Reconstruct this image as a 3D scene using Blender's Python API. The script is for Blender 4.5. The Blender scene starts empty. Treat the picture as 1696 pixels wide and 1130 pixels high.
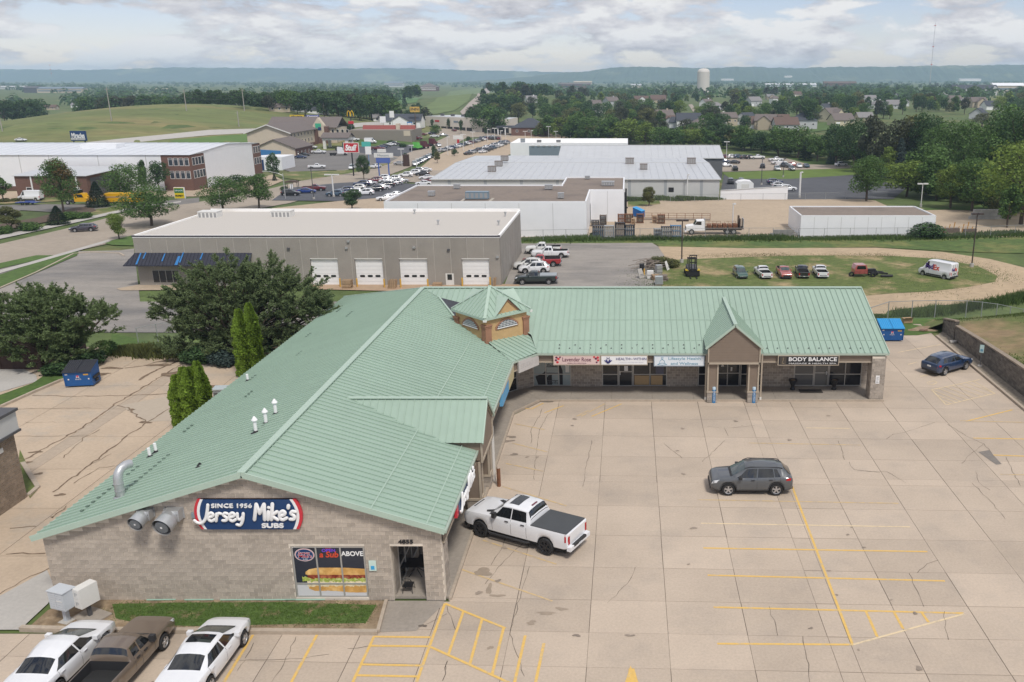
import bpy,math,random
import numpy as np
from mathutils import Vector,Matrix
rng=random.Random(7)
SC=bpy.context.scene
COL=SC.collection
PI=math.pi
FPX,CX,CY,YH,CAMZ=1450.0,1040.0,565.0,130.0,22.5
PITCH=math.atan((CY-YH)/FPX)
cam_data=bpy.data.cameras.new("camera")
cam_data.sensor_width=36.0
cam_data.lens=FPX/1696*36
cam_data.shift_x=(848-CX)/1696
cam_data.clip_end=30000
cam_data.clip_start=0.5
cam=bpy.data.objects.new("camera",cam_data)
cam.location=(0,0,CAMZ)
cam.rotation_euler=(PI/2-PITCH,0,0)
COL.objects.link(cam)
SC.camera=cam
SC.view_settings.view_transform='Standard'
SC.view_settings.look='None'
SC.view_settings.exposure=0.94
SC.view_settings.gamma=1.0
SC.view_settings.use_curve_mapping= False
SC.cycles.use_denoising= True
SC.cycles.volume_step_rate=1.0
SC.cycles.max_bounces=6
SC.cycles.volume_bounces=1
SUN_EL,SUN_AZ=math.radians(56),math.radians(152)
world=bpy.data.worlds.new("World")
SC.world=world
world.use_nodes= True
wn,wl=world.node_tree.nodes,world.node_tree.links
wn.clear()
def wnode(t,**kw):
 n=wn.new(t)
 for k,v in kw.items():
  setattr(n,k,v)
 return n
def wmath(op,a,b=None,c=None,clamp=False):
 n=wnode('ShaderNodeMath',operation=op,use_clamp=clamp)
 for i,s in enumerate((a,b,c)):
  if s is None:
   continue
  if isinstance(s,(int,float)):
   n.inputs[i].default_value=s
  else:
   wl.new(s,n.inputs[i])
 return n.outputs[0]
sky=wnode('ShaderNodeTexSky',sky_type='NISHITA')
sky.sun_disc= False
sky.sun_elevation=SUN_EL
sky.sun_rotation=SUN_AZ
sky.air_density=1.0
sky.dust_density=0.0
sky.ozone_density=3.0
bg_sky=wnode('ShaderNodeBackground')
bg_sky.inputs['Strength'].default_value=0.055
tint=wnode('ShaderNodeMixRGB',blend_type='MULTIPLY')
tint.inputs[0].default_value=1.0
tint.inputs[2].default_value=(1.08,0.95,1.05,1)
wl.new(sky.outputs[0],tint.inputs[1])
wl.new(tint.outputs[0],bg_sky.inputs['Color'])
tc=wnode('ShaderNodeTexCoord')
def wnoise(off,scale=9.5,detail=11,rough=0.60):
 """Cloud density in a direction; the vertical is stretched because the deck is seen from the side."""
 mp=wnode('ShaderNodeMapping')
 mp.inputs['Location'].default_value=off
 mp.inputs['Scale'].default_value=(1.0,1.0,3.2)
 wl.new(tc.outputs['Generated'],mp.inputs[0])
 n=wnode('ShaderNodeTexNoise')
 n.inputs['Scale'].default_value=scale
 n.inputs['Detail'].default_value=detail
 n.inputs['Roughness'].default_value=rough
 n.inputs['Distortion'].default_value=0.15
 wl.new(mp.outputs[0],n.inputs['Vector'])
 return n.outputs[0]
def wramp(src,stops):
 r=wnode('ShaderNodeValToRGB')
 el=r.color_ramp.elements
 el[0].position,el[0].color=stops[0][0],stops[0][1]
 el[1].position,el[1].color=stops[-1][0],stops[-1][1]
 for p,c in stops[1:-1]:
  e=el.new(p)
  e.color=c
 wl.new(src,r.inputs[0])
 return r.outputs[0]
OFF=(0.37,0.11,0.83)
cover=wnoise(OFF)
above=wnoise((OFF[0],OFF[1],OFF[2]+0.06))
lit=wmath('MULTIPLY_ADD',wmath('SUBTRACT',cover,above),3.2,0.5)
mask=wramp(cover,[(0.425,(0,0,0,1)),(0.495,(1,1,1,1))])
ccol=wramp(lit,[(0.10,(0.27,0.267,0.29,1)),(0.45,(0.36,0.355,0.372,1)),(0.80,(0.47,0.465,0.462,1))])
bg_cloud=wnode('ShaderNodeBackground')
bg_cloud.inputs['Strength'].default_value=1.0
wl.new(ccol,bg_cloud.inputs['Color'])
mixw=wnode('ShaderNodeMixShader')
wl.new(mask,mixw.inputs[0])
wl.new(bg_sky.outputs[0],mixw.inputs[1])
wl.new(bg_cloud.outputs[0],mixw.inputs[2])
wout=wnode('ShaderNodeOutputWorld')
wl.new(mixw.outputs[0],wout.inputs['Surface'])
sun_data=bpy.data.lights.new("sun",'SUN')
sun_data.energy=1.5
sun_data.angle=math.radians(11)
sun_data.color=(1.0,0.95,0.88)
sun=bpy.data.objects.new("sun",sun_data)
_sd=Vector((math.sin(SUN_AZ)*math.cos(SUN_EL),math.cos(SUN_AZ)*math.cos(SUN_EL),math.sin(SUN_EL)))
sun.rotation_euler=_sd.to_track_quat('Z','Y').to_euler()
COL.objects.link(sun)
def sstep(a,b,x):
 t=min(1.0,max(0.0,(x-a)/(b-a)))
 return t*t*(3-2*t)
def lerp_pts(x,pts):
 if x<=pts[0][0]:
  return pts[0][1]
 for (a,va),(b,vb) in zip(pts,pts[1:]):
  if x<=b:
   return va+(vb-va)*(x-a)/(b-a)
 return pts[-1][1]
def zt(X,Y):
 """Height of the terrain: the plaza's terrace, the drop behind it, the lower town, a field hill to the west."""
 y0=71+10.5*sstep(-34,-24,X)
 z=-5.3*sstep(y0,y0+17,Y)
 z-=2.4*sstep(170,320,Y)
 hx,hy=(X+252)/108,(Y-505)/120
 z+=16.3*math.exp(-(hx*hx+hy*hy)*1.1)*sstep(372,430,Y)
 hx,hy=(X+150)/120,(Y-1150)/330
 z+=13*math.exp(-(hx*hx+hy*hy))
 z+=5.0*sstep(300,900,Y)*sstep(-60,160,X)
 return z
_c,_s=math.cos(PITCH),math.sin(PITCH)
def ray(px,py):
 x,y=(px-CX)/FPX,-(py-CY)/FPX
 return x,_c+y*_s,-_s+y*_c
def G(px,py,z=0.0):
 """Point of the level z that lies along the sight line of a photograph pixel."""
 d=ray(px,py)
 t=(z-CAMZ)/d[2]
 return Vector((d[0]*t,d[1]*t,z))
def GT(px,py):
 """Point of the terrain along that sight line."""
 d=ray(px,py)
 t,step=20.0,1.0
 while t<9000:
  n=t+step
  if CAMZ+d[2]*n<zt(d[0]*n,d[1]*n):
   a,b=t,n
   for _ in range(30):
    m=(a+b)/2
    if CAMZ+d[2]*m<zt(d[0]*m,d[1]*m):
     b=m
    else:
     a=m
   return Vector((d[0]*b,d[1]*b,zt(d[0]*b,d[1]*b)))
  t=n
  step=max(1.0,t*0.01)
 return Vector((d[0]*t,d[1]*t,zt(d[0]*t,d[1]*t)))
def atY(px,py,Y):
 d=ray(px,py)
 t=Y/d[1]
 return d[0]*t,CAMZ+d[2]*t
def link(o,parent=None):
 COL.objects.link(o)
 if parent is not None:
  o.parent=parent
 return o
def tag(o,label=None,cat=None,group=None,kind=None):
 if label:
  o['label']=label
 if cat:
  o['category']=cat
 if group:
  o['group']=group
 if kind:
  o['kind']=kind
 return o
def thing(name,label,cat,loc=(0,0,0),rz=0.0,group=None,scale=None):
 o=bpy.data.objects.new(name, None)
 o.empty_display_size=0.3
 o.location=loc
 o.rotation_euler=(0,0,rz)
 if scale:
  o.scale=scale if not isinstance(scale,(int,float)) else (scale,)*3
 link(o)
 return tag(o,label,cat,group)
KIDS={}
def mobj(name,mesh,parent=None):
 o=bpy.data.objects.new(name,mesh)
 link(o,parent)
 if parent is not None:
  KIDS.setdefault(parent.name,[]).append(o)
 return o
def copy_tree(o,parent=None):
 c=o.copy()
 COL.objects.link(c)
 if parent is not None:
  c.parent=parent
  KIDS.setdefault(parent.name,[]).append(c)
 for ch in KIDS.get(o.name,[]):
  copy_tree(ch,c)
 return c
class MB:
 """Collects faces and links them as one mesh object."""
 def __init__(self):
  self.v,self.f,self.m=[],[],[]
 def add(self,vs,fs,m=0):
  b=len(self.v)
  self.v.extend([tuple(p) for p in vs])
  for f in fs:
   self.f.append(tuple(b+i for i in f))
   self.m.append(m)
 def box(self,a,b,m=0):
  x0,y0,z0=a
  x1,y1,z1=b
  self.add([(x0,y0,z0),(x1,y0,z0),(x1,y1,z0),(x0,y1,z0),(x0,y0,z1),(x1,y0,z1),(x1,y1,z1),(x0,y1,z1)],[(3,2,1,0),(4,5,6,7),(0,1,5,4),(1,2,6,5),(2,3,7,6),(3,0,4,7)],m)
 def obox(self,c,ax,ay,az,m=0):
  """box from its centre and three half-axis vectors"""
  c,ax,ay,az=Vector(c),Vector(ax),Vector(ay),Vector(az)
  vs=[c+ax*i+ay*j+az*k for k in (-1,1) for (i,j) in ((-1,-1),(1,-1),(1,1),(-1,1))]
  self.add(vs,[(3,2,1,0),(4,5,6,7),(0,1,5,4),(1,2,6,5),(2,3,7,6),(3,0,4,7)],m)
 def bar(self,p,q,w,h,m=0,up=(0,0,1)):
  p,q=Vector(p),Vector(q)
  d=(q-p)
  L=d.length
  if L<1e-6:
   return
  d.normalize()
  s=d.cross(Vector(up))
  if s.length<1e-4:
   s=Vector((1,0,0))
  s.normalize()
  u=s.cross(d)
  self.obox((p+q)/2,d*(L/2),s*(w/2),u*(h/2),m)
 def prism(self,poly,vec,m=0):
  """poly: list of 3-D points (planar), extruded by vec"""
  n=len(poly)
  v=Vector(vec)
  a=[Vector(p) for p in poly]
  nv=Vector((0,0,0))
  for i in range(n):
   nv+=a[i].cross(a[(i+1)%n])
  if nv.dot(v)<0:
   a.reverse()
  self.add(a+[p+v for p in a],[tuple(reversed(range(n))),tuple(range(n,2*n))]+[(i,(i+1)%n,n+(i+1)%n,n+i) for i in range(n)],m)
 def poly(self,pts,m=0):
  self.add(pts,[tuple(range(len(pts)))],m)
 def cyl(self,p,q,r0,r1=None,n=10,m=0,caps=True):
  r1=r0 if r1 is None else r1
  p,q=Vector(p),Vector(q)
  d=(q-p).normalized()
  s=d.orthogonal().normalized()
  t=d.cross(s)
  vs=[]
  for c,r in ((p,r0),(q,r1)):
   for i in range(n):
    a=2*PI*i/n
    vs.append(c+(s*math.cos(a)+t*math.sin(a))*r)
  fs=[(i,(i+1)%n,n+(i+1)%n,n+i) for i in range(n)]
  if caps:
   fs+=[tuple(reversed(range(n))),tuple(range(n,2*n))]
  self.add(vs,fs,m)
 def tube(self,pts,r,n=6,m=0,caps=True):
  pts=[Vector(p) for p in pts]
  rr=r if isinstance(r,(list,tuple)) else [r]*len(pts)
  vs,prev=[], None
  for i,p in enumerate(pts):
   d=(pts[min(i+1,len(pts)-1)]-pts[max(i-1,0)]).normalized()
   s=d.orthogonal().normalized() if prev is None else (prev-d*prev.dot(d)).normalized()
   prev=s
   t=d.cross(s)
   for k in range(n):
    a=2*PI*k/n
    vs.append(p+(s*math.cos(a)+t*math.sin(a))*rr[i])
  fs=[]
  for i in range(len(pts)-1):
   for k in range(n):
    fs.append((i*n+k,i*n+(k+1)%n,(i+1)*n+(k+1)%n,(i+1)*n+k))
  if caps:
   fs+=[tuple(reversed(range(n))),tuple(range((len(pts)-1)*n,len(pts)*n))]
  self.add(vs,fs,m)
 def lathe(self,prof,axis='y',n=20,m=0,c=(0,0,0)):
  """prof: (radius, offset along axis, material) rings"""
  vs=[]
  for p in prof:
   r,o=p[0],p[1]
   for k in range(n):
    a=2*PI*k/n
    u,w=r*math.cos(a),r*math.sin(a)
    vs.append((c[0]+u,c[1]+o,c[2]+w) if axis=='y' else (c[0]+u,c[1]+w,c[2]+o))
  b=len(self.v)
  self.v.extend(vs)
  for i in range(len(prof)-1):
   mm=prof[i][2] if len(prof[i])>2 else m
   for k in range(n):
    self.f.append((b+i*n+k,b+(i+1)*n+k,b+(i+1)*n+(k+1)%n,b+i*n+(k+1)%n))
    self.m.append(mm)
 def mesh(self,name,mats,smooth=None):
  me=bpy.data.meshes.new(name)
  me.from_pydata(self.v,[],self.f)
  for mt in (mats if isinstance(mats,(list,tuple)) else [mats]):
   me.materials.append(mt)
  if self.m and max(self.m)>0:
   me.polygons.foreach_set('material_index',self.m)
  if smooth:
   me.polygons.foreach_set('use_smooth',[True]*len(me.polygons))
   me.set_sharp_from_angle(angle=math.radians(smooth))
  me.update()
  return me
 def build(self,name,mats,parent=None,smooth=None,label=None,cat=None,group=None,kind=None):
  o=mobj(name,self.mesh(name,mats,smooth),parent)
  return tag(o,label,cat,group,kind)
def np_quads(name,V,mats,mat_index=None):
 """V: (n,4,3) array of quads -> mesh"""
 n=len(V)
 me=bpy.data.meshes.new(name)
 me.vertices.add(n*4)
 me.vertices.foreach_set('co',V.reshape(-1).astype(np.float32))
 me.loops.add(n*4)
 me.loops.foreach_set('vertex_index',np.arange(n*4,dtype=np.int32))
 me.polygons.add(n)
 me.polygons.foreach_set('loop_start',np.arange(0,n*4,4,dtype=np.int32))
 for mt in (mats if isinstance(mats,(list,tuple)) else [mats]):
  me.materials.append(mt)
 if mat_index is not None:
  me.polygons.foreach_set('material_index',mat_index.astype(np.int32))
 me.update(calc_edges=True)
 return me
_txt={}
def text_mesh(s,bold=0.0,extrude=0.0,shear=0.0,spacing=1.0):
 key=(s,bold,extrude,shear,spacing)
 if key not in _txt:
  cu=bpy.data.curves.new("lettering",'FONT')
  cu.body=s
  cu.align_x='CENTER'
  cu.align_y='CENTER'
  cu.offset=bold
  cu.extrude=extrude
  cu.shear=shear
  cu.space_character=spacing
  cu.resolution_u=3
  o=bpy.data.objects.new("lettering",cu)
  COL.objects.link(o)
  dg=bpy.context.evaluated_depsgraph_get()
  me=bpy.data.meshes.new_from_object(o.evaluated_get(dg))
  bpy.data.objects.remove(o)
  n=len(me.vertices)
  co=np.empty(n*3,np.float32)
  me.vertices.foreach_get('co',co)
  co=co.reshape(-1,3)
  lo,hi=co[:,:2].min(0),co[:,:2].max(0)
  co[:,:2]=(co[:,:2]-(lo+hi)/2)/(hi-lo)
  me.vertices.foreach_set('co',co.reshape(-1))
  _txt[key]=me
 return _txt[key]
def lettering(s,c,right,up,w,h,m,parent,depth=0.02,bold=0.0,shear=0.0,name="lettering",spacing=1.0):
 """A line of writing centred on c, spanning w by h metres in the plane of right and up."""
 me=text_mesh(s,bold,0.5,shear,spacing).copy()
 me.materials.clear()
 me.materials.append(m)
 r,u=Vector(right).normalized(),Vector(up).normalized()
 nrm=r.cross(u)
 M4=Matrix(((r.x*w,u.x*h,nrm.x*depth,c[0]),(r.y*w,u.y*h,nrm.y*depth,c[1]),(r.z*w,u.z*h,nrm.z*depth,c[2]),(0,0,0,1)))
 me.transform(M4)
 return mobj(name,me,parent)
ORD="first second third fourth fifth sixth seventh eighth ninth tenth eleventh twelfth thirteenth fourteenth fifteenth sixteenth seventeenth eighteenth nineteenth twentieth".split()
TENS={2:"twenty",3:"thirty",4:"forty",5:"fifty",6:"sixty",7:"seventy",8:"eighty",9:"ninety"}
def ordinal(i):
 if i<20:
  return ORD[i]
 t,u=divmod(i+1,10)
 if u==0:
  return TENS[t][:-1]+"ieth"
 return TENS[t]+"-"+ORD[u-1]
MARKS=[('water tower',1165,137),('rust red tree',1541,180),('brick school',950,146),('dark apartments',1610,158),('pale yellow house',1392,210),('bank',872,224),('retail strip',780,215),('showroom roof',940,236),('metal shed gable',1190,245),('estate road',1147,180),('hillside mown field',1023,154),('long white hall',1310,143),('reddish school',1390,145),('parked white pickups',1290,268),('blue sheet roof',1360,196),('white distant works',1670,153),('lone loose tree',1435,330)]
MARKS_W=[('hotel',483,220),('golden arches',583,195),('office pavilion',711,150),('navy script sign',136,225),('distant factory',90,154),('yellow roadside billboard',493,193),('hill road',780,175),('retail strip',780,210),('crest of the field',300,172),('picture edge',0,190),('bare poles',405,184)]
def near_labels(items,marks,noun):
 """items: (px, py, look): a label from the nearest landmark, the side of it and the rank of distance."""
 rows={}
 for k,(px,py,look) in enumerate(items):
  m=min(marks,key=lambda q:math.hypot(q[1]-px,3*(q[2]-py)))
  dx,dy=px-m[1],3*(py-m[2])
  side=('east of' if dx>0 else 'west of') if abs(dx)>abs(dy) else ('in front of' if dy>0 else 'beyond')
  rows.setdefault((look,side,m[0]),[]).append((math.hypot(dx,dy),k))
 out=[None]*len(items)
 for (look,side,mk),v in rows.items():
  for r,(_,k) in enumerate(sorted(v)):
   out[k]=f'{look} {noun} {side} the {mk}'+(f', {ordinal(r)} nearest' if len(v)>1 else '')
 return out
MATS={}
def mat(name,col,rough=0.7,metal=0.0,spec=0.4,var=0.0,vscale=2.0,var2=0.0,vscale2=0.2,rnd=0.0,isl=0.0,bump=0.0,bscale=20.0,pos=False,emit=0.0,alt=None,altpos=(0.45,0.6),altscale=0.5,coat=0.0,trans=0.0,stretch=None):
 """Principled surface: base colour times noise at two sizes, per-object and per-island variation; alt mixes in a second colour in patches."""
 if name in MATS:
  return MATS[name]
 m=bpy.data.materials.new(name)
 m.use_nodes= True
 nt=m.node_tree
 N,L=nt.nodes,nt.links
 b=N['Principled BSDF']
 b.inputs['Roughness'].default_value=rough
 b.inputs['Metallic'].default_value=metal
 b.inputs['Specular IOR Level'].default_value=spec
 b.inputs['Coat Weight'].default_value=coat
 b.inputs['Coat Roughness'].default_value=0.06
 if trans:
  b.inputs['Transmission Weight'].default_value=trans
 cur=N.new('ShaderNodeRGB')
 cur.outputs[0].default_value=(*col,1)
 cur=cur.outputs[0]
 vec= None
 def coords():
  nonlocal vec
  if vec is None:
   if pos:
    vec=N.new('ShaderNodeNewGeometry').outputs['Position']
   else:
    vec=N.new('ShaderNodeTexCoord').outputs['Object']
   if stretch:
    mp=N.new('ShaderNodeMapping')
    mp.inputs['Scale'].default_value=stretch
    L.new(vec,mp.inputs[0])
    vec=mp.outputs[0]
  return vec
 def noise(scale,detail=5,rough_=0.6):
  n=N.new('ShaderNodeTexNoise')
  n.inputs['Scale'].default_value=scale
  n.inputs['Detail'].default_value=detail
  n.inputs['Roughness'].default_value=rough_
  L.new(coords(),n.inputs['Vector'])
  return n.outputs[0]
 def times(c,fac,amp,lo=0.25,hi=0.75):
  mr=N.new('ShaderNodeMapRange')
  mr.inputs['From Min'].default_value=lo
  mr.inputs['From Max'].default_value=hi
  mr.inputs['To Min'].default_value=1-amp
  mr.inputs['To Max'].default_value=1+amp
  L.new(fac,mr.inputs[0])
  v=N.new('ShaderNodeVectorMath')
  v.operation='SCALE'
  L.new(c,v.inputs[0])
  L.new(mr.outputs[0],v.inputs['Scale'])
  return v.outputs[0]
 if alt is not None:
  r=N.new('ShaderNodeMapRange')
  r.inputs['From Min'].default_value,r.inputs['From Max'].default_value=altpos
  L.new(noise(altscale,7,0.65),r.inputs[0])
  mx=N.new('ShaderNodeMixRGB')
  L.new(r.outputs[0],mx.inputs[0])
  L.new(cur,mx.inputs[1])
  mx.inputs[2].default_value=(*alt,1)
  cur=mx.outputs[0]
 if var:
  cur=times(cur,noise(vscale),var)
 if var2:
  cur=times(cur,noise(vscale2,6,0.6),var2)
 if rnd or isl:
  fac= None
  if rnd:
   fac=N.new('ShaderNodeObjectInfo').outputs['Random']
  if isl:
   g=N.new('ShaderNodeNewGeometry').outputs['Random Per Island']
   if fac is None:
    fac=g
   else:
    ad=N.new('ShaderNodeMath')
    ad.operation='ADD'
    L.new(fac,ad.inputs[0])
    L.new(g,ad.inputs[1])
    fr=N.new('ShaderNodeMath')
    fr.operation='FRACT'
    L.new(ad.outputs[0],fr.inputs[0])
    fac=fr.outputs[0]
  cur=times(cur,fac,max(rnd,isl),0.0,1.0)
 L.new(cur,b.inputs['Base Color'])
 if emit:
  L.new(cur,b.inputs['Emission Color'])
  b.inputs['Emission Strength'].default_value=emit
 if bump:
  bp=N.new('ShaderNodeBump')
  bp.inputs['Strength'].default_value=bump
  bp.inputs['Distance'].default_value=0.02
  L.new(noise(bscale,4),bp.inputs['Height'])
  L.new(bp.outputs[0],b.inputs['Normal'])
 MATS[name]=m
 return m
CONC=mat('tan concrete paving',(0.462,0.380,0.300),0.85,var=0.10,vscale=9,var2=0.10,vscale2=0.22,rnd=0.075,alt=(0.40,0.335,0.272),altpos=(0.5,0.72),altscale=0.35,bump=0.15,bscale=40,pos=True)
CONC_Y=mat('sandy concrete paving',(0.46,0.365,0.27),0.88,var=0.10,vscale=5,var2=0.10,vscale2=0.3,rnd=0.05,alt=(0.38,0.33,0.27),altpos=(0.52,0.7),altscale=0.25,pos=True)
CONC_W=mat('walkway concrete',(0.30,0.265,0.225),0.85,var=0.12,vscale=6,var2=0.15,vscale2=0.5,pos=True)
CONC_P=mat('pale sidewalk concrete',(0.42,0.40,0.37),0.85,var=0.08,vscale=6,var2=0.06,vscale2=0.5,pos=True)
CURB=mat('kerb concrete',(0.40,0.335,0.265),0.85,var=0.14,vscale=5,var2=0.1,vscale2=0.6,pos=True)
PATCHC=mat('grey patch concrete',(0.40,0.325,0.25),0.9,var=0.10,vscale=4,var2=0.08,vscale2=0.5,pos=True)
JOINT=mat('dirt in paving joint',(0.15,0.125,0.10),0.95,var=0.3,vscale=3,pos=True)
CRACK=mat('dark paving crack',(0.12,0.10,0.08),0.95,var=0.3,vscale=2,pos=True)
STAIN=mat('damp stain on paving',(0.31,0.25,0.19),0.7,var=0.12,vscale=3,pos=True)
STAIN_D=mat('oil stain on paving',(0.25,0.205,0.165),0.7,var=0.3,vscale=2,pos=True)
YEL=mat('worn yellow line paint',(0.66,0.43,0.125),0.8,var=0.1,vscale=8,alt=(0.52,0.40,0.24),altpos=(0.52,0.68),altscale=3.0,pos=True)
YEL_F=mat('faded yellow line paint',(0.56,0.41,0.21),0.85,alt=(0.43,0.345,0.26),altpos=(0.46,0.62),altscale=2.5,pos=True)
PALE_F=mat('faded pale line paint',(0.66,0.53,0.34),0.85,alt=(0.50,0.41,0.29),altpos=(0.5,0.65),altscale=2.5,pos=True)
ASPH=mat('worn grey asphalt',(0.285,0.26,0.232),0.9,var=0.12,vscale=4,alt=(0.165,0.157,0.15),altpos=(0.46,0.64),altscale=0.06,var2=0.12,vscale2=0.5,pos=True,stretch=(0.5,1.4,1))
ASPH_D=mat('dark asphalt',(0.085,0.088,0.098),0.9,var=0.15,vscale=0.6,var2=0.18,vscale2=0.06,pos=True)
ASPH_M=mat('mid grey asphalt',(0.17,0.16,0.15),0.9,var=0.12,vscale=0.8,var2=0.15,vscale2=0.08,pos=True)
ROADC=mat('concrete road',(0.33,0.28,0.225),0.9,var=0.10,vscale=0.8,var2=0.12,vscale2=0.07,pos=True)
GRAVEL=mat('sandy gravel',(0.42,0.32,0.21),0.95,var=0.14,vscale=0.9,var2=0.10,vscale2=0.15,bump=0.3,bscale=6,pos=True)
YARD=mat('tan yard surface',(0.41,0.325,0.235),0.95,var=0.10,vscale=1.2,var2=0.10,vscale2=0.08,pos=True)
GRASS=mat('field grass',(0.085,0.12,0.035),0.95,var=0.35,vscale=0.35,var2=0.25,vscale2=0.03,alt=(0.19,0.165,0.065),altpos=(0.52,0.72),altscale=0.045,pos=True,bump=0.6,bscale=3)
LAWN=mat('mown grass',(0.072,0.125,0.026),0.95,var=0.28,vscale=1.5,var2=0.22,vscale2=0.15,pos=True,bump=0.6,bscale=8)
LAWN_D=mat('patchy dry grass',(0.105,0.135,0.035),0.95,var=0.3,vscale=1.3,alt=(0.33,0.25,0.135),altpos=(0.5,0.66),altscale=0.16,pos=True,bump=0.6,bscale=6)
BANKG=mat('grass bank',(0.11,0.135,0.04),0.95,var=0.25,vscale=1.0,alt=(0.25,0.18,0.10),altpos=(0.455,0.59),altscale=0.11,pos=True,bump=0.6,bscale=6)
HILLG=mat('rough field grass',(0.135,0.16,0.055),0.95,var=0.25,vscale=0.25,var2=0.2,vscale2=0.03,alt=(0.22,0.19,0.08),altpos=(0.48,0.66),altscale=0.02,stretch=(0.35,1.6,1),pos=True)
DIRT=mat('bare brown soil',(0.22,0.16,0.10),0.95,var=0.3,vscale=2.5,alt=(0.30,0.23,0.15),altpos=(0.45,0.6),altscale=1.2,pos=True,bump=0.8,bscale=9)
MULCH=mat('dark mulch',(0.10,0.07,0.05),0.95,var=0.35,vscale=2.5,pos=True)
ROCK=mat('grey rock mulch',(0.27,0.23,0.18),0.95,var=0.35,vscale=5,pos=True,bump=1.0,bscale=10)
ROOFG=mat('green painted roof metal',(0.305,0.407,0.332),0.42,spec=0.45,var=0.03,vscale=1.6,var2=0.05,vscale2=0.10,rnd=0.02,pos=True)
ROOFG_T=mat('green roof trim',(0.385,0.49,0.41),0.45,var=0.04,vscale=1.0,pos=True)
GUTTER=mat('pale green gutter',(0.36,0.43,0.36),0.5)
CMU=mat('split-face block',(0.41,0.355,0.298),0.95,var=0.16,vscale=5,rnd=0.13,isl=0.13,bump=0.7,bscale=18,var2=0.10,vscale2=0.6)
MORTAR=mat('pale mortar',(0.64,0.575,0.49),0.95,var=0.15,vscale=3,var2=0.1,vscale2=0.7)
CMU2=mat('grey block courses',(0.345,0.302,0.258),0.95,var=0.2,vscale=5,rnd=0.2,isl=0.2,bump=0.9,bscale=18)
RETW=mat('retaining wall block',(0.17,0.15,0.128),0.95,var=0.25,vscale=4,isl=0.25,bump=1.0,bscale=16)
SIDING=mat('brown lap siding',(0.205,0.158,0.12),0.7,var=0.05,vscale=2,rnd=0.04)
FASCIA=mat('brown fascia',(0.20,0.158,0.122),0.7,var=0.05,vscale=2)
TRIM=mat('beige trim',(0.40,0.34,0.265),0.65,var=0.05,vscale=2)
STUCCO=mat('tan stucco',(0.50,0.335,0.165),0.9,var=0.10,vscale=2,var2=0.12,vscale2=0.8,bump=0.3)
ORANGE=mat('terracotta trim',(0.31,0.16,0.10),0.85,var=0.12,vscale=2)
MEMB=mat('black roof membrane',(0.055,0.058,0.068),0.8,var=0.2,vscale=1)
ALU=mat('aluminium frame',(0.42,0.41,0.39),0.4,metal=0.3)
GLASS=mat('dark window glass',(0.022,0.023,0.026),0.08,spec=0.6,var=0.4,vscale=0.7)
GLASS_B=mat('bluish window glass',(0.05,0.06,0.075),0.08,spec=0.6)
WHITE=mat('white paint',(0.80,0.80,0.80),0.5,var=0.03,vscale=2)
OFFW=mat('off-white plastic',(0.68,0.67,0.64),0.5,var=0.04,vscale=2)
GALV=mat('galvanised metal',(0.50,0.51,0.52),0.42,metal=0.6,var=0.12,vscale=3)
DGREY=mat('dark grey metal',(0.085,0.085,0.09),0.55)
BLACK=mat('black metal',(0.018,0.018,0.02),0.5)
RUST=mat('rusty steel',(0.19,0.085,0.045),0.85,var=0.35,vscale=3)
BROWNM=mat('brown steel',(0.10,0.072,0.055),0.7,var=0.3,vscale=3)
WOOD=mat('pallet wood',(0.36,0.25,0.155),0.85,var=0.2,vscale=6,rnd=0.12)
WOODG=mat('weathered grey wood',(0.24,0.20,0.165),0.9,var=0.25,vscale=6,rnd=0.15)
BLUE_B=mat('blue steel bin',(0.014,0.095,0.30),0.5,var=0.08,vscale=2)
BLUE_L=mat('bright blue lid',(0.035,0.30,0.62),0.45)
YBOLL=mat('yellow bollard',(0.62,0.36,0.06),0.6)
def terrain():
 ys=list(np.arange(8,70,4.0))+list(np.arange(70,104,1.5))+list(np.arange(104,400,7.0))+list(np.arange(400,700,9.0))+list(np.arange(700,2000,40.0))+list(np.arange(2000,8700,300.0))
 nx=96
 v,f=[],[]
 for y in ys:
  xa,xb=-1.05*y-70,0.8*y+70
  for i in range(nx):
   x=xa+(xb-xa)*i/(nx-1)
   v.append((x,y,zt(x,y)-0.05))
 for j in range(len(ys)-1):
  for i in range(nx-1):
   a=j*nx+i
   f.append((a,a+1,a+nx+1,a+nx))
 me=bpy.data.meshes.new('ground')
 me.from_pydata(v,[],f)
 me.polygons.foreach_set('use_smooth',[True]*len(f))
 me.materials.append(GRASS)
 return tag(mobj('ground',me),kind='structure')
terrain()
from mathutils.geometry import tessellate_polygon
def drape(name,pts,m,off=0.05,kind='structure',parent=None,lim=None):
 """A sheet over the terrain whose outline is the ground points pts."""
 P2=[Vector((p[0],p[1],0)) for p in pts]
 tris=[[P2[i] for i in t] for t in tessellate_polygon([P2])]
 out=[]
 while tris:
  t=tris.pop()
  e=[(t[0]-t[1]).length,(t[1]-t[2]).length,(t[2]-t[0]).length]
  k=e.index(max(e))
  ym=(t[0].y+t[1].y+t[2].y)/3
  L=lim or (1e9 if ym<60 else 5 if ym<110 else 28 if ym<370 else 22 if ym<900 else 90)
  if e[k]>L:
   a,b,c=t[k],t[(k+1)%3],t[(k+2)%3]
   mid=(a+b)/2
   tris+=[[a,mid,c],[mid,b,c]]
  else:
   out.append(t)
 idx,v,f={},[],[]
 for t in out:
  q=[]
  for p in t:
   key=(round(p.x,3),round(p.y,3))
   if key not in idx:
    idx[key]=len(v)
    v.append((p.x,p.y,zt(p.x,p.y)+off))
   q.append(idx[key])
  if (t[1]-t[0]).cross(t[2]-t[0]).z<0:
   q.reverse()
  f.append(q)
 me=bpy.data.meshes.new(name)
 me.from_pydata(v,[],f)
 me.materials.append(m)
 return tag(mobj(name,me,parent),kind=kind)
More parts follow.
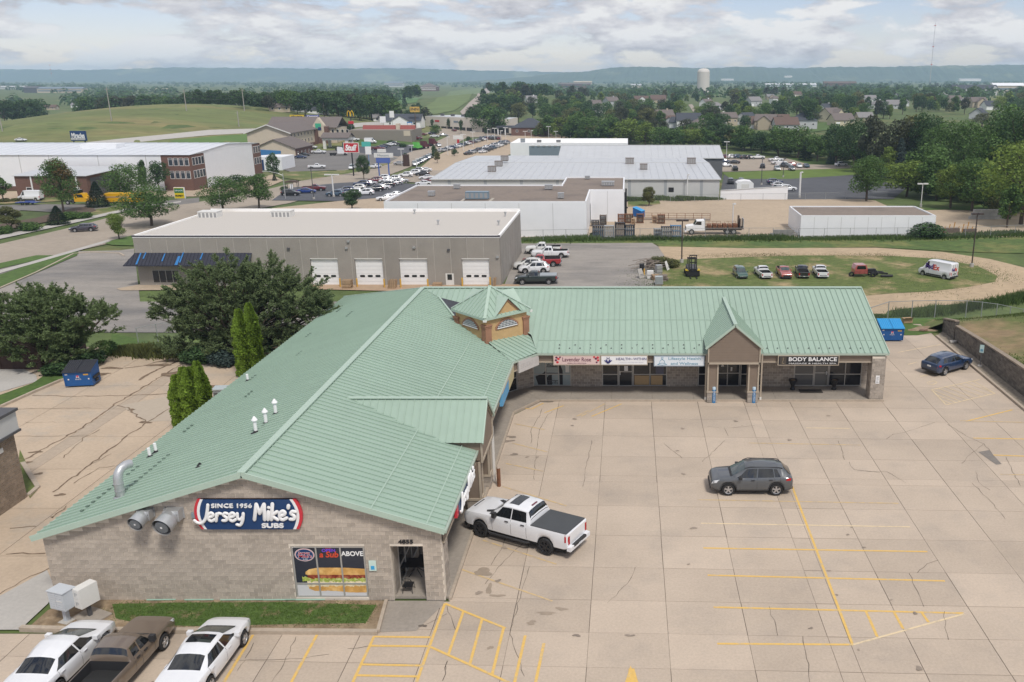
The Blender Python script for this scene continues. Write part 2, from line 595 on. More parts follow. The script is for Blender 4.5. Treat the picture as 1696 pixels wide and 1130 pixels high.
def pxs(pts):
 return [GT(*p) for p in pts]
def dpx(name,pts,m,off=0.05,kind='structure'):
 return drape(name,pxs(pts),m,off,kind)
def strip(name,pts,w,m,off=0.05,w2=None):
 """A band of width w along ground points (a road, path or kerb)."""
 P=[Vector((p[0],p[1],0)) for p in pts]
 l,r=[],[]
 for i,p in enumerate(P):
  d=(P[min(i+1,len(P)-1)]-P[max(i-1,0)]).normalized()
  n=Vector((-d.y,d.x,0))
  ww=w if w2 is None else w+(w2-w)*i/(len(P)-1)
  l.append(p+n*ww/2)
  r.append(p-n*ww/2)
 return drape(name,l+r[::-1],m,off)
def kerb(name,pts,w=0.18,h=0.13,m=None,z=None,parent=None):
 mb=MB()
 for p,q in zip(pts,pts[1:]):
  n=max(1,int((Vector(q)-Vector(p)).length/6))
  for k in range(n):
   a=Vector(p).lerp(Vector(q),k/n)
   b=Vector(p).lerp(Vector(q),(k+1)/n)
   za,zb=(zt(a.x,a.y),zt(b.x,b.y)) if z is None else (z,z)
   mb.bar((a.x,a.y,za+h/2-0.05),(b.x,b.y,zb+h/2-0.05),w,h+0.1)
 o=mb.build(name,m or CURB,parent)
 return tag(o,kind='structure')
SK=-0.030
def skew(x,y):
 return y+SK*(x-1.7)
LOT=drape('parking_lot',[(-34,16),(29,16),(29,84),(18.9,84),(18.9,59.7),(-6.4,59.7),(-8.0,57.0),(-8.0,34.3),(-11.5,34.3),(-11.5,31.95),(-34,31.95)],JOINT,-0.014)
row_px=[1190,1108,1050,996,941.5,888,839,799,789,757,723,694,672]
rowY=[16.0,19.6,23.2]+[G(1108,y).y for y in row_px]+[63.4,67.0,70.6,74.2,77.8,81.4]
colX=[-33.1,-29.2,-25.3,-21.6,-18.0,-14.6,-11.3,-8.35,-5.0,-1.65,1.7,5.05,8.4,9.25,11.75,15.1,18.45,21.8,25.1,27.95]
def clip_poly(P,a,b,c):
 """Keep the part of polygon P with a*x + b*y <= c."""
 out=[]
 for i in range(len(P)):
  p,q=P[i],P[(i+1)%len(P)]
  dp,dq=a*p[0]+b*p[1]-c,a*q[0]+b*q[1]-c
  if dp<=0:
   out.append(p)
  if (dp<0<dq) or (dq<0<dp):
   t=dp/(dp-dq)
   out.append((p[0]+(q[0]-p[0])*t,p[1]+(q[1]-p[1])*t))
 return out
def slab(name,P,z,parent,m,g=0.022,t=0.10):
 if len(P)<3:
  return
 cx,cy=sum(p[0] for p in P)/len(P),sum(p[1] for p in P)/len(P)
 Q=[]
 for x,y in P:
  dx,dy=x-cx,y-cy
  L=math.hypot(dx,dy) or 1
  Q.append((x-dx/L*g*1.3,y-dy/L*g*1.3,z-t))
 area=sum(Q[i][0]*Q[(i+1)%len(Q)][1]-Q[(i+1)%len(Q)][0]*Q[i][1] for i in range(len(Q)))/2
 if abs(area)<0.15:
  return
 mb=MB()
 mb.prism(Q,(0,0,t))
 return mb.build(name,m,parent)
for i in range(len(colX)-1):
 rws=sorted(rowY+[34.0]) if -9<colX[i]<-5.5 else rowY
 for j in range(len(rws)-1):
  x0,x1,y0,y1=colX[i],colX[i+1],rws[j],rws[j+1]
  P=[(x0,skew(x0,y0)),(x1,skew(x1,y0)),(x1,skew(x1,y1)),(x0,skew(x0,y1))]
  if x1<=18.6:
   P=clip_poly(P,0,1,59.72)
   if x0<-5.5 and x0>-9 and y0>=33.9:
    P=clip_poly(P,-1,0,8.02) if P else P
    P=clip_poly(P,-0.84,0.53,6.72+30.2) if P else P
   elif x1<-8:
    P=clip_poly(P,0,1,34.3 if x0>-11.5 else 31.9) if P else P
  if not P:
   continue
  slab('concrete_slab',P,0.004*rng.random(),LOT,CONC,rng.uniform(0.005,0.021))
def flat(name,pts,m,z=0.008,parent=None,kind='structure'):
 mb=MB()
 P=[(p[0],p[1],z) for p in pts]
 a=sum(P[i][0]*P[(i+1)%len(P)][1]-P[(i+1)%len(P)][0]*P[i][1] for i in range(len(P)))
 mb.poly(P if a>0 else P[::-1])
 return tag(mb.build(name,m,parent),kind=kind)
_ln=[0]
def line(px0,px1,m=None,w=0.11,z=0.009):
 _ln[0]+=1
 z+=_ln[0]*0.00012
 a,b=G(*px0),G(*px1)
 d=(b-a)
 d.z=0
 n=Vector((-d.y,d.x,0)).normalized()*w/2
 return flat('painted_line',[a-n,b-n,b+n,a+n],m or YEL,z,LOT)
for p,q,m in [((1161,867),(1507,873),PALE_F),((1165,908),(1536,914),YEL),((1172,953),(1565,962.5),YEL),((1182,1006),(1596,1016),YEL),((1188,1066.5),(1413,1068),YEL),((1155,828),(1488,834),YEL_F),((1312,806),(1412,1068),YEL),((1413,1068),(1597,1017),PALE_F),((1434,1012),(1453,1055),YEL),((1480,1013),(1496,1042),YEL),((1526,1014),(1538,1031),YEL),((1335,709),(1407,710),PALE_F),((1240,734),(1425,737.5),YEL_F),((1600,698),(1677,679),YEL),((1590,697),(1700,700),YEL_F),((1612,726),(1700,727.5),YEL),((1645,754),(1700,756),YEL),((1657,786),(1700,787),YEL_F)]:
 line(p,q,m,0.12 if m is YEL else 0.10)
for p,q,m in [((760,942),(915,996),YEL_F),((800,895),(922,935),YEL_F),((832,806),(938,838),YEL_F),((838,768),(900,781),YEL_F),((848,734),(907,749),YEL_F),((852,702),(902,712),YEL_F),((858,675),(880,678),YEL),((880,678),(900,668),YEL),((902,684),(934,672),YEL),((962,690),(1002,669),YEL_F),((980,690),(1030,669),YEL),((955,690),(975,680),YEL_F)]:
 line(p,q,m,0.10)
for p,q in [((737,1000),(690,1130)),((737,1000),(837,1041)),((711,1071),(845,1132)),((768,1012),(742,1086)),((799,1024),(778,1101)),((834,1041),(815,1118)),((870,1053),(852,1132)),((901,1066),(885,1140)),((620,1055),(713,1056)),((612,1070),(709,1071)),((598,1101),(697,1103)),((590,1119),(692,1121)),((620,1054),(575,1150)),((525,1052),(480,1135)),((419,1052),(365,1140)),((327,1052),(255,1140)),((1044,1108),(1040,1136)),((1048,1108),(1056,1136))]:
 line(p,q,YEL,0.12)
flat('painted_arrow',[G(1044.5,1103),G(1056,1134),G(1034,1134)],YEL,0.012,LOT)
for p,q in [((1487,584),(1558,571)),((1504,604),(1519,600)),((1524,624),(1599,608)),((1543,646),(1623,629)),((1543,646),(1567,671)),((1567,671),(1648,652))]:
 line(p,q,PALE_F,0.10)
for k in range(7):
 t=k/7
 a=Vector((1543,646)).lerp(Vector((1623,629)),t)
 b=Vector((1567,671)).lerp(Vector((1648,652)),min(1.0,t+0.30))
 line(a,b,PALE_F,0.08,0.011)
for k in range(2):
 line(Vector((1543,646)).lerp(Vector((1567,671)),0.35+0.33*k),Vector((1567,671)).lerp(Vector((1648,652)),0.2-0.1*k),PALE_F,0.08,0.011)
for p,q in [((1535,634),(1547,631)),((1547,631),(1552,634)),((1552,634),(1545,638)),((1545,638),(1536,636))]:
 line(p,q,PALE_F,0.08,0.011)
def crack(pts,w=0.035,m=None,wob=0.05,z=0.010,parent=None):
 """A wandering crack: a thin ribbon of uneven width along photograph points."""
 P=[G(*p) for p in pts]
 R=random.Random(int(pts[0][0]*7+pts[0][1]))
 Q=[]
 for a,b in zip(P,P[1:]):
  n=max(2,int((b-a).length/0.35))
  for k in range(n):
   c=a.lerp(b,k/n)
   Q.append(Vector((c.x+R.uniform(-wob,wob),c.y+R.uniform(-wob,wob),z)))
 Q.append(P[-1])
 l,r=[],[]
 for i,p in enumerate(Q):
  d=(Q[min(i+1,len(Q)-1)]-Q[max(i-1,0)])
  n=Vector((-d.y,d.x,0)).normalized()*w*R.uniform(0.25,1.0)/2
  l.append(Vector((p.x+n.x,p.y+n.y,z)))
  r.append(Vector((p.x-n.x,p.y-n.y,z)))
 mb=MB()
 for i in range(len(Q)-1):
  mb.poly([r[i],r[i+1],l[i+1],l[i]])
 return tag(mb.build('crack',m or CRACK,parent or LOT),kind='structure')
for c in [[(884,795),(889,740),(892,715),(908,687),(915,682)],[(880,735),(879,712),(893,690),(898,677)],[(815,936),(832,905),(840,888)],[(803,968),(830,935),(868,898)],[(868,1120),(845,1050),(862,985),(877,938)],[(1328,1055),(1336,1082),(1341,1130)],[(1272,1003),(1284,1035),(1288,1053)],[(1388,730),(1395,745),(1399,762)],[(1406,766),(1414,778),(1457,783)],[(1467,728),(1480,720),(1500,716),(1548,700)],[(1570,703),(1600,722),(1630,736),(1645,755)],[(1630,735),(1605,755),(1593,768)],[(1520,950),(1535,935),(1554,928)],[(1616,782),(1621,800),(1640,812)],[(1505,950),(1520,980),(1530,1005)],[(1563,1012),(1566,1040),(1571,1060)],[(1200,730),(1180,750),(1163,765)],[(1172,707),(1200,710),(1250,705)],[(1200,709),(1206,722)],[(1420,780),(1470,782),(1500,800)],[(392,1112),(407,1092),(430,1094),(470,1093),(502,1090),(520,1087),(545,1084)],[(575,1076),(612,1070)],[(671,1046),(700,1037),(740,1017)],[(740,1005),(757,1048)],[(490,1054),(470,1100),(450,1130)],[(407,1090),(420,1065)],[(738,1110),(742,1095),(733,1128)],[(965,806),(972,770),(980,730)],[(1610,800),(1640,830),(1665,860)],[(1665,757),(1690,805)],[(1100,735),(1130,760)],[(1006,1000),(1045,960),(1052,940)]]:
 crack(c)
def blob(name,px,py,rx,ry,m,z=0.012,seed=0,parent=None,n=22,zz=0.0):
 """An uneven stain lying on the paving."""
 R=random.Random(seed+int(px))
 c=G(px,py,zz)
 ph=[R.uniform(0,6.28) for _ in range(4)]
 pts=[]
 for k in range(n):
  a=2*PI*k/n
  f=1+0.28*math.sin(2*a+ph[0])+0.2*math.sin(3*a+ph[1])+0.1*math.sin(5*a+ph[2])
  pts.append((c.x+rx*f*math.cos(a),c.y+ry*f*math.sin(a)))
 return flat(name,pts,m,z+zz,parent or LOT)
for i,(px,py,rx,ry,m) in enumerate([(810,976,0.22,0.5,STAIN),(824,987,0.42,0.16,STAIN),(905,1016,0.62,0.14,STAIN),(930,1009,0.38,0.15,STAIN),(880,1032,0.3,0.2,STAIN),(812,1073,0.16,0.16,STAIN),(1343,1041,0.15,0.1,STAIN_D),(846,724,0.5,0.28,STAIN_D),(841,731,0.55,0.25,STAIN_D),(852,753,0.4,0.2,STAIN_D),(800,948,0.7,0.4,STAIN),(900,664,1.15,0.42,mat('wet dirt',(0.055,0.045,0.03),0.8,var=0.4,vscale=2,pos=True)),(700,1037,0.22,0.14,CRACK),(791,983,0.15,0.1,STAIN_D),(955,1053,0.2,0.15,STAIN_D),(1043,1053,0.25,0.12,STAIN_D),(1386,986,0.10,0.08,STAIN_D)]):
 blob('stain',px,py,rx*.7,ry*.7,m,0.013+0.0004*i,i)
DRIP=mat('faint oil drip',(0.30,0.245,0.195),0.8,var=0.2,vscale=4,pos=True)
RD=random.Random(17)
for i in range(46):
 if i<22:
  x,y=RD.choice([-6.6,-5.9,3.6,7.4,11.4])+RD.uniform(-.5,.5),RD.uniform(33,57)
 elif i<34:
  x,y=RD.uniform(-30,-10),RD.uniform(24,30)
 else:
  x,y=RD.uniform(-4,26),RD.uniform(28,58)
 r=RD.uniform(.05,.17)
 px_,py_=CX+FPX*x/(y*_c+CAMZ*_s),CY+FPX*(CAMZ*_c-y*_s)/(y*_c+CAMZ*_s)
 blob('stain',px_,py_,r,r*.8,DRIP if i%3 else STAIN_D,0.0215+0.0002*i,100+i, None,14)
flat('asphalt_patch',[G(1620,749),G(1638,746),G(1659,769),G(1650,770)],mat('asphalt patch',(0.2,0.18,0.16),0.9,var=0.15,vscale=4,pos=True),0.014,LOT)
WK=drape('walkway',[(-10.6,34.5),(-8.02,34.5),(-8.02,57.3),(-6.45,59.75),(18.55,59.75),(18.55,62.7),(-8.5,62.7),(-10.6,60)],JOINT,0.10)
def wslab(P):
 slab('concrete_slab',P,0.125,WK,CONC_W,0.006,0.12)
wy=[34.5,37.6,40.7,43.8,46.9,50.0,53.1,56.2]
for a,b in zip(wy,wy[1:]):
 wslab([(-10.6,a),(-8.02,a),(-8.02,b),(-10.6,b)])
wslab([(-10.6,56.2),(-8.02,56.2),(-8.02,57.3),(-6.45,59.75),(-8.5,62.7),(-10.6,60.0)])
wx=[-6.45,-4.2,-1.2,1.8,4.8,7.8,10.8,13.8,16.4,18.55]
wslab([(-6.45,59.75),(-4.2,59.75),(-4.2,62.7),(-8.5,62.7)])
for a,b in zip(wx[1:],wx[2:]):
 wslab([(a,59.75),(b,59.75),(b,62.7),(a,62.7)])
kerb('kerb',[(-8.0,34.4),(-8.0,57.3)],0.14,0.11,z=0.03)
kerb('kerb',[(-8.0,57.35),(-6.45,59.72)],0.14,0.11,z=0.03)
kerb('kerb',[(-6.4,59.72),(18.6,59.72)],0.14,0.11,z=0.03)
APR=flat('corner_walk',[(-11.15,34.33),(-8.25,34.33),(-8.25,34.0),(-9.0,32.1),(-11.5,31.95)],CONC_W,0.016)
kerb('kerb',[G(35,1043),G(140,1046),G(626,1050)],0.22,0.15,z=0.02)
kerb('kerb',[G(626,1049),G(640,997)],0.15,0.12,z=0.02)
flat('planting_bed',[G(128,995),G(638,996),G(626,1049),G(140,1045),G(45,1043),G(80,1012)],DIRT,0.05)
flat('pale_path',[G(33,1044),G(-60,1044),G(-40,1010),G(78,945),G(92,975),G(80,1000)],CONC_P,0.028)
YARD_W=drape('service_yard',[(-90,16),(-34,16),(-34,31),(-26,34),(-26,77),(-31,70.6),(-37,73.0),(-49,73.3),(-47.5,66),(-52,60.5),(-90,44)],JOINT,-0.03)
yx=[-88,-80.5,-73,-65.8,-58.6,-52.2,-46.6,-41.0,-36.6,-35.6,-31.0,-26.05]
yy=[16,22,27.5,33,38.2,43.2,48.2,53.2,58.2,63.2,68.0,73.0,77]
ytop=[(-90,44),(-52,60.5),(-47.5,66),(-49,73.3),(-37,73.0),(-31,70.6),(-26,77)]
for i in range(len(yx)-1):
 for j in range(len(yy)-1):
  x0,x1,y0,y1=yx[i],yx[i+1],yy[j],yy[j+1]
  P=[(x0,y0),(x1,y0),(x1,y1),(x0,y1)]
  if x1<=-47:
   P=clip_poly(P,-0.434,1,83.1)
  if P and x0>=-52.3:
   P=clip_poly(P,0,1,73.2 if x1<-36 else 71.5)
  if P and x0>-36 and y1<34.5:
   P=clip_poly(P,0,1,31.0) if x0>-34.5 else P
  if P:
   slab('concrete_slab',P,0.003*rng.random(),YARD_W,PATCHC if i==8 else CONC_Y,0.02)
flat('pale_slab_patch',[G(200,672),G(287,655),G(291,697),G(240,699)],mat('pale concrete patch',(0.42,0.355,0.28),0.9,var=0.06,vscale=3,pos=True),0.012,YARD_W)
LITTER=mat('leaf litter in the joints',(0.17,0.12,0.08),0.95,var=0.35,vscale=3,alt=(0.3,0.23,0.16),altpos=(0.5,0.7),altscale=2.0,pos=True)
for c,w in [([(40,762),(140,706),(190,670),(240,640),(300,604)],0.28),([(55,655),(120,657),(180,656),(250,654),(283,652)],0.22),([(195,672),(212,676),(228,690),(242,699)],0.25),([(88,815),(150,770),(214,720),(290,670)],0.22),([(105,758),(140,725),(165,712)],0.12),([(8,918),(75,917)],0.22),([(20,875),(60,872)],0.2),([(85,855),(88,858),(110,838)],0.2),([(125,800),(165,775),(190,772)],0.12),([(0,985),(50,955),(88,938)],0.12),([(230,630),(262,612),(300,596)],0.5),([(205,610),(235,607),(280,595)],0.35),([(150,770),(185,752)],0.1),([(15,678),(70,677),(150,676)],0.06),([(40,700),(130,699)],0.05),([(30,722),(160,722)],0.05)]:
 crack(c,w*.6,LITTER,0.10,0.016,YARD_W)
for i,(px,py,r) in enumerate([(170,620,0.6),(185,610,0.7),(290,620,1.3),(330,640,1.5),(370,650,1.2),(300,598,1.0),(60,749,0.35),(47,766,0.25),(265,605,0.8),(65,785,0.25),(100,820,0.3),(240,700,0.4),(218,679,0.3)]):
 blob('leaf_litter',px,py,r,r*0.45,LITTER,0.018+i*0.0005,i,YARD_W)
kerb('kerb',[G(2,675),G(60,649),G(100,632),G(118,628),G(150,618),G(163,606),G(172,596),G(180,585)],0.2,0.15,z=0.02)
flat('lawn_verge',[G(0,672),G(55,648),G(100,630),G(116,627),G(160,605),G(178,585),G(120,590),G(55,635),G(0,655),G(-60,690),G(-60,706)],LAWN,0.035)
flat('neighbour_drive',[G(-90,655),G(0,650),G(62,632),G(60,622),G(40,612),G(-90,613)],CONC_P,0.03)
flat('soil_strip',[G(33,745),G(40,760),G(64,810),G(50,826),G(28,790)],LAWN_D,0.03)
kerb('kerb',[G(38,768),G(63,808),G(47,822)],0.25,0.1,z=0.02)
dpx('asphalt_lot',[(-260,560),(-260,468),(0,430),(110,417),(200,415),(222,412),(232,500),(560,500),(700,488),(600,560),(500,552),(160,551),(100,553)],ASPH,0.03)
dpx('apron',[(193,479),(232,472),(310,474),(310,481),(200,482)],YARD,0.08)
dpx('loading_apron',[(505,466),(860,472),(862,479),(730,485),(520,480)],mat('orange tan concrete',(0.38,0.27,0.18),0.9,var=0.1,vscale=1,pos=True),0.08)
dpx('street',[(-320,500),(0,445),(120,418),(215,396),(330,365),(480,337),(560,315),(640,292),(700,268),(760,236),(800,214),(776,212),(720,236),(640,258),(560,282),(480,305),(400,325),(215,352),(120,377),(0,405),(-320,462)],ROADC,0.09)
dpx('sidewalk',[(-320,452),(0,397),(120,371),(215,349),(300,336),(300,334),(215,345),(120,366),(0,391),(-320,445)],CONC_P,0.13)
dpx('lawn_verge',[(-320,520),(0,462),(110,425),(130,417),(130,421),(110,431),(0,468),(-320,530)],LAWN,0.10)
dpx('lawn_verge',[(-320,500),(0,446),(95,424),(60,424),(0,437),(-320,488)],LAWN,0.11)
dpx('sidewalk',[(-320,512),(0,454),(90,428),(190,399),(180,398),(90,424),(0,449),(-320,505)],CONC_P,0.12)
dpx('lawn_verge',[(-320,560),(0,456),(110,420),(128,418),(128,424),(0,479),(-320,580)],LAWN,0.115)
kerb('kerb',pxs([(-60,497),(0,478),(60,452),(122,421),(150,418),(198,420),(205,424)]),0.3,0.14)
dpx('lawn_verge',[(170,403),(222,390),(224,408),(185,407)],LAWN,0.12)
dpx('lawn_verge',[(-320,445),(0,390),(120,366),(215,346),(215,340),(160,347),(150,360),(60,376),(0,386),(-320,435)],LAWN_D,0.12)
dpx('mulch_bed',[(-20,388),(60,372),(128,360),(160,350),(150,342),(120,346),(60,362),(-20,376)],MULCH,0.15)
dpx('driveway',[(-320,400),(0,360),(35,349),(140,355),(215,350),(330,336),(330,328),(200,340),(60,339),(0,341),(-320,375)],ASPH_M,0.10)
dpx('lawn_verge',[(-320,372),(0,339),(120,333),(215,337),(215,330),(120,326),(0,332),(-320,360)],LAWN_D,0.11)
dpx('tan_forecourt',[(-320,362),(0,332),(60,327),(330,326),(420,316),(420,296),(330,303),(150,314),(0,318),(-320,345)],YARD,0.07)
dpx('lawn_verge',[(160,588),(185,552),(560,549),(500,590),(340,590),(300,585),(220,590)],LAWN,0.04)
dpx('back_lot',[(862,404),(1080,403),(1092,410),(1100,420),(1104,480),(1104,520),(700,520),(780,480),(835,474)],ASPH,0.06)
dpx('rough_grass',[(855,396),(1696,390),(1900,390),(1900,425),(1600,418),(1450,410),(1100,414),(1085,404),(862,404)],mat('lush weedy grass',(0.075,0.12,0.03),0.95,var=0.35,vscale=0.8,alt=(0.15,0.16,0.05),altpos=(0.45,0.62),altscale=0.15,pos=True,bump=0.8,bscale=5),0.05)
dpx('gravel_loop',[(1090,409),(1240,412),(1450,411),(1560,418),(1640,430),(1720,450),(1900,480),(1900,505),(1720,492),(1640,500),(1500,512),(1470,516),(1400,530),(1090,530),(1100,470),(1100,424)],GRAVEL,0.07)
dpx('grass_island',[(1098,432),(1200,428),(1330,424),(1480,425),(1560,430),(1620,442),(1652,458),(1648,468),(1600,477),(1540,484),(1480,487),(1420,492),(1330,500),(1100,500),(1096,470)],LAWN_D,0.10)
dpx('tan_yard',[(700,336),(860,333),(980,331),(1200,330),(1310,331),(1420,329),(1450,333),(1470,342),(1560,348),(1700,352),(1900,356),(1900,392),(1550,394),(1200,394),(960,396),(700,398)],YARD,0.08)
dpx('grass_island',[(1040,334),(1092,333),(1094,339),(1070,341),(1040,343)],LAWN_D,0.12)
dpx('dark_lot',[(1194,316),(1200,285),(1310,283),(1420,287),(1520,284),(1520,296),(1480,330),(1310,331)],ASPH_D,0.09)
dpx('lawn_strip',[(1195,286),(1290,283),(1420,279),(1440,283),(1420,290),(1310,297),(1210,297)],mat('bright verge grass',(0.11,0.165,0.03),0.95,var=0.2,vscale=0.3,pos=True),0.12)
dpx('tan_lot',[(1190,263),(1300,262),(1330,270),(1430,273),(1440,279),(1350,281),(1195,285)],ROADC,0.11)
dpx('lawn_strip',[(1300,262),(1440,270),(1440,275),(1340,273)],LAWN,0.12)
dpx('lawn_verge',[(1440,352),(1700,336),(1900,330),(1900,352),(1570,348)],LAWN,0.10)
dpx('dealer_lot',[(450,333),(480,312),(560,304),(600,302),(700,306),(720,318),(716,330),(640,328),(560,334)],ASPH_D,0.14)
dpx('tan_lane',[(450,346),(560,334),(640,328),(720,330),(740,345),(640,350),(450,352)],YARD,0.12)
dpx('dealer_lot',[(640,300),(700,283),(760,283),(720,305)],ROADC,0.135)
dpx('hotel_lot',[(455,262),(500,252),(560,249),(600,254),(660,262),(640,272),(570,282),(480,285),(450,275)],ASPH_M,0.12)
dpx('hotel_lot',[(560,243),(640,243),(680,238),(690,248),(660,260),(600,254)],ASPH_D,0.13)
dpx('tan_lot',[(690,283),(716,262),(760,240),(800,228),(900,222),(970,224),(900,234),(860,250),(830,262),(760,284)],YARD,0.12)
dpx('tan_lot',[(700,222),(740,212),(860,214),(900,222),(860,226),(780,228)],ROADC,0.125)
dpx('lawn_verge',[(450,292),(480,285),(570,283),(660,268),(600,284),(500,300)],LAWN_D,0.13)
dpx('tan_lot',[(415,300),(450,290),(470,300),(440,312),(415,315)],YARD,0.125)
dpx('lawn_verge',[(600,228),(680,236),(690,240),(640,243),(580,240)],LAWN,0.14)
dpx('highway',[(-320,262),(0,247),(140,237),(270,224),(420,214),(560,208),(640,202),(720,192),(720,196),(640,208),(560,215),(420,221),(270,232),(140,246),(0,257),(-320,276)],CONC_P,0.25)
dpx('mown_field',[(280,234),(420,222),(420,236),(300,240)],mat('striped mown field',(0.10,0.17,0.045),0.95,var=0.15,vscale=0.12,pos=True),0.2)
ZR,KS,XL,XRG,XR,YR,YE,YB,XE=6.4,0.32,-25.95,-16.45,-8.0,68.5,59.85,78.0,18.72
zL,zRt,zE=ZR-KS*(XRG-XL),ZR-KS*(XR-XRG),ZR-KS*(YR-YE)
PLZ=thing('shopping_plaza','L-shaped brick shopping plaza under a green standing seam metal roof','building',(0,0,0))
def empty_part(name,parent,kind=None):
 o=bpy.data.objects.new(name, None)
 link(o,parent)
 KIDS.setdefault(parent.name,[]).append(o)
 return o
ROOF=MB()
def slope(poly,u,pitch,parent,name='roof_panel',joined=None,rib=0.062,m=None,u0=None):
 """Standing-seam roof plane: the polygon cut into pans along u, each pan with a seam rib."""
 P=[Vector(p) for p in poly]
 u=Vector(u).normalized()
 nrm=Vector((0,0,0))
 for i in range(len(P)):
  nrm+=P[i].cross(P[(i+1)%len(P)]) if False else (P[i]-P[0]).cross(P[(i+1)%len(P)]-P[0])
 nrm.normalize()
 if nrm.z<0:
  nrm=-nrm
 v=nrm.cross(u)
 o=P[0]
 uv=[((p-o).dot(u),(p-o).dot(v)) for p in P]
 lo,hi=min(a for a,b in uv),max(a for a,b in uv)
 n=max(1,round((hi-lo)/pitch))
 for i in range(n):
  a,b=lo+(hi-lo)*i/n,lo+(hi-lo)*(i+1)/n
  Q=clip_poly(clip_poly(uv,-1,0,-a),1,0,b)
  if len(Q)<3:
   continue
  mb=joined or MB()
  pts=[o+u*q[0]+v*q[1] for q in Q]
  if sum(Q[k][0]*Q[(k+1)%len(Q)][1]-Q[(k+1)%len(Q)][0]*Q[k][1] for k in range(len(Q)))<0:
   pts.reverse()
  if (pts[1]-pts[0]).cross(pts[2]-pts[0]).dot(nrm)<0 and len(pts)==3:
   pts.reverse()
  mb.poly(pts)
  at=[q[1] for q in Q if abs(q[0]-a)<1e-4]
  if len(at)>=2 and max(at)-min(at)>0.05:
   p0,p1=o+u*a+v*min(at),o+u*a+v*max(at)
   e=u*0.022
   hgt=nrm*rib
   vs=[p0-e,p0+e,p1+e,p1-e]
   mb.add(vs+[q+hgt for q in vs],[(4,5,6,7),(0,4,7,3),(1,2,6,5),(0,1,5,4),(2,3,7,6)])
  if joined is None:
   mb.build(name,m or ROOFG,parent)
roof=empty_part('roof',PLZ)
Yf=34.02
slope([(XR,Yf,zRt),(XR,57.65,zRt),(-10.1,60.0,ZR-KS*(-10.1-XRG)),(-12.65,62.5,ZR-KS*(-12.65-XRG)),(-14.87,67.05,ZR-KS*(-14.87-XRG)),(XRG,YR,ZR),(XRG,Yf,ZR)],(0,1,0),0.43,roof)
slope([(XL,Yf,zL),(XRG,Yf,ZR),(XRG,YR,ZR),(XL,YB,zL)],(0,1,0),0.43,roof)
slope([(-6.5,YE,zE),(XE,YE,zE),(XE,YR,ZR),(XRG,YR,ZR),(-14.87,67.05,ZR-KS*(YR-67.05)),(-10.1,65.05,ZR-KS*(YR-65.05)),(-7.55,62.5,ZR-KS*(YR-62.5)),(-7.15,62.1,ZR-KS*(YR-62.1))],(1,0,0),0.43,roof)
bm_=MB()
slope([(XRG,YR,ZR),(XE,YR,ZR),(XE,YB,ZR-KS*(YB-YR)),(XL,YB,zL)],(1,0,0),0.43,roof,joined=bm_)
bm_.build('roof_slope',ROOFG,roof)
bm_=MB()
slope([(XR,57.65,zRt),(-6.5,YE,zE),(-7.15,62.1,ZR-KS*(YR-62.1)),(-7.55,62.5,ZR-KS*6.0),(-10.1,60.0,ZR-KS*(-10.1-XRG))],(1.5,2.2,0),0.43,roof,joined=bm_)
bm_.build('roof_slope',ROOFG,roof)
mb=MB()
mb.bar((XRG,Yf-0.02,ZR+0.05),(XRG,YR,ZR+0.05),0.34,0.06)
mb.bar((XRG,YR,ZR+0.052),(XE+0.02,YR,ZR+0.052),0.34,0.06)
mb.bar((XRG,YR,ZR+0.02),(XL,YB,zL+0.02),0.3,0.08)
mb.build('ridge_cap',ROOFG_T,roof)
mb=MB()
for a,b in [((XL-0.05,Yf,zL-0.06),(XRG,Yf,ZR-0.05)),((XR+0.05,Yf,zRt-0.06),(XRG,Yf,ZR-0.05)),((XE,YE-0.04,zE-0.06),(XE,YR,ZR-0.05))]:
 mb=MB()
 mb.bar(a,b,0.06,0.26)
 mb.build('rake_trim',ROOFG_T,roof)
mb=MB()
mb.bar((XL-0.03,Yf,zL-0.09),(XL-0.03,YB,zL-0.09),0.05,0.14)
mb.build('eave_trim',ROOFG_T,roof)
mb=MB()
for a,b in [((XR+0.06,Yf,zRt-0.07),(XR+0.06,57.68,zRt-0.07)),((XR+0.07,57.66,zRt-0.07),(-6.47,YE-0.06,zE-0.07)),((-6.48,YE-0.06,zE-0.07),(XE,YE-0.06,zE-0.07))]:
 mb.bar(a,b,0.11,0.12)
mb.build('gutter',GUTTER,roof)
mb=MB()
for X in (-11.1,-8.75):
 z=ZR-KS*(X-XRG)+0.035
 mb.bar((X,Yf+0.1,z),(X,57.0 if X>-10 else 59.0,z),0.05,0.05,up=(0.3,0,1))
mb.bar((-6.6,61.4,ZR-KS*(YR-61.4)+0.02),(XE-0.1,61.4,ZR-KS*(YR-61.4)+0.02),0.04,0.03)
mb.bar((-4.2,64.0,ZR-KS*(YR-64.0)+0.02),(XE-0.1,64.0,ZR-KS*(YR-64.0)+0.02),0.04,0.03)
mb.build('lap_seam',ROOFG_T,roof)
mb=MB()
for k in range(62):
 X=-5.0+k*0.375
 for Y,on in ((60.35,k%2==0),(60.75,k%3==0 and k<34)):
  if on and not (5.4<X<9.7):
   z=ZR-KS*(YR-Y)+0.04
   mb.box((X,Y,z),(X+0.09,Y+0.06,z+0.05))
tag(mb.build('snow_guard',DGREY,roof),kind='stuff')
mb=MB()
for (Y0,Y1,X) in [(35.4,38.8,-24.6),(39.2,40.6,-24.6),(36.6,41.2,-23.2),(44.5,46.0,-24.4),(48.5,50.2,-22.6),(53.0,54.4,-24.3),(56.3,58.0,-22.4),(62.5,64,-24.0),(66,68,-22.0),(70,71.5,-24.1)]:
 n=int((Y1-Y0)/0.43)
 for k in range(n):
  z=ZR-KS*(XRG-X)+0.03
  mb.box((X-0.07,Y0+k*0.43+0.13,z),(X+0.05,Y0+k*0.43+0.27,z+0.05))
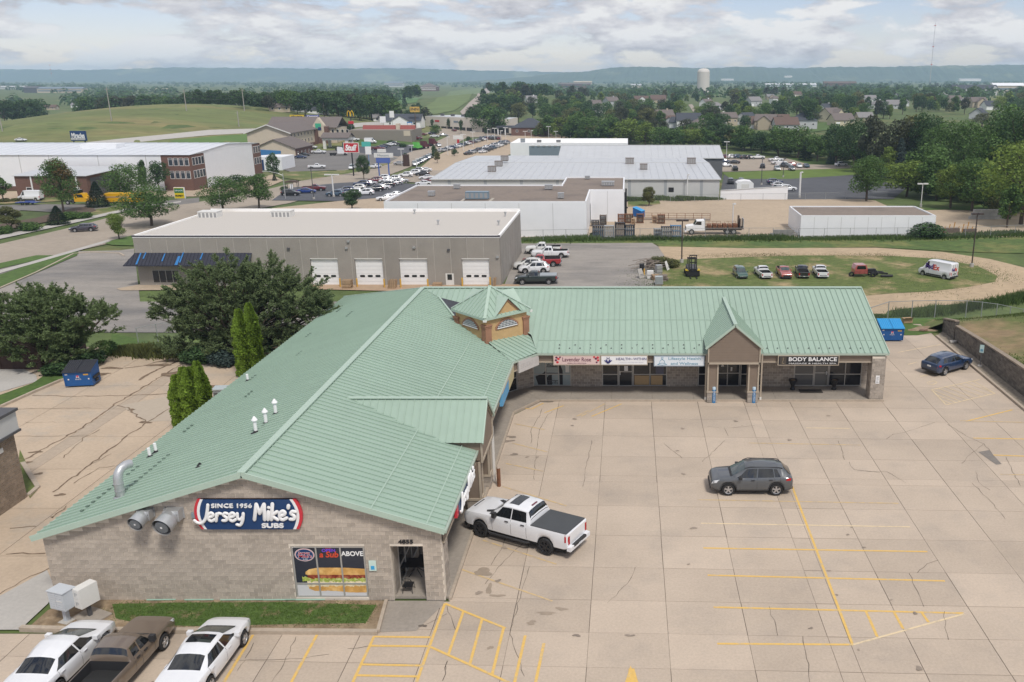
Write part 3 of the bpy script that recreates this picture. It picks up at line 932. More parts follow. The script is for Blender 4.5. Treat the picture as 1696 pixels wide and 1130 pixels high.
tag(mb.build('snow_guard',mat('dark green metal',(0.12,0.175,0.135),0.6),roof),kind='stuff')
mb=MB()
mb.prism([(-14.87,67.05,5.93),(-12.55,62.6,5.20),(-10.05,65.0,5.30)],(0,0,0.05))
mb.build('roof_membrane',MEMB,roof)
mb=MB()
mb.bar((-14.9,67.1,6.0),(-12.6,62.55,5.27),0.12,0.1)
mb.build('valley_flashing',ROOFG_T,roof)
def top_z(X):
 return ZR-KS*abs(X-XRG)-0.20
wall=empty_part('front_wall',PLZ)
WY0,WY1=34.375,34.62
mb=MB()
def gable_piece(x0,x1,z0):
 xs=[x0]+([XRG] if x0<XRG<x1 else [])+[x1]
 P=[(x0,WY0,z0),(x1,WY0,z0)]+[(x,WY0,top_z(x)) for x in reversed(xs)]
 mb.prism(P,(0,WY1-WY0,0))
gable_piece(-25.73,-14.90,0)
mb.box((-14.90,WY0,0),(-11.63,WY1,0.15))
gable_piece(-14.90,-11.63,2.73)
gable_piece(-11.63,-10.5,0)
gable_piece(-10.5,-9.05,2.74)
gable_piece(-9.05,-8.2,0)
mb.build('mortar_bed',MORTAR,wall)
bm_block=MB()
bm_block.box((0.012,-0.008,0.011),(0.3945,0.03,0.1925))
blk=bm_block.mesh('block',CMU)
rest,singles=MB(),[]
BH,BL=0.2035,0.4065
for r in range(31):
 z=0.02+r*BH
 x=-25.73-(BL/2 if r%2 else 0)
 while x<-8.25:
  x0,x1=max(x,-25.73),min(x+BL,-8.2)
  x+=BL
  if z+BH>min(top_z(x0),top_z(x1))-0.02:
   continue
  segs=[(x0,x1)]
  for (a,b,za,zb) in ((-14.90,-11.63,0.15,2.73),(-10.5,-9.05,-1,2.74)):
   if z+BH>za+0.03 and z<zb-0.05:
    segs=[(s,min(e,a)) for s,e in segs if s<a]+[(max(s,b),e) for s,e in segs if e>b]
  for s,e in segs:
   if e-s<0.07:
    continue
   full=abs(e-s-BL)<0.002
   if full and 5<=r<=13 and len(singles)<296:
    o=mobj('block',blk,wall)
    o.location=(s,WY0-0.008,z)
    singles.append(o)
   else:
    rest.box((s+0.012,WY0-0.016,z+0.011),(e-0.012,WY0+0.02,z+0.1925))
tag(rest.build('block_courses',CMU,wall),kind='stuff')
def courses(name,o,u,n,L,H,m=CMU2,parent=PLZ,start=0,mort=MORTAR,bl=BL,bh=BH,dep=0.02,z0=0.0):
 """Block courses on a vertical face from o along u, standing dep proud towards n, over a mortar sheet."""
 o,u,n=Vector(o),Vector(u).normalized(),Vector(n).normalized()
 a,b=MB(),MB()
 for r in range(int(H/bh+0.01)):
  x=-(bl/2 if (r+start)%2 else 0)
  while x<L-0.02:
   s,e=max(x,0)+0.011,min(x+bl,L)-0.011
   x+=bl
   if e-s<0.05:
    continue
   c=o+u*((s+e)/2)+Vector((0,0,z0+r*bh+bh/2))+n*(dep/2)
   a.obox(c,u*((e-s)/2),n*(dep/2),(0,0,bh/2-0.010))
 b.obox(o+u*(L/2)+Vector((0,0,z0+H/2))-n*0.03,u*(L/2),n*0.03,(0,0,H/2))
 w=b.build(name,mort,parent)
 if parent is PLZ:
  KIDS.setdefault(w.name,[])
 return tag(a.build('block_courses',m,w),kind='stuff')
courses('pillar_face',(-8.2,34.62,0),(0,1,0),(1,0,0),0.8,2.95)
courses('pillar_face',(-9.05,35.42,0),(0,-1,0),(-1,0,0),1.0,2.74)
courses('passage_face',(-10.5,34.63,0),(0,1,0),(1,0,0),0.6,2.74)
courses('side_wall',(-25.73,77.4,0),(0,-1,0),(-1,0,0),43.0,3.25)
courses('side_wall',(18.45,62.7,0),(0,1,0),(1,0,0),15.0,3.4)
courses('pillar_face',(17.55,59.8,0),(1,0,0),(0,-1,0),0.98,3.4)
courses('pillar_face',(18.53,59.8,0),(0,1,0),(1,0,0),1.0,3.4)
courses('pillar_face',(17.55,60.8,0),(0,-1,0),(-1,0,0),1.0,3.0)
mb=MB()
mb.box((-25.6,34.7,0.0),(-10.9,77.3,2.9))
mb.box((-10.9,62.95,0.0),(18.3,77.3,2.9))
mb.build('interior',mat('shop interior',(0.10,0.095,0.09),0.9),PLZ)
mb=MB()
mb.poly([(XL+0.4,34.5,3.15),(-10.3,34.5,2.95),(-10.3,77,2.95),(XL+0.4,77,3.15)])
mb.poly([(-10.35,34.5,2.96),(-8.05,34.5,2.96),(-8.05,57.6,2.96),(-6.55,60.0,2.96),(18.6,60.0,2.96),(18.6,62.8,2.96),(-10.35,62.8,2.96)])
mb.build('soffit',TRIM,PLZ)
mb,tb=MB(),MB()
for a,b in [((-8.12,34.4),(-8.12,57.6)),((-8.1,57.62),(-6.62,59.96)),((-6.62,59.98),(18.5,59.98))]:
 mb.bar((*a,3.27),(*b,3.27),0.06,0.62)
 tb.bar((*a,2.94),(*b,2.94),0.11,0.09)
mb.build('fascia',FASCIA,PLZ)
tb.build('fascia_trim',TRIM,PLZ)
def storefront(name,x0,x1,z0,z1,cols,Y,trans=(0.40,),parent=PLZ,fr=0.065,axis='x',gm=None,dep=0.08):
 """Glazed shop window: an aluminium frame as the part, each pane a sub-part."""
 f=MB()
 def bx(a0,a1,b0,b1,d=0.0):
  if axis=='x':
   f.box((a0,Y-d,b0),(a1,Y+dep,b1))
  else:
   f.box((Y-dep,a0,b0),(Y+d,a1,b1))
 W=x1-x0
 zs=[z0]+[z0+(z1-z0)*t for t in trans]+[z1]
 ed=[0]+list(np.cumsum(cols)) if isinstance(cols,(list,tuple)) else [i/cols for i in range(cols+1)]
 xs=[x0+W*e/ed[-1] for e in ed]
 bx(x0,x1,z0,z0+fr)
 bx(x0,x1,z1-fr,z1)
 for x in xs:
  xa=min(max(x-fr/2,x0),x1-fr)
  bx(xa,xa+fr,z0+fr,z1-fr,0.004)
 for z in zs[1:-1]:
  for xa,xb in zip(xs,xs[1:]):
   bx(xa+fr/2,xb-fr/2,z-fr/2,z+fr/2,-0.003)
 w=f.build(name,ALU,parent)
 for xa,xb in zip(xs,xs[1:]):
  for za,zb in zip(zs,zs[1:]):
   g=MB()
   if axis=='x':
    g.box((xa,Y+0.035,za),(xb,Y+0.05,zb))
   else:
    g.box((Y-0.05,xa,za),(Y-0.035,xb,zb))
   g.build('pane',gm or GLASS,w)
 return w
swin=storefront('window',-14.88,-11.65,0.15,2.71,3,34.40,(0.27,),gm=mat('printed film, dark',(0.03,0.035,0.05),0.25))
KIDS.setdefault(swin.name,[])
FILM_W=mat('printed film, pale',(0.60,0.60,0.61),0.4)
BREAD=mat('printed bread',(0.62,0.34,0.10),0.5,var=0.25,vscale=3,alt=(0.75,0.50,0.2),altpos=(0.45,0.65),altscale=1.5)
BACON=mat('printed bacon',(0.22,0.035,0.02),0.5,var=0.5,vscale=8,alt=(0.42,0.14,0.07),altpos=(0.45,0.6),altscale=6)
LETT=mat('printed lettuce',(0.35,0.42,0.08),0.5,var=0.5,vscale=9,alt=(0.6,0.58,0.3),altpos=(0.5,0.62),altscale=7)
CREAM=mat('printed filling',(0.72,0.62,0.42),0.5,var=0.3,vscale=7)
NAVY=mat('navy sign face',(0.012,0.045,0.135),0.4)
RED=mat('sign red',(0.55,0.035,0.05),0.4)
SIGNW=mat('sign white',(0.78,0.78,0.78),0.45)
fy=34.43
def film(poly,m,y,name='printed_film'):
 mb=MB()
 mb.prism([(p[0],y,p[1]) for p in poly],(0,0.003,0))
 mb.build(name,m,swin)
film([(-14.83,0.22),(-11.70,0.22),(-11.70,0.86),(-14.83,0.86)],FILM_W,fy-0.001)
def wavy(x0,x1,zlo,zhi,a,n,seed,rag=0.0):
 R=random.Random(seed)
 xs=[x0+(x1-x0)*i/n for i in range(n+1)]
 P=[(x,zlo(x)+R.uniform(-a,a)) for x in xs]+[(x,zhi(x)+R.uniform(-a,a)*rag) for x in reversed(xs)]
 return P
xa,xb=-14.35,-11.70
film(wavy(-14.3,xb, lambda x:0.42+0.05*math.sin(2.2*x) if x>-14.0 else 0.58-0.5*(x+14.3), lambda x:0.80,0.012,22,3),BREAD,fy-0.003)
film(wavy(-14.35,xb, lambda x:0.70, lambda x:0.98,0.045,40,4,0.4),CREAM,fy-0.0045)
film(wavy(-14.55,xb, lambda x:0.93, lambda x:1.16,0.05,44,5,1.0),LETT,fy-0.006)
film(wavy(-14.3,xb, lambda x:1.10, lambda x:1.36,0.05,40,6,0.5),BACON,fy-0.0075)
film([(-14.38,1.30),(-14.30,1.28),(xb,1.28),(xb,1.58),(-12.6,1.64),(-13.8,1.64),(-14.2,1.56),(-14.38,1.42)],BREAD,fy-0.009)
def disc(c,rx,rz,y,m,parent,name,n=36,dep=0.004):
 mb=MB()
 mb.prism([(c[0]+rx*math.cos(2*PI*k/n),y,c[1]+rz*math.sin(2*PI*k/n)) for k in range(n)],(0,dep,0))
 return mb.build(name,m,parent)
disc((-14.33,2.28),0.44,0.32,fy-0.002,SIGNW,swin,'printed_film')
disc((-14.33,2.28),0.42,0.305,fy-0.004,RED,swin,'printed_film')
disc((-14.33,2.28),0.40,0.29,fy-0.006,SIGNW,swin,'printed_film')
disc((-14.33,2.28),0.385,0.278,fy-0.008,NAVY,swin,'printed_film')
FX,FZ=(1,0,0),(0,0,1)
lettering("Jersey",(-14.35,fy-0.010,2.36),FX,FZ,0.58,0.19,SIGNW,swin,0.004,0.02,0.25)
lettering("Mike's",(-14.31,fy-0.010,2.22),FX,FZ,0.60,0.17,SIGNW,swin,0.004,0.02,0.2)
lettering("Jersey",(-14.35,fy-0.013,2.36),FX,FZ,0.55,0.16,RED,swin,0.004,0.005,0.25)
lettering("Mike's",(-14.31,fy-0.013,2.22),FX,FZ,0.57,0.14,RED,swin,0.004,0.005,0.2)
lettering("SUBS",(-14.31,fy-0.010,2.07),FX,FZ,0.22,0.06,SIGNW,swin,0.004)
PURP=mat('neon violet print',(0.16,0.06,0.55),0.4)
lettering("BE",(-13.25,fy-0.002,2.62),FX,FZ,0.25,0.07,RED,swin,0.004)
lettering("OPEN",(-13.25,fy-0.002,2.50),FX,FZ,0.6,0.16,PURP,swin,0.004,0.03)
lettering("a Sub",(-13.25,fy-0.006,2.30),FX,FZ,0.85,0.30,mat('print orange red',(0.60,0.07,0.03),0.4),swin,0.004,0.03,0.2)
lettering("ABOVE",(-12.22,fy-0.002,2.34),FX,FZ,0.98,0.24,SIGNW,swin,0.004,0.03)
mb=MB()
for x0,x1 in ((-21.6,-20.3),(-19.9,-18.6),(-18.3,-16.4),(-16.38,-14.9),(-15.4,-13.6)):
 mb.bar((x0,34.30,0.085),(x1,34.30,0.10),0.05,0.035)
mb.build('foot_flashing',mat('loose green flashing',(0.35,0.55,0.44),0.5,var=0.1),PLZ)
YS=62.62
wl1=storefront('window',-7.15,-4.3,0.16,2.5,3,YS,gm=mat('glass over a pale display',(0.30,0.36,0.37),0.12,spec=0.6,var=0.15,vscale=1))
mb=MB()
for p in [[(-6.1,0.25),(-5.75,0.25),(-5.75,1.05),(-6.0,1.0),(-6.15,0.8)],[(-7.0,0.9),(-6.35,1.2),(-6.15,1.5),(-6.15,0.9),(-6.25,0.25),(-6.8,0.25)],[(-5.15,0.25),(-4.93,0.25),(-4.93,1.35),(-5.1,1.9),(-5.22,2.0)]]:
 mb.prism([(x,YS+0.02,z) for x,z in p],(0,0.01,0))
mb.build('curtain_gap',BLACK,wl1)
mb=MB()
for z in (0.55,1.15,1.65):
 mb.box((-6.15,YS+0.018,z),(-5.25,YS+0.03,z+0.05))
for k in range(14):
 x,z=-6.1+(k%7)*0.12,(0.33,1.72)[k//7]
 mb.box((x,YS+0.016,z),(x+0.06,YS+0.032,z+0.10+0.07*(k%3)))
mb.build('shelf_display',DGREY,wl1)
mb=MB()
mb.box((-4.72,YS+0.015,1.25),(-4.42,YS+0.03,1.85))
mb.build('poster',OFFW,wl1)
storefront('window',-1.95,-0.72,0.16,2.45,1,YS)
dr=storefront('door',-0.70,0.36,0.14,2.45,1,YS,(0.5,))
mb=MB()
mb.box((-0.28,YS+0.01,1.35),(0.0,YS+0.03,1.75))
mb.build('notice',SIGNW,dr)
mb=MB()
mb.box((-0.62,YS-0.05,1.05),(-0.56,YS+0.0,1.35))
mb.build('handle',GALV,dr)
w3=storefront('window',0.38,2.95,0.16,2.45,2,YS)
mb=MB()
mb.box((0.5,YS+0.015,0.25),(1.6,YS+0.03,0.98))
mb.box((1.75,YS+0.015,0.25),(2.62,YS+0.03,0.98))
mb.build('counter',mat('pale wood counter',(0.42,0.29,0.15),0.6,var=0.1,stretch=(0.3,1,4),vscale=3),w3)
mb=MB()
mb.box((2.1,YS+0.02,1.05),(2.7,YS+0.03,1.85))
mb.build('poster',mat('dim poster',(0.10,0.10,0.14),0.4),w3)
storefront('window',5.3,6.7,0.16,2.5,2,YS)
dr2=storefront('door',6.75,8.45,0.14,2.6,[0.45,0.55],YS,(0.42,))
mb=MB()
mb.prism([(7.0,YS+0.01,1.7),(7.25,YS+0.01,1.7),(7.12,YS+0.01,2.05)],(0,0.02,0))
mb.box((7.75,YS+0.01,1.35),(7.87,YS+0.03,1.65))
mb.build('notice',OFFW,dr2)
storefront('window',8.5,10.1,0.16,2.5,2,YS)
storefront('window',12.55,14.05,0.16,2.5,1,YS,gm=mat('glass with drawn blind',(0.115,0.115,0.115),0.15,spec=0.5))
dr3=storefront('door',14.07,15.15,0.14,2.5,1,YS,(0.45,),gm=mat('glass with pale blind',(0.14,0.14,0.135),0.15,spec=0.5))
mb=MB()
mb.box((14.95,YS-0.05,1.05),(15.02,YS,1.35))
mb.build('handle',GALV,dr3)
storefront('window',15.17,17.65,0.16,2.5,2,YS)
for x0,x1 in ((-8.2,-7.15),(-4.3,-1.95),(2.95,5.3),(10.1,12.55),(17.65,18.5)):
 courses('shopfront_wall',(x0,YS,0.1),(1,0,0),(0,-1,0),x1-x0,2.6,start=1)
mb=MB()
mb.box((-7.15,YS+0.01,2.45),(18.4,YS+0.2,2.96))
mb.build('transom_panel',FASCIA,PLZ)
cw=MB()
cw.bar((-10.2,60.0,0.14),(-8.3,61.9,0.14),0.07,0.08)
cw.bar((-10.2,60.0,2.5),(-8.3,61.9,2.5),0.07,0.08)
cw.bar((-10.2,60.0,1.1),(-8.3,61.9,1.1),0.06,0.07)
for t in (0,0.5,1.0):
 x,y=-10.2+1.9*t,60.0+1.9*t
 cw.box((x-0.05,y-0.05,0.1),(x+0.05,y+0.05,2.54))
cwo=cw.build('window',ALU,PLZ)
KIDS.setdefault(cwo.name,[])
for t in (0,0.5):
 g=MB()
 g.prism([(-10.2+1.9*t,60.02+1.9*t,0.15),(-10.2+1.9*(t+.5),60.02+1.9*(t+.5),0.15),(-10.2+1.9*(t+.5),60.02+1.9*(t+.5),2.5),(-10.2+1.9*t,60.02+1.9*t,2.5)],(-0.02,0.02,0))
 g.build('pane',GLASS,cwo)
courses('shopfront_wall',(-8.3,61.9,0.1),(1.15,0.72,0),(0.53,-0.85,0),1.3,2.6)
for y0,y1 in ((35.3,38.6),(39.0,42.2),(46.2,49.6),(50.2,53.4),(54.0,59.6)):
 storefront('window',y0,y1,0.16,2.5,3,-10.42,axis='y')
mb=MB()
mb.box((-10.9,34.63,0),(-10.46,60,0.16))
mb.box((-10.9,34.63,2.5),(-10.46,60,2.95))
for y0,y1 in ((34.63,35.3),(38.6,39.0),(42.2,46.2),(49.6,50.2),(53.4,54.0)):
 mb.box((-10.9,y0,0.16),(-10.45,y1,2.5))
mb.build('shopfront_wall',CMU2,PLZ)
def gable_porch(axis,c,face,half=1.87,z0=3.0,ze=4.32,za=5.92):
 """axis 'x': the face looks towards -Y at Y=face, centred on X=c.  axis 'y': it looks towards +X at X=face, centred on Y=c."""
 def T(s,d,z):
  return (c+s,face-d,z) if axis=='x' else (face+d,c+s,z)
 g=empty_part('porch_gable',PLZ)
 k=(za-ze)/half
 mb=MB()
 back=-4.5 if axis=='x' else -3.5
 P=[T(-half+0.06,-0.03,z0+0.1),T(half-0.06,-0.03,z0+0.1),T(half-0.06,-0.03,ze-0.02),T(0,-0.03,za-0.10),T(-half+0.06,-0.03,ze-0.02)]
 vec=Vector(T(0,back,0))-Vector(T(0,-0.03,0))
 mb.prism(P,vec)
 mb.build('gable_wall',SIDING,g)
 mb=MB()
 z,i=z0+0.1,0
 while z<za-0.25:
  hw=half-0.07 if z+0.19<ze else max(0.05,(za-0.13-z-0.19)/k)
  a,b=Vector(T(-hw,0,z)),Vector(T(hw,0,z))
  o1=Vector(T(0,0.012,0))-Vector(T(0,0,0))
  o2=Vector(T(0,-0.012,0))-Vector(T(0,0,0))
  up=Vector((0,0,0.19))
  mb.add([a+o1,b+o1,b+o2+up,a+o2+up,a+o2,b+o2],[(0,1,2,3),(4,5,1,0)] if axis=='x' else [(0,1,2,3),(4,5,1,0)])
  z+=0.19
 mb.build('lap_siding',SIDING,g)
 mb=MB()
 mb.bar(T(-half,0.02,z0+0.05),T(half,0.02,z0+0.05),0.1,0.13)
 for s in (-1,1):
  mb.bar(T(s*(half-0.04),0.02,z0),T(s*(half-0.04),0.02,ze+0.02),0.1,0.10,up=(1,0,0) if axis=='x' else (0,1,0))
  mb.bar(T(s*(half+0.02),0.03,ze-0.09),T(0,0.03,za-0.14),0.08,0.13)
 mb.build('gable_trim',TRIM,g)
 ov,e=0.14,0.16
 rf=MB()
 zr,zee=za+0.03,ze-k*e+0.03
 if axis=='x':
  yb_r,yb_e=YR-(ZR-zr)/KS,YR-(ZR-zee)/KS
  for s in (-1,1):
   q=[T(s*(half+e),ov,zee),(c+s*(half+e),yb_e,zee),(c,yb_r,zr),T(0,ov,zr)]
   slope(q if s<0 else q[::-1],(0,1,0),0.40,g,joined=rf,rib=0.04)
 else:
  xb_r,xb_e=XRG+(ZR-zr)/KS,XRG+(ZR-zee)/KS
  for s in (-1,1):
   q=[T(s*(half+e),ov,zee),(xb_e,c+s*(half+e),zee),(xb_r,c,zr),T(0,ov,zr)]
   slope(q,(1,0,0),0.40,g,joined=rf,rib=0.04)
 rf.build('roof',ROOFG,g)
 mb=MB()
 rb=(c,YR-(ZR-zr)/KS+0.1,zr+0.03) if axis=='x' else (XRG+(ZR-zr)/KS-0.1,c,zr+0.03)
 mb.bar(T(0,ov+0.01,zr+0.03),rb,0.26,0.06)
 for s in (-1,1):
  mb.bar(T(s*(half+e+0.02),ov,zee-0.05),T(0,ov,zr-0.06),0.06,0.15)
 mb.build('ridge_cap',ROOFG_T,g)
 for s in (-1,1):
  p=MB()
  s0,s1=sorted((s*1.80,s*1.12))
  lo,hi=T(s0,-0.15,0.86),T(s1,-0.85,z0)
  p.box([min(a,b) for a,b in zip(lo,hi)],[max(a,b) for a,b in zip(lo,hi)])
  po=p.build('pier',SIDING,g)
  KIDS.setdefault(po.name,[])
  t=MB()
  for ss in (s0,s1):
   for dd in (-0.15,-0.85):
    x,y,_=T(ss,dd,0)
    t.box((x-0.055,y-0.055,0.9),(x+0.055,y+0.055,z0+0.01))
  lo,hi=T(s0-0.08,-0.07,0.78),T(s1+0.08,-0.93,0.90)
  t.box([min(a,b) for a,b in zip(lo,hi)],[max(a,b) for a,b in zip(lo,hi)])
  t.build('pier_trim',TRIM,po)
  b=MB()
  for r in range(4):
   for q in range(2):
    ins=0.0 if r%2 else 0.004
    sa,sb=s0-0.04+0.38*q,s0-0.04+0.38*(q+1)-0.012
    lo,hi=T(sa,-0.11-ins,0.03+r*0.19),T(sb,-0.89+ins,0.03+r*0.19+0.178)
    b.box([min(u,v) for u,v in zip(lo,hi)],[max(u,v) for u,v in zip(lo,hi)])
  b.build('block_courses',CMU2,po)
 return g
gable_porch('x',7.555,59.3)
gable_porch('y',44.42,-7.74)
for x,y,zt_ in ((5.62,59.72,3.6),(9.62,59.72,3.6),(-7.72,46.35,3.5)):
 mb=MB()
 mb.box((x-0.055,y-0.05,0.35),(x+0.055,y+0.05,zt_))
 mb.box((x-0.065,y-0.06,0.12),(x+0.065,y+0.06,0.36),1)
 mb.build('downspout',[TRIM if y>50 else OFFW,OFFW],PLZ)
tw=empty_part('tower',PLZ)
TC=Vector((-10.1,62.5,0))
HD=2.62
cor=[TC+Vector(d)*HD for d in ((0,-1,0),(1,0,0),(0,1,0),(-1,0,0))]
mb=MB()
mb.prism([(p.x,p.y,3.9) for p in cor],(0,0,2.2))
mb.build('tower_wall',STUCCO,tw)
for i,p in enumerate(cor):
 d=(p-TC).normalized()
 mb=MB()
 a=Vector((d.x-d.y,d.x+d.y,0)).normalized()
 b=Vector((-a.y,a.x,0))
 mb.obox((p.x-d.x*0.20,p.y-d.y*0.20,4.75),a*0.26,b*0.26,(0,0,0.85))
 mb.obox((p.x-d.x*0.20,p.y-d.y*0.20,5.64),a*0.32,b*0.32,(0,0,0.05))
 mb.obox((p.x-d.x*0.20,p.y-d.y*0.20,5.52),a*0.29,b*0.29,(0,0,0.04))
 mb.build('pilaster',ORANGE,tw)
tr=MB()
rc=[TC+Vector(d)*(HD+0.30) for d in ((0,-1,0),(1,0,0),(0,1,0),(-1,0,0))]
apex=Vector((TC.x,TC.y,7.95))
for i in range(4):
 a,b=rc[i],rc[(i+1)%4]
 slope([(a.x,a.y,6.26),(b.x,b.y,6.26),apex],(b-a),0.36,tw,joined=tr,rib=0.05)
tr.build('tower_roof',ROOFG,tw)
mb=MB()
for i in range(4):
 a,b=rc[i],rc[(i+1)%4]
 mb.bar((a.x,a.y,6.29),(apex.x,apex.y,apex.z+0.03),0.22,0.05)
 mb.bar((a.x,a.y,6.17),(b.x,b.y,6.17),0.06,0.18)
mb.build('hip_cap',ROOFG_T,tw)
mb=MB()
mb.prism([(p.x,p.y,6.08) for p in [TC+(q-TC)*0.97 for q in rc]],(0,0,0.03))
mb.build('soffit',TRIM,tw)
for i in range(4):
 a,b=cor[i],cor[(i+1)%4]
 u=(b-a).normalized()
 n=Vector((u.y,-u.x,0))
 mid=(a+b)/2
 def Q(s,z,d):
  p=mid+u*s+n*d
  return (p.x,p.y,z)
 if i!=3:
  pd=empty_part('pediment',tw)
  mb=MB()
  mb.prism([Q(-1.0,6.28,0.12),Q(1.0,6.28,0.12),Q(0,7.28,0.12)],n*0.02-n*0.9)
  mb.build('pediment_wall',STUCCO,pd)
  mb=MB()
  for s in (-1,1):
   mb.bar(Q(s*1.0,6.36,0.16),Q(0,7.26,0.16),0.06,0.10)
  mb.build('pediment_trim',ORANGE,pd)
  rf=MB()
  for s in (-1,1):
   q=[Q(s*1.18,6.24,0.30),Q(s*1.18,6.24,0.2),Q(0,7.40,-1.05),Q(0,7.40,0.30)]
   rf.prism(q,(0,0,0.04))
  rf.build('pediment_roof',ROOFG_T,pd)
 def arch(w,z0,zs,zc,n_=16):
  P=[(-w,z0),(w,z0),(w,zs)]
  for k in range(1,n_):
   t=k/n_
   x=w-2*w*t
   P.append((x,zs+(zc-zs)*(1-(x/w)**2)))
  return P+[(-w,zs)]
 fr=MB()
 fr.prism([Q(s,z,0.0) for s,z in arch(1.02,5.16,5.40,5.92)],n*0.05)
 wo=fr.build('window',ORANGE,tw)
 KIDS.setdefault(wo.name,[])
 fr=MB()
 fr.prism([Q(s,z,0.05) for s,z in arch(0.88,5.28,5.38,5.78)],n*0.012)
 fr.build('pane',GLASS_B,wo)
 fr=MB()
 for k in range(-6,7):
  s=k*0.13
  zc=5.38+0.40*(1-(s/0.88)**2)
  fr.bar(Q(s,5.28,0.07),Q(s,zc-0.01,0.07),0.018,0.02,up=n)
 for z in (5.40,5.52,5.64):
  w=0.88*math.sqrt(max(0,1-(z-5.38)/0.40))-0.01
  fr.bar(Q(-w,z,0.072),Q(w,z,0.072),0.018,0.02,up=n)
 fr.bar(Q(-0.9,5.26,0.075),Q(0.9,5.26,0.075),0.05,0.05)
 fr.build('muntin',SIGNW,wo)
mb=MB()
for p in rc[:2]:
 mb.box((p.x-0.13,p.y-0.05,6.0),(p.x+0.13,p.y+0.12,6.14))
mb.build('lamp',OFFW,tw)
def catmull(pts,n=7):
 P=[Vector((p[0],p[1],0)) for p in pts]
 if len(P)<3:
  return P
 P=[P[0]*2-P[1]]+P+[P[-1]*2-P[-2]]
 out=[]
 for i in range(1,len(P)-2):
  for k in range(n):
   t=k/n
   out.append(0.5*((2*P[i])+(P[i+1]-P[i-1])*t+(2*P[i-1]-5*P[i]+4*P[i+1]-P[i+2])*t*t+(3*P[i]-P[i-1]-3*P[i+1]+P[i+2])*t**3))
 out.append(P[-2])
 return out
SCRIPT={'J':([[(1.35,2.1),(1.25,1.2),(1.05,0.3),(0.6,-0.25),(0.1,-0.2),(-0.25,0.1)]],1.3),'e':([[(0.05,0.45),(0.5,0.6),(0.62,0.88),(0.38,1.05),(0.08,0.75),(0.1,0.25),(0.42,0.02),(0.85,0.25)]],0.92),'r':([[(0.05,0.0),(0.12,0.95)],[(0.12,0.6),(0.32,0.98),(0.62,0.95)]],0.75),'s':([[(0.62,0.95),(0.32,1.02),(0.15,0.75),(0.5,0.45),(0.45,0.1),(0.05,0.08)]],0.78),'y':([[(0.05,1.0),(0.1,0.4),(0.4,0.2),(0.68,0.55)],[(0.75,1.0),(0.66,0.1),(0.4,-0.5),(0.0,-0.45)]],0.95),'M':([[(0.05,0.0),(0.25,1.9)],[(0.25,1.9),(0.62,0.75)],[(0.62,0.75),(1.1,1.9)],[(1.1,1.9),(1.15,0.0)]],1.42),'i':([[(0.1,0.0),(0.14,1.0)],[(0.17,1.45),(0.17,1.5)]],0.42),'k':([[(0.05,0.0),(0.15,1.95)],[(0.68,1.0),(0.15,0.5),(0.75,0.0)]],0.88),"'":([[(0.1,1.75),(0.05,1.4)]],0.22),}
def script_word(word,right,up,o,size,r,m,parent,depth=0.09,name='script_lettering',slant=0.12,dx=0.0):
 """Heavy hand-lettered word out of stroke paths."""
 right,up=Vector(right),Vector(up)
 nrm=right.cross(up)
 x=dx
 for ch in word:
  st,adv=SCRIPT[ch]
  mb=MB()
  for s in st:
   P=catmull(s)
   pts=[(x+p.x+p.y*slant,p.y,0) for p in P]
   d0=(Vector(pts[1])-Vector(pts[0])).normalized()*r*0.7
   d1=(Vector(pts[-1])-Vector(pts[-2])).normalized()*r*0.7
   pts=[tuple(Vector(pts[0])-d0)]+pts+[tuple(Vector(pts[-1])+d1)]
   mb.tube(pts,[r*0.55]+[r]*(len(pts)-2)+[r*0.55],8)
  mb.v=[tuple(Vector(o)+right*(p[0]*size)+up*(p[1]*size)+nrm*(p[2]/r*depth/2)) for p in mb.v]
  mb.build(name,m,parent,smooth=50)
  x+=adv
 return x
js=thing('shop_sign','long navy sandwich shop sign with white script and red ends on the gable wall','sign',(0,0,0))
SGY=34.33
sx0,sx1,sz0,sz1=-18.75,-14.20,3.66,5.10
def sign_outline(g):
 P=[]
 for k in range(9):
  t=-1+2*k/8
  P.append((sx1-g+0.22*(1-t*t)-0.15,sz0+g*0.0+(sz1-sz0)*(k/8)))
 for k in range(9):
  t=1-2*k/8
  P.append((sx0+g-0.22*(1-t*t)+0.15,sz0+(sz1-sz0)*(1-k/8)))
 return P
for g,m,d,nm in ((0.0,RED,0.00,'sign_border'),(0.13,SIGNW,0.012,'sign_stripe'),(0.26,NAVY,0.024,'sign_panel')):
 mb=MB()
 ins=0.002*(g>0)
 mb.prism([(x,SGY-0.10-d,z) for x,z in sign_outline(g)],(0,0.10+d-ins,0))
 mb.build(nm,m,js)
lettering("SINCE 1956",(-17.12,SGY-0.16,4.82),FX,FZ,1.75,0.20,SIGNW,js,0.06,0.02,spacing=1.1)
script_word("Jersey",FX,FZ,(-18.72,SGY-0.19,4.10),0.375,0.19,SIGNW,js)
script_word("Mike's",FX,FZ,(-16.22,SGY-0.19,4.16),0.40,0.20,SIGNW,js)
lettering("SUBS",(-15.45,SGY-0.16,3.87),FX,FZ,0.95,0.22,SIGNW,js,0.06,0.025)
num=thing('address_number','black address numerals over the corner opening','sign',(0,0,0))
lettering("4855",(-9.78,34.34,2.98),FX,FZ,0.66,0.20,BLACK,num,0.03,0.025)
mb=MB()
mb.box((-11.48,34.30,1.55),(-11.16,34.345,2.05))
pn=mb.build('wall_notice',mat('pale green notice',(0.55,0.68,0.62),0.5))
tag(pn,'small pale notice board with a blue square beside the film covered window','sign')
mb=MB()
mb.box((-11.40,34.292,1.62),(-11.24,34.30,1.80))
mb.build('pictogram',mat('notice blue',(0.05,0.35,0.65),0.5),pn)
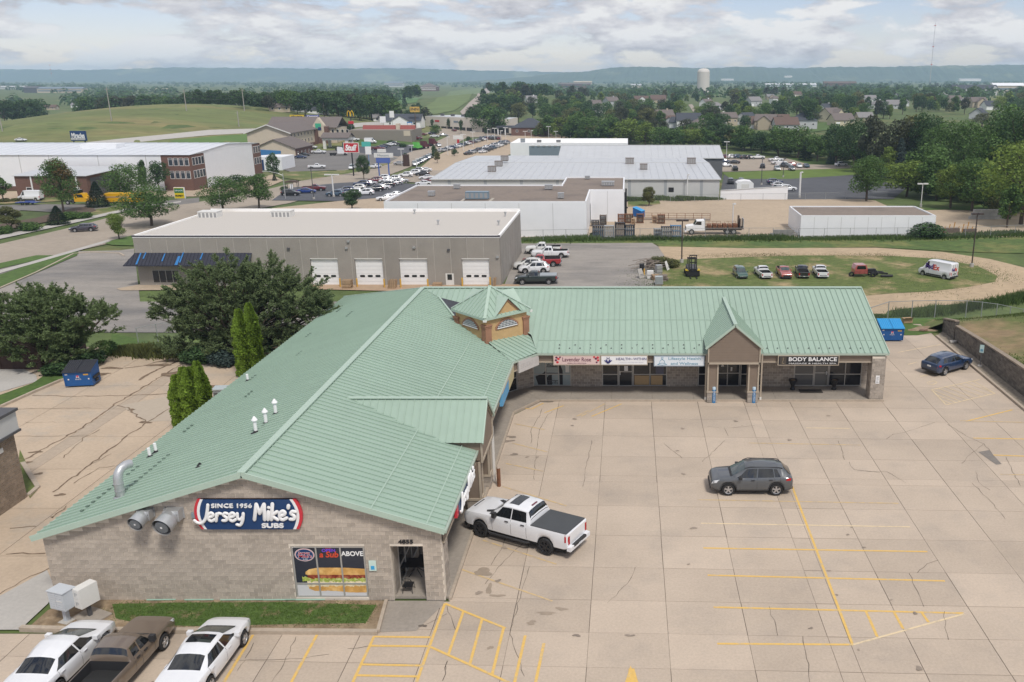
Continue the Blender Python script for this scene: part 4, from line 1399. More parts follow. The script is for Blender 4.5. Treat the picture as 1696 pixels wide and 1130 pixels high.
def box_sign(name,label,x0,x1,z0,z1,Y,face,frame=None,dep=0.16,parent=None):
 s=thing(name,label,'sign',(0,-0.07,-0.15))
 mb=MB()
 mb.box((x0,Y,z0),(x1,Y+dep,z1))
 mb.build('cabinet',frame or TRIM,s)
 mb=MB()
 mb.box((x0+0.06,Y-0.008,z0+0.06),(x1-0.06,Y-0.001,z1-0.06))
 mb.build('sign_face',face,s)
 return s
PINK=mat('dusty pink sign face',(0.66,0.50,0.47),0.5)
WINE=mat('wine red lettering',(0.12,0.02,0.06),0.5)
INDIGO=mat('indigo lettering',(0.035,0.035,0.16),0.5)
TEAL=mat('teal lettering',(0.13,0.30,0.40),0.5)
SY=59.78
s=box_sign('shop_sign','pink shop sign with rose sprays beside the empty fascia corner',-5.36,-1.98,2.92,3.66,SY,PINK)
lettering("Lavender Rose",(-3.67,SY-0.015,3.36),FX,FZ,2.05,0.30,WINE,s,0.008,0.006)
lettering("HERBAL SPA & BOUTIQUE",(-3.67,SY-0.015,3.07),FX,FZ,1.35,0.08,WINE,s,0.006)
for i,(x,z,r) in enumerate([(-5.12,3.5,.09),(-4.98,3.4,.1),(-5.16,3.3,.09),(-5.05,3.15,.1),(-4.86,3.53,.07),(-2.16,3.5,.1),(-2.3,3.42,.09),(-2.14,3.3,.09),(-2.24,3.15,.07),(-2.42,3.54,.08)]):
 disc((x,z),r,r*0.9,SY-0.012-0.0012*i,RED if i%2 else WINE,s,'rose',9,0.001)
s=box_sign('shop_sign','white shop sign with an indigo lotus mark next to the pink sign',-1.96,1.42,2.92,3.66,SY,SIGNW)
lettering("HEALTH",(-0.35,SY-0.015,3.40),FX,FZ,1.0,0.19,INDIGO,s,0.008,0.01)
lettering("from",(0.25,SY-0.015,3.40),FX,FZ,0.2,0.08,INDIGO,s,0.008)
lettering("WITHIN",(0.85,SY-0.015,3.40),FX,FZ,0.95,0.19,INDIGO,s,0.008,0.01)
lettering("NUTRITION AND WELLNESS CENTER",(0.25,SY-0.015,3.14),FX,FZ,1.7,0.055,mat('pale grey lettering',(0.5,0.5,0.56),0.5),s,0.005)
mb=MB()
for a in (-1.0,-0.5,0.5,1.0):
 pts=[(-1.42+0.34*math.sin(a)*t,SY-0.02,3.05+0.36*t*(1-0.35*abs(a))+0.05*math.sin(t*3)) for t in (0,.25,.5,.75,1)]
 mb.tube(pts,[0.02,0.05,0.055,0.04,0.01],6)
mb.bar((-1.50,SY-0.02,3.3),(-1.50,SY-0.02,3.56),0.03,0.02)
mb.bar((-1.34,SY-0.02,3.3),(-1.34,SY-0.02,3.56),0.03,0.02)
mb.bar((-1.5,SY-0.02,3.43),(-1.34,SY-0.02,3.43),0.02,0.03)
mb.build('emblem',INDIGO,s)
s=box_sign('shop_sign','pale shop sign with a seated figure outline beside the porch gable',1.86,5.50,2.84,3.62,SY,mat('ice blue sign face',(0.68,0.73,0.77),0.5),frame=mat('blue grey frame',(0.30,0.36,0.42),0.5))
lettering("Lifestyle Health",(4.05,SY-0.015,3.40),FX,FZ,2.3,0.27,TEAL,s,0.008,0.006)
lettering("and Wellness",(4.05,SY-0.015,3.06),FX,FZ,1.95,0.21,TEAL,s,0.008,0.006)
mb=MB()
ring=[(2.46+0.07*math.cos(a),SY-0.015,3.47+0.07*math.sin(a)) for a in np.linspace(0,6.28,13)]
mb.tube(ring,0.014,5)
mb.tube([(2.46,SY-0.015,3.38),(2.30,SY-0.015,3.25),(2.26,SY-0.015,3.06)],0.016,5)
mb.tube([(2.46,SY-0.015,3.38),(2.62,SY-0.015,3.25),(2.66,SY-0.015,3.06)],0.016,5)
mb.tube([(2.12,SY-0.015,2.98),(2.3,SY-0.015,3.07),(2.46,SY-0.015,3.10),(2.62,SY-0.015,3.07),(2.8,SY-0.015,2.98),(2.46,SY-0.015,2.94),(2.12,SY-0.015,2.98)],0.016,5)
mb.build('emblem',TEAL,s)
s=box_sign('shop_sign','black shop sign with white serif lettering over the two black planters',10.75,15.15,2.90,3.66,SY,BLACK)
lettering("BODY BALANCE",(13.25,SY-0.015,3.38),FX,FZ,3.45,0.30,SIGNW,s,0.01,0.02)
lettering("MASSAGE & HEALTH SPA",(13.25,SY-0.015,3.06),FX,FZ,3.4,0.10,SIGNW,s,0.008)
mb=MB()
mb.box((10.9,SY-0.014,3.0),(11.35,SY-0.008,3.56))
mb.build('emblem_panel',mat('charcoal print',(0.07,0.06,0.05),0.5),s)
mb=MB()
mb.tube([(11.12,SY-0.02,3.5),(11.12,SY-0.02,3.3),(11.05,SY-0.02,3.06),(11.2,SY-0.02,3.06)],0.03,5)
mb.build('emblem',mat('dull bronze print',(0.24,0.19,0.12),0.5),s)
cs=thing('shop_sign','blank grey sign with ghost lettering across the cut corner','sign')
a,b=Vector((-7.78,58.0,0)),Vector((-6.5,60.0,0))
u=(b-a).normalized()
n=Vector((u.y,-u.x,0))
mb=MB()
mid=(a+b)/2+n*0.10
mb.obox((mid.x,mid.y,3.18),u*1.12,n*0.07,(0,0,0.42))
mb.build('sign_face',mat('bleached grey sign',(0.50,0.48,0.46),0.6),cs)
p=mid+n*0.075
lettering("STUDIO 11",(p.x,p.y,3.18),u,FZ,1.8,0.34,mat('ghost lettering',(0.44,0.42,0.405),0.6),cs,0.006)
for lab,y0,y1,m in (('pale yellow sign under the eave near the cut corner',54.6,57.2,mat('pale yellow sign face',(0.55,0.48,0.28),0.5)),('sky blue sign under the eave next to the pale yellow one',51.6,54.5,mat('sky blue sign face',(0.12,0.36,0.60),0.5))):
 s=thing('shop_sign',lab,'sign')
 mb=MB()
 mb.box((-8.07,y0,2.72),(-7.86,y1,3.58))
 mb.build('sign_face',m,s)
 mb=MB()
 mb.box((-8.07,y0-0.02,3.58),(-7.84,y1+0.02,3.62))
 mb.build('cabinet',TRIM,s)
s=thing('shop_sign','navy sandwich shop sign seen edge on under the eave by the white pickup','sign')
mb=MB()
mb.box((-8.06,36.9,2.95),(-7.9,41.2,3.55))
mb.build('sign_panel',NAVY,s)
mb=MB()
mb.box((-8.05,36.55,2.95),(-7.91,36.9,3.55))
mb.build('sign_border',RED,s)
script_word("Jersey",(0,1,0),FZ,(-7.82,37.0,3.08),0.33,0.20,SIGNW,s,depth=0.12)
script_word("Mike's",(0,1,0),FZ,(-7.82,39.05,3.1),0.36,0.21,SIGNW,s,depth=0.12)
TYRE=mat('tyre rubber',(0.022,0.022,0.023),0.85)
RIM=mat('alloy rim',(0.52,0.52,0.53),0.35,metal=0.7)
RIM_B=mat('black rim',(0.02,0.02,0.022),0.35)
PLAST=mat('black trim plastic',(0.03,0.03,0.032),0.6)
CGLASS=mat('car glass',(0.012,0.014,0.016),0.05,spec=1.0)
WGLASS=mat('windscreen glass',(0.05,0.07,0.072),0.05,spec=1.0,var=0.3,vscale=1.2)
HLAMP=mat('headlamp',(0.62,0.64,0.66),0.15,spec=0.7)
TLAMP=mat('tail lamp',(0.40,0.012,0.016),0.25)
CHROME=mat('chrome',(0.62,0.62,0.63),0.2,metal=0.8)
UNDER=mat('underbody',(0.02,0.02,0.02),0.9)
PLATE=mat('licence plate',(0.62,0.64,0.66),0.5)
LINER=mat('black bed liner',(0.022,0.022,0.024),0.8)
TONN=mat('charcoal tonneau vinyl',(0.062,0.066,0.070),0.6,var=0.06,vscale=2)
PAINT={}
def paint(name):
 c={'white':(0.72,0.73,0.75),'pearl white':(0.66,0.66,0.64),'silver':(0.42,0.43,0.45),'grey':(0.085,0.092,0.10),'black':(0.014,0.015,0.018),'navy':(0.014,0.028,0.085),'blue':(0.010,0.032,0.085),'red':(0.33,0.018,0.022),'maroon':(0.13,0.016,0.022),'faded red':(0.38,0.085,0.075),'green':(0.022,0.075,0.058),'taupe':(0.165,0.128,0.098),'dark green':(0.018,0.028,0.028),'royal blue':(0.01,0.04,0.20),'steel blue':(0.06,0.10,0.15),'yellow':(0.66,0.36,0.01),'charcoal':(0.04,0.042,0.046),'purple grey':(0.04,0.036,0.055),'bright green':(0.12,0.5,0.08),'wine':(0.10,0.02,0.03)}[name]
 return mat(name+' car paint',c,0.32,metal=0.15 if name in ('silver','grey','taupe','steel blue','charcoal') else 0.0,spec=0.5,coat=1.0)
CARS={'sedan':dict(L=4.85,W=1.85,R=.335,ax=(0.98,3.86),st=[(0,.70,.80,.83,0,'h'),(.05,.80,.92,.96,0,'h'),(.15,.86,.97,1.01,0,'h'),(.80,.90,.99,1.06,0,'h'),(1.42,.915,.97,1.37,.57,'c'),(1.9,.925,.96,1.44,.62,'c'),(2.35,.925,.95,1.455,.64,'c'),(2.74,.92,.94,1.415,.61,'c'),(3.80,.91,.91,.965,0,'h'),(4.35,.88,.84,.89,0,'h'),(4.68,.80,.74,.78,0,'h'),(4.80,.70,.66,.69,0,'h'),(4.85,.58,.58,.60,0,'h')],side=[(1.05,1.5,2.30,2.22),(2.37,2.30,3.42,2.74)],rear=(0.84,1.41),front=(2.77,3.72)),'suv':dict(L=4.62,W=1.86,R=.365,ax=(0.93,3.62),st=[(0,.76,.92,.95,0,'h'),(.05,.85,1.06,1.09,0,'h'),(.10,.88,1.08,1.12,0,'h'),(.55,.905,1.07,1.56,.57,'c'),(.9,.92,1.06,1.64,.62,'c'),(1.5,.93,1.04,1.685,.64,'c'),(2.2,.93,1.03,1.685,.64,'c'),(2.6,.925,1.02,1.63,.61,'c'),(3.48,.92,1.03,1.09,0,'h'),(4.15,.89,.98,1.03,0,'h'),(4.45,.83,.90,.93,0,'h'),(4.57,.74,.80,.82,0,'h'),(4.62,.66,.70,.72,0,'h')],side=[(.70,.92,1.02,1.10),(1.07,1.15,2.00,1.95),(2.07,2.02,3.18,2.60)],rear=(.14,.53),front=(2.66,3.42)),'wagon':dict(L=4.66,W=1.80,R=.335,ax=(0.95,3.60),st=[(0,.74,.82,.85,0,'h'),(.06,.83,.97,1.0,0,'h'),(.14,.86,.99,1.03,0,'h'),(.62,.885,.98,1.41,.57,'c'),(1.1,.895,.97,1.46,.61,'c'),(2.0,.90,.95,1.49,.63,'c'),(2.6,.90,.94,1.46,.61,'c'),(3.4,.89,.94,.99,0,'h'),(4.1,.87,.87,.92,0,'h'),(4.45,.80,.78,.81,0,'h'),(4.6,.70,.68,.70,0,'h'),(4.66,.6,.6,.62,0,'h')],side=[(.66,.92,1.2,1.2),(1.25,1.25,2.1,2.05),(2.17,2.12,3.15,2.60)],rear=(.17,.60),front=(2.66,3.36)),'minivan':dict(L=4.75,W=1.84,R=.33,ax=(0.85,3.70),st=[(0,.78,.95,.98,0,'h'),(.06,.86,1.08,1.12,0,'h'),(.25,.90,1.08,1.64,.64,'c'),(1.2,.92,1.05,1.74,.68,'c'),(2.4,.92,1.03,1.73,.67,'c'),(2.75,.92,1.02,1.68,.63,'c'),(3.75,.90,.98,1.04,0,'h'),(4.4,.84,.86,.90,0,'h'),(4.68,.72,.70,.73,0,'h'),(4.75,.62,.62,.64,0,'h')],side=[(.4,.45,1.1,1.1),(1.17,1.17,2.1,2.1),(2.17,2.17,3.45,2.78)],rear=(.09,.24),front=(2.82,3.70)),'pickup':dict(L=6.25,W=2.04,R=.43,ax=(1.28,5.18),zs=.50,bed=(0.085,2.16),st=[(0,.90,1.28,1.285,0,'h'),(.03,.97,1.31,1.315,0,'h'),(.084,.98,1.315,1.32,0,'h'),(.085,.98,1.315,.80,0,'b'),(2.15,1.0,1.30,.80,0,'b'),(2.16,1.0,1.31,1.315,0,'h'),(2.19,1.0,1.33,1.60,.80,'c'),(2.36,1.0,1.33,1.92,.70,'c'),(2.6,1.005,1.32,1.95,.72,'c'),(3.4,1.01,1.31,1.97,.73,'c'),(3.85,1.01,1.30,1.92,.71,'c'),(4.62,1.0,1.29,1.35,0,'h'),(5.6,.985,1.25,1.31,0,'h'),(6.02,.95,1.20,1.25,0,'h'),(6.18,.91,1.10,1.13,0,'h'),(6.25,.84,.98,1.0,0,'h')],side=[(2.36,2.46,3.25,3.23),(3.30,3.28,4.42,3.86)],rear=(2.185,2.35),front=(3.92,4.56)),'ext_pickup':dict(L=5.95,W=1.98,R=.39,ax=(1.15,4.85),zs=.45,bed=(0.085,2.46),st=[(0,.88,1.17,1.175,0,'h'),(.03,.94,1.20,1.205,0,'h'),(.084,.95,1.205,1.21,0,'h'),(.085,.95,1.205,.72,0,'b'),(2.45,.97,1.19,.72,0,'b'),(2.46,.97,1.20,1.205,0,'h'),(2.49,.97,1.22,1.5,.78,'c'),(2.62,.97,1.22,1.79,.69,'c'),(3.2,.98,1.21,1.84,.71,'c'),(3.6,.98,1.20,1.80,.69,'c'),(4.35,.97,1.19,1.24,0,'h'),(5.4,.95,1.13,1.19,0,'h'),(5.78,.91,1.06,1.10,0,'h'),(5.9,.86,.96,.98,0,'h'),(5.95,.80,.88,.90,0,'h')],side=[(2.68,2.72,3.12,3.12),(3.20,3.18,4.15,3.62)],rear=(2.49,2.61),front=(3.67,4.29)),'old_pickup':dict(L=5.3,W=1.78,R=.34,ax=(1.02,4.20),zs=.38,bed=(0.07,2.0),st=[(0,.80,1.0,1.005,0,'h'),(.03,.84,1.02,1.025,0,'h'),(.069,.85,1.025,1.03,0,'h'),(.07,.85,1.025,.58,0,'b'),(1.99,.87,1.01,.58,0,'b'),(2.0,.87,1.02,1.025,0,'h'),(2.03,.87,1.03,1.3,.72,'c'),(2.16,.875,1.03,1.54,.63,'c'),(2.8,.88,1.02,1.60,.65,'c'),(3.05,.88,1.01,1.56,.63,'c'),(3.72,.87,1.0,1.05,0,'h'),(4.7,.85,.95,1.01,0,'h'),(5.1,.82,.88,.93,0,'h'),(5.25,.74,.76,.79,0,'h'),(5.3,.66,.66,.68,0,'h')],side=[(2.22,2.26,2.62,2.62),(2.70,2.68,3.55,3.06)],rear=(2.03,2.15),front=(3.10,3.66)),'van':dict(L=5.45,W=2.05,R=.36,ax=(1.0,4.55),st=[(0,.92,1.30,2.30,.80,'c'),(.04,.98,1.30,2.42,.86,'c'),(.25,1.0,1.30,2.50,.88,'c'),(3.2,1.0,1.28,2.52,.88,'c'),(3.85,1.0,1.26,2.44,.84,'c'),(4.72,.98,1.22,1.30,0,'h'),(5.15,.94,1.08,1.14,0,'h'),(5.38,.86,.88,.92,0,'h'),(5.45,.76,.75,.78,0,'h')],side=[(3.55,3.6,4.45,3.88)],rear=None,front=(3.93,4.66)),}
_meshcache={}
def car_surface(kind,fine):
 sp=CARS[kind]
 L,R=sp['L'],sp['R']
 zs0=sp.get('zs',0.30)
 def ring(s):
  x,w,zb,zr,wr,k=s
  if k=='h':
   cr=zr-zb
   up=[(w-.10,zb+cr*.25),(w*.74,zb+cr*.7),(w*.4,zb+cr*.95),(0,zr)]
  elif k=='c':
   up=[(w-.065,zb+.03),(wr+.02,zr-.075),(wr-.14,zr-.012),(0,zr+.015)]
  else:
   up=[(w-.085,zb),(w-.10,zr),(w*.5,zr),(0,zr)]
  return [None, None, None,(w-.012,zb-.07),(w-.045,zb)]+up
 keys=[(s[0],s[1],s[2],ring(s)) for s in sp['st']]
 xs={s[0] for s in sp['st']}
 step=0.10 if fine else 0.5
 xs|={round(i*step,3) for i in range(1,int(L/step))}
 ra=R+0.065
 for a in sp['ax']:
  for t in ((-1,-.96,-.86,-.7,-.5,-.25,0,.25,.5,.7,.86,.96,1) if fine else (-1,-.9,-.5,0,.5,.9,1)):
   xs.add(round(a+ra*t,4))
 xs=sorted(x for x in xs if 0<=x<=L)
 P=[]
 for x in xs:
  i=0
  while i<len(keys)-2 and keys[i+1][0]<=x:
   i+=1
  a,b=keys[i],keys[i+1]
  t=(x-a[0])/(b[0]-a[0])
  w,zb=a[1]+(b[1]-a[1])*t,a[2]+(b[2]-a[2])*t
  up=[(p[0]+(q[0]-p[0])*t,p[1]+(q[1]-p[1])*t) for p,q in zip(a[3][3:],b[3][3:])]
  e=min(x,L-x)
  zs=zs0+0.12*max(0,1-e/0.35)**2
  for ax in sp['ax']:
   d=abs(x-ax)
   if d<ra:
    zs=max(zs,R+math.sqrt(max(0,ra*ra-d*d)))
  z3=zb-.07
  low=[(w-.09,zs),(w-.035,min(zs+.05,z3-.02)),(w,min(zs+(z3-zs)*.5,z3-.01))]
  P.append(low+up)
 return np.array(xs),np.array(P)
def car_meshes(kind,col,fine,opts=()):
 key=(kind,col,fine,opts)
 if key in _meshcache:
  return _meshcache[key]
 sp=CARS[kind]
 L,R=sp['L'],sp['R']
 xs,P=car_surface(kind,fine)
 n=len(xs)
 pm=paint(col)
 out=[]
 def S(x,v,side,off=0.004):
  """Point of the body skin at x and ring parameter v, lifted off along its normal."""
  def at(x,v):
   x=min(max(x,0),L)
   i=int(min(max(np.searchsorted(xs,x)-1,0),n-2))
   t=(x-xs[i])/(xs[i+1]-xs[i])
   r=P[i]*(1-t)+P[i+1]*t
   j=min(int(v),7)
   f=v-j
   q=r[j]*(1-f)+r[j+1]*f
   return Vector((x,q[0],q[1]))
  p=at(x,v)
  dx=at(x+.02,v)-at(x-.02,v)
  dv=at(x,min(8,v+.02))-at(x,max(0,v-.02))
  nn=dv.cross(dx)
  nn=nn.normalized() if nn.length>1e-9 else Vector((0,0,1))
  p=p+nn*off
  return (p.x-L/2,p.y*side,p.z)
 def patch(mb,x0b,x1b,v0,v1,side,x0t=None,x1t=None,nu=4,nv=2,off=0.005,m=0):
  x0t=x0b if x0t is None else x0t
  x1t=x1b if x1t is None else x1t
  vs,fs=[],[]
  for j in range(nv+1):
   t=j/nv
   for i in range(nu+1):
    u=i/nu
    x=(x0b+(x1b-x0b)*u)*(1-t)+(x0t+(x1t-x0t)*u)*t
    vs.append(S(x,v0+(v1-v0)*t,side,off))
  for j in range(nv):
   for i in range(nu):
    a=j*(nu+1)+i
    q=(a,a+1,a+nu+2,a+nu+1)
    fs.append(q if side>0 else q[::-1])
  mb.add(vs,fs,m)
 body,liner=MB(),MB()
 bed=sp.get('bed')
 for side in (1,-1):
  for tgt,test in ((body, lambda i,j: not (bed and j>=5 and bed[0]-.001<=xs[i]<bed[1]-.005)),(liner, lambda i,j:bed and j>=5 and bed[0]-.001<=xs[i]<bed[1]-.005)):
   vs=[(xs[i]-L/2,P[i][j][0]*side,P[i][j][1]) for i in range(n) for j in range(9)]
   fs=[]
   for i in range(n-1):
    for j in range(8):
     if test(i,j):
      a=i*9+j
      q=(a,a+9,a+10,a+1)
      fs.append(q if side>0 else q[::-1])
   if fs:
    tgt.add(vs,fs)
  for i,fl in ((0,1),(n-1,-1)):
   vs=[(xs[i]-L/2,P[i][j][0]*side,P[i][j][1]) for j in range(9)]+[(xs[i]-L/2,0,P[i][0][1])]
   q=tuple(range(10))
   body.add(vs,[q if side*fl>0 else q[::-1]])
 out.append(('body',body.mesh('body',pm,38), None))
 if liner.f:
  out.append(('bed_liner',liner.mesh('bed_liner',TONN if 'liner_grey' in opts else LINER if col!='white' or fine else mat('worn white bed',(0.5,0.5,0.5),0.6),30), None))
 ub=MB()
 ub.box((-L/2+.25,-sp['W']/2+.27,.24),(L/2-.25,sp['W']/2-.27,R+.28))
 for ax in sp['ax']:
  ub.box((ax-L/2-R-.05,-sp['W']/2+.25,.3),(ax-L/2+R+.05,sp['W']/2-.25,2*R+.05))
 out.append(('underbody',ub.mesh('underbody',UNDER), None))
 for side in (1,-1):
  for k,(a,b,c,d) in enumerate(sp['side']):
   mb=MB()
   patch(mb,a,c,5.06,5.92,side,b,d,4 if fine else 2,2 if fine else 1,0.006)
   out.append(('side_window',mb.mesh('side_window',CGLASS,60), None))
 for nm,rg,m in (('rear_window',sp['rear'],CGLASS),('windshield',sp['front'],WGLASS)):
  if not rg:
   continue
  mb=MB()
  for side in (1,-1):
   lo,hi=(6.10,8.0)
   patch(mb,rg[0],rg[1],lo,hi,side, None, None,3,4,0.007)
  out.append((nm,mb.mesh(nm,m,60), None))
 for side in (1,-1):
  mb=MB()
  patch(mb,L-.34,L-.05,2.7,3.85,side,L-.50,L-.16,3,2,0.008)
  if fine or kind in ('van',):
   out.append(('headlight',mb.mesh('headlight',HLAMP,60), None))
  mb=MB()
  if kind in ('pickup','ext_pickup','old_pickup','van'):
   patch(mb,0.0,.16,2.05,3.5,side,0.0,.16,2,2,0.008)
   mb.box((-L/2-.012,side*(P[2][3][0]-.16)-.075,P[2][2][1]-.12),(-L/2+.02,side*(P[2][3][0]-.16)+.075,P[2][3][1]-.06))
  else:
   patch(mb,0.02,.42,2.75,3.75,side,0.03,.30,3,2,0.008)
  out.append(('taillight',mb.mesh('taillight',TLAMP,60), None))
 if fine:
  zb=P[-1][4][1]
  wv=P[-1][2][0]
  mb=MB()
  mb.box((L/2-.06,-wv*.75,zb-.30),(L/2+.012,wv*.75,zb-.07))
  out.append(('grille',mb.mesh('grille',CHROME if kind=='old_pickup' else PLAST), None))
  mb=MB()
  mb.box((L/2-.12,-wv*.98,.36),(L/2+.03,wv*.98,.52))
  out.append(('front_bumper',mb.mesh('front_bumper',pm if kind in ('sedan','wagon') else PLAST), None))
  mb=MB()
  if kind in ('pickup','ext_pickup','old_pickup'):
   mb.box((-L/2-.17,-.93*sp['W']/2,.50),(-L/2+.05,.93*sp['W']/2,.70),0)
   mb.box((-L/2-.172,-.60,.60),(-L/2-.02,.60,.704),1)
   out.append(('rear_bumper',mb.mesh('rear_bumper',[pm if col=='white' else CHROME,PLAST]), None))
  else:
   mb.box((-L/2-.03,-.74*sp['W']/2,.34),(-L/2+.1,.74*sp['W']/2,.50))
   out.append(('rear_bumper',mb.mesh('rear_bumper',PLAST), None))
  mb=MB()
  mb.box((-L/2-(.18 if bed else .036),-.16,.52 if bed else .72),(-L/2-(.17 if bed else .0),.16,.62 if bed else .84))
  out.append(('licence_plate',mb.mesh('licence_plate',PLATE), None))
  mb=MB()
  cuts=sorted({sp['side'][-1][2]-.02}|{(a[2]+b[0])/2 for a,b in zip(sp['side'],sp['side'][1:])}|{sp['side'][0][0]+(0 if bed else .02)})
  for side in (1,-1):
   for c in cuts:
    patch(mb,c-.008,c+.008,1.2,4.9,side, None, None,1,5,0.003)
  out.append(('door_seam',mb.mesh('door_seam',PLAST), None))
  for side in (1,-1):
   for k in range(len(sp['side'])):
    x=sp['side'][k][0]+.2
    if kind in ('suv','wagon','minivan') and k==0:
     continue
    p=S(x,3.0,side,0.02)
    mb=MB()
    mb.box((p[0]-.10,p[1]-.018,p[2]-.018),(p[0]+.10,p[1]+.018,p[2]+.018))
    out.append(('door_handle',mb.mesh('door_handle',PLAST if 'black_trim' in opts or col in ('grey','navy','taupe') else pm), None))
   x=sp['side'][-1][2]-.22
   p=S(x,4.9,side,0.0)
   mb=MB()
   mb.box((p[0]-.08,min(p[1]+side*.03,p[1]+side*.24),p[2]+.0),(p[0]+.10,max(p[1]+side*.03,p[1]+side*.24),p[2]+(.26 if bed else .16)))
   out.append(('mirror',mb.mesh('mirror',PLAST if 'black_trim' in opts or col in ('grey','taupe') else pm), None))
  if kind=='suv':
   mb=MB()
   for side in (1,-1):
    mb.tube([S(.6,6.3,side,.02),S(.8,6.25,side,.05),S(2.4,6.25,side,.05),S(2.7,6.3,side,.02)],.022,6)
   out.append(('roof_rail',mb.mesh('roof_rail',PLAST), None))
   mb=MB()
   for side in (1,-1):
    patch(mb,.02,L-.02,.6,1.12,side, None, None,60,1,0.006)
    for ax in sp['ax']:
     pts=[S(ax+(R+.10)*math.cos(a),1.0,side,.008) for a in (0,)]
     vs=[]
     for k in range(13):
      a=PI*k/12
      for rr in (R+.06,R+.12):
       yy=P[n//2][2][0]+.004
       vs.append((ax-L/2+rr*math.cos(a),side*yy,R+rr*math.sin(a)))
     mb.add(vs,[(2*k,2*k+1,2*k+3,2*k+2) if side<0 else (2*k+2,2*k+3,2*k+1,2*k) for k in range(12)])
   out.append(('cladding',mb.mesh('cladding',PLAST), None))
  if kind=='wagon':
   mb=MB()
   for side in (1,-1):
    mb.tube([S(.75,6.2,side,.01),S(.9,6.2,side,.035),S(2.3,6.2,side,.035),S(2.5,6.25,side,.01)],.018,6)
   out.append(('roof_rail',mb.mesh('roof_rail',CHROME), None))
  if kind=='pickup':
   mb=MB()
   for side in (1,-1):
    mb.tube([(-L/2+2.2,side*.93,.42),(-L/2+2.4,side*1.0,.40),(-L/2+4.5,side*1.0,.40),(-L/2+4.7,side*.93,.42)],.06,8)
   out.append(('running_board',mb.mesh('running_board',PLAST,40), None))
 if 'tonneau' in opts:
  mb=MB()
  mb.box((-L/2+.10,-.93,1.31),(-L/2+2.13,.93,1.345))
  out.append(('tonneau_cover',mb.mesh('tonneau_cover',TONN), None))
 if 'lid' in opts:
  mb=MB()
  mb.box((-L/2+.06,-.91,1.19),(-L/2+2.42,.91,1.32))
  out.append(('bed_cover',mb.mesh('bed_cover',mat('grey bed cover',(0.30,0.33,0.35),0.4)), None))
 if 'sunroof' in opts:
  a,b={'pickup':(3.05,3.62),'sedan':(2.02,2.56)}[kind]
  mb=MB()
  for side in (1,-1):
   patch(mb,a,b,7.12 if kind=='pickup' else 6.95,8,side, None, None,3,2,0.008)
  out.append(('sunroof',mb.mesh('sunroof',mat('smoked roof glass',(0.05,0.055,0.06),0.25) if kind=='pickup' else CGLASS), None))
 if 'vents' in opts:
  mb=MB()
  mb.box((L/2-.42,-.42,1.262),(L/2-.34,.42,1.275))
  for side in (1,-1):
   mb.prism([(L/2-1.62,side*.40,1.335),(L/2-1.28,side*.58,1.315),(L/2-1.36,side*.72,1.31),(L/2-1.62,side*.66,1.33)],(0,0,.03))
  mb.box((L/2-1.75,-.85,1.33),(L/2-1.63,.85,1.36))
  out.append(('hood_vent',mb.mesh('hood_vent',PLAST), None))
  mb=MB()
  mb.box((-L/2+2.42,-.22,1.955),(-L/2+2.50,.22,1.985))
  out.append(('brake_lamp',mb.mesh('brake_lamp',mat('dark red lamp',(0.14,0.03,0.05),0.3)), None))
 if 'wipers' in opts:
  f0,f1=sp['front']
  mb=MB()
  for side in (1,-1):
   patch(mb,f1-.03,f1+.10,6.2,8,side, None, None,2,3,0.008)
  out.append(('cowl',mb.mesh('cowl',PLAST), None))
 if kind=='van':
  mb=MB()
  for x in (-2.72,):
   mb.box((x-.06,-.95,.40),(x+.10,.95,.60))
  mb.box((-L/2+1.5,-1.01,.38),(L/2-1.45,-.99,.56))
  mb.box((-L/2+1.5,.99,.38),(L/2-1.45,1.01,.56))
  out.append(('sill_trim',mb.mesh('sill_trim',PLAST), None))
 W2=sp['W']/2
 tw_=.24 if R>.38 else .205
 rimm=RIM_B if 'black_rims' in opts else RIM
 ns=24 if fine else 12
 mb=MB()
 mb.lathe([(R*.62,-tw_/2+.01),(R*.9,-tw_/2),(R*.985,-tw_*.36),(R,-tw_*.2),(R,tw_*.2),(R*.985,tw_*.36),(R*.9,tw_/2),(R*.62,tw_/2-.01)],'y',ns)
 tyre=mb.mesh('tyre',TYRE,40)
 rims={}
 for side in (1,-1):
  mb=MB()
  y=side*(tw_/2-.035)
  mb.cyl((0,-.03,0),(0,.03,0),R*.60,n=ns)
  mb.m=[1]*len(mb.f)
  mb.lathe([(R*.66,y+side*.03,0),(R*.60,y+side*.02,0),(R*.57,y-side*.03,0)] if side<0 else [(R*.57,y-side*.03,0),(R*.60,y+side*.02,0),(R*.66,y+side*.03,0)],'y',ns)
  if fine:
   for k in range(5 if 'black_rims' not in opts else 6):
    a=2*PI*k/(5 if 'black_rims' not in opts else 6)+.3
    mb.bar((0,y,0),(math.cos(a)*R*.60,y,math.sin(a)*R*.60),.085,.02,up=(0,1,0))
  mb.cyl((0,y-side*.03,0),(0,y+side*.02,0),R*(.16 if fine else .56),n=10)
  rims[side]=mb.mesh('rim',[rimm,PLAST],40)
 wheels=[(ax-L/2,side*(W2-tw_/2-.02),R,side) for ax in sp['ax'] for side in (1,-1)]
 _meshcache[key]=(out,tyre,rims,wheels)
 return _meshcache[key]
NCAR={}
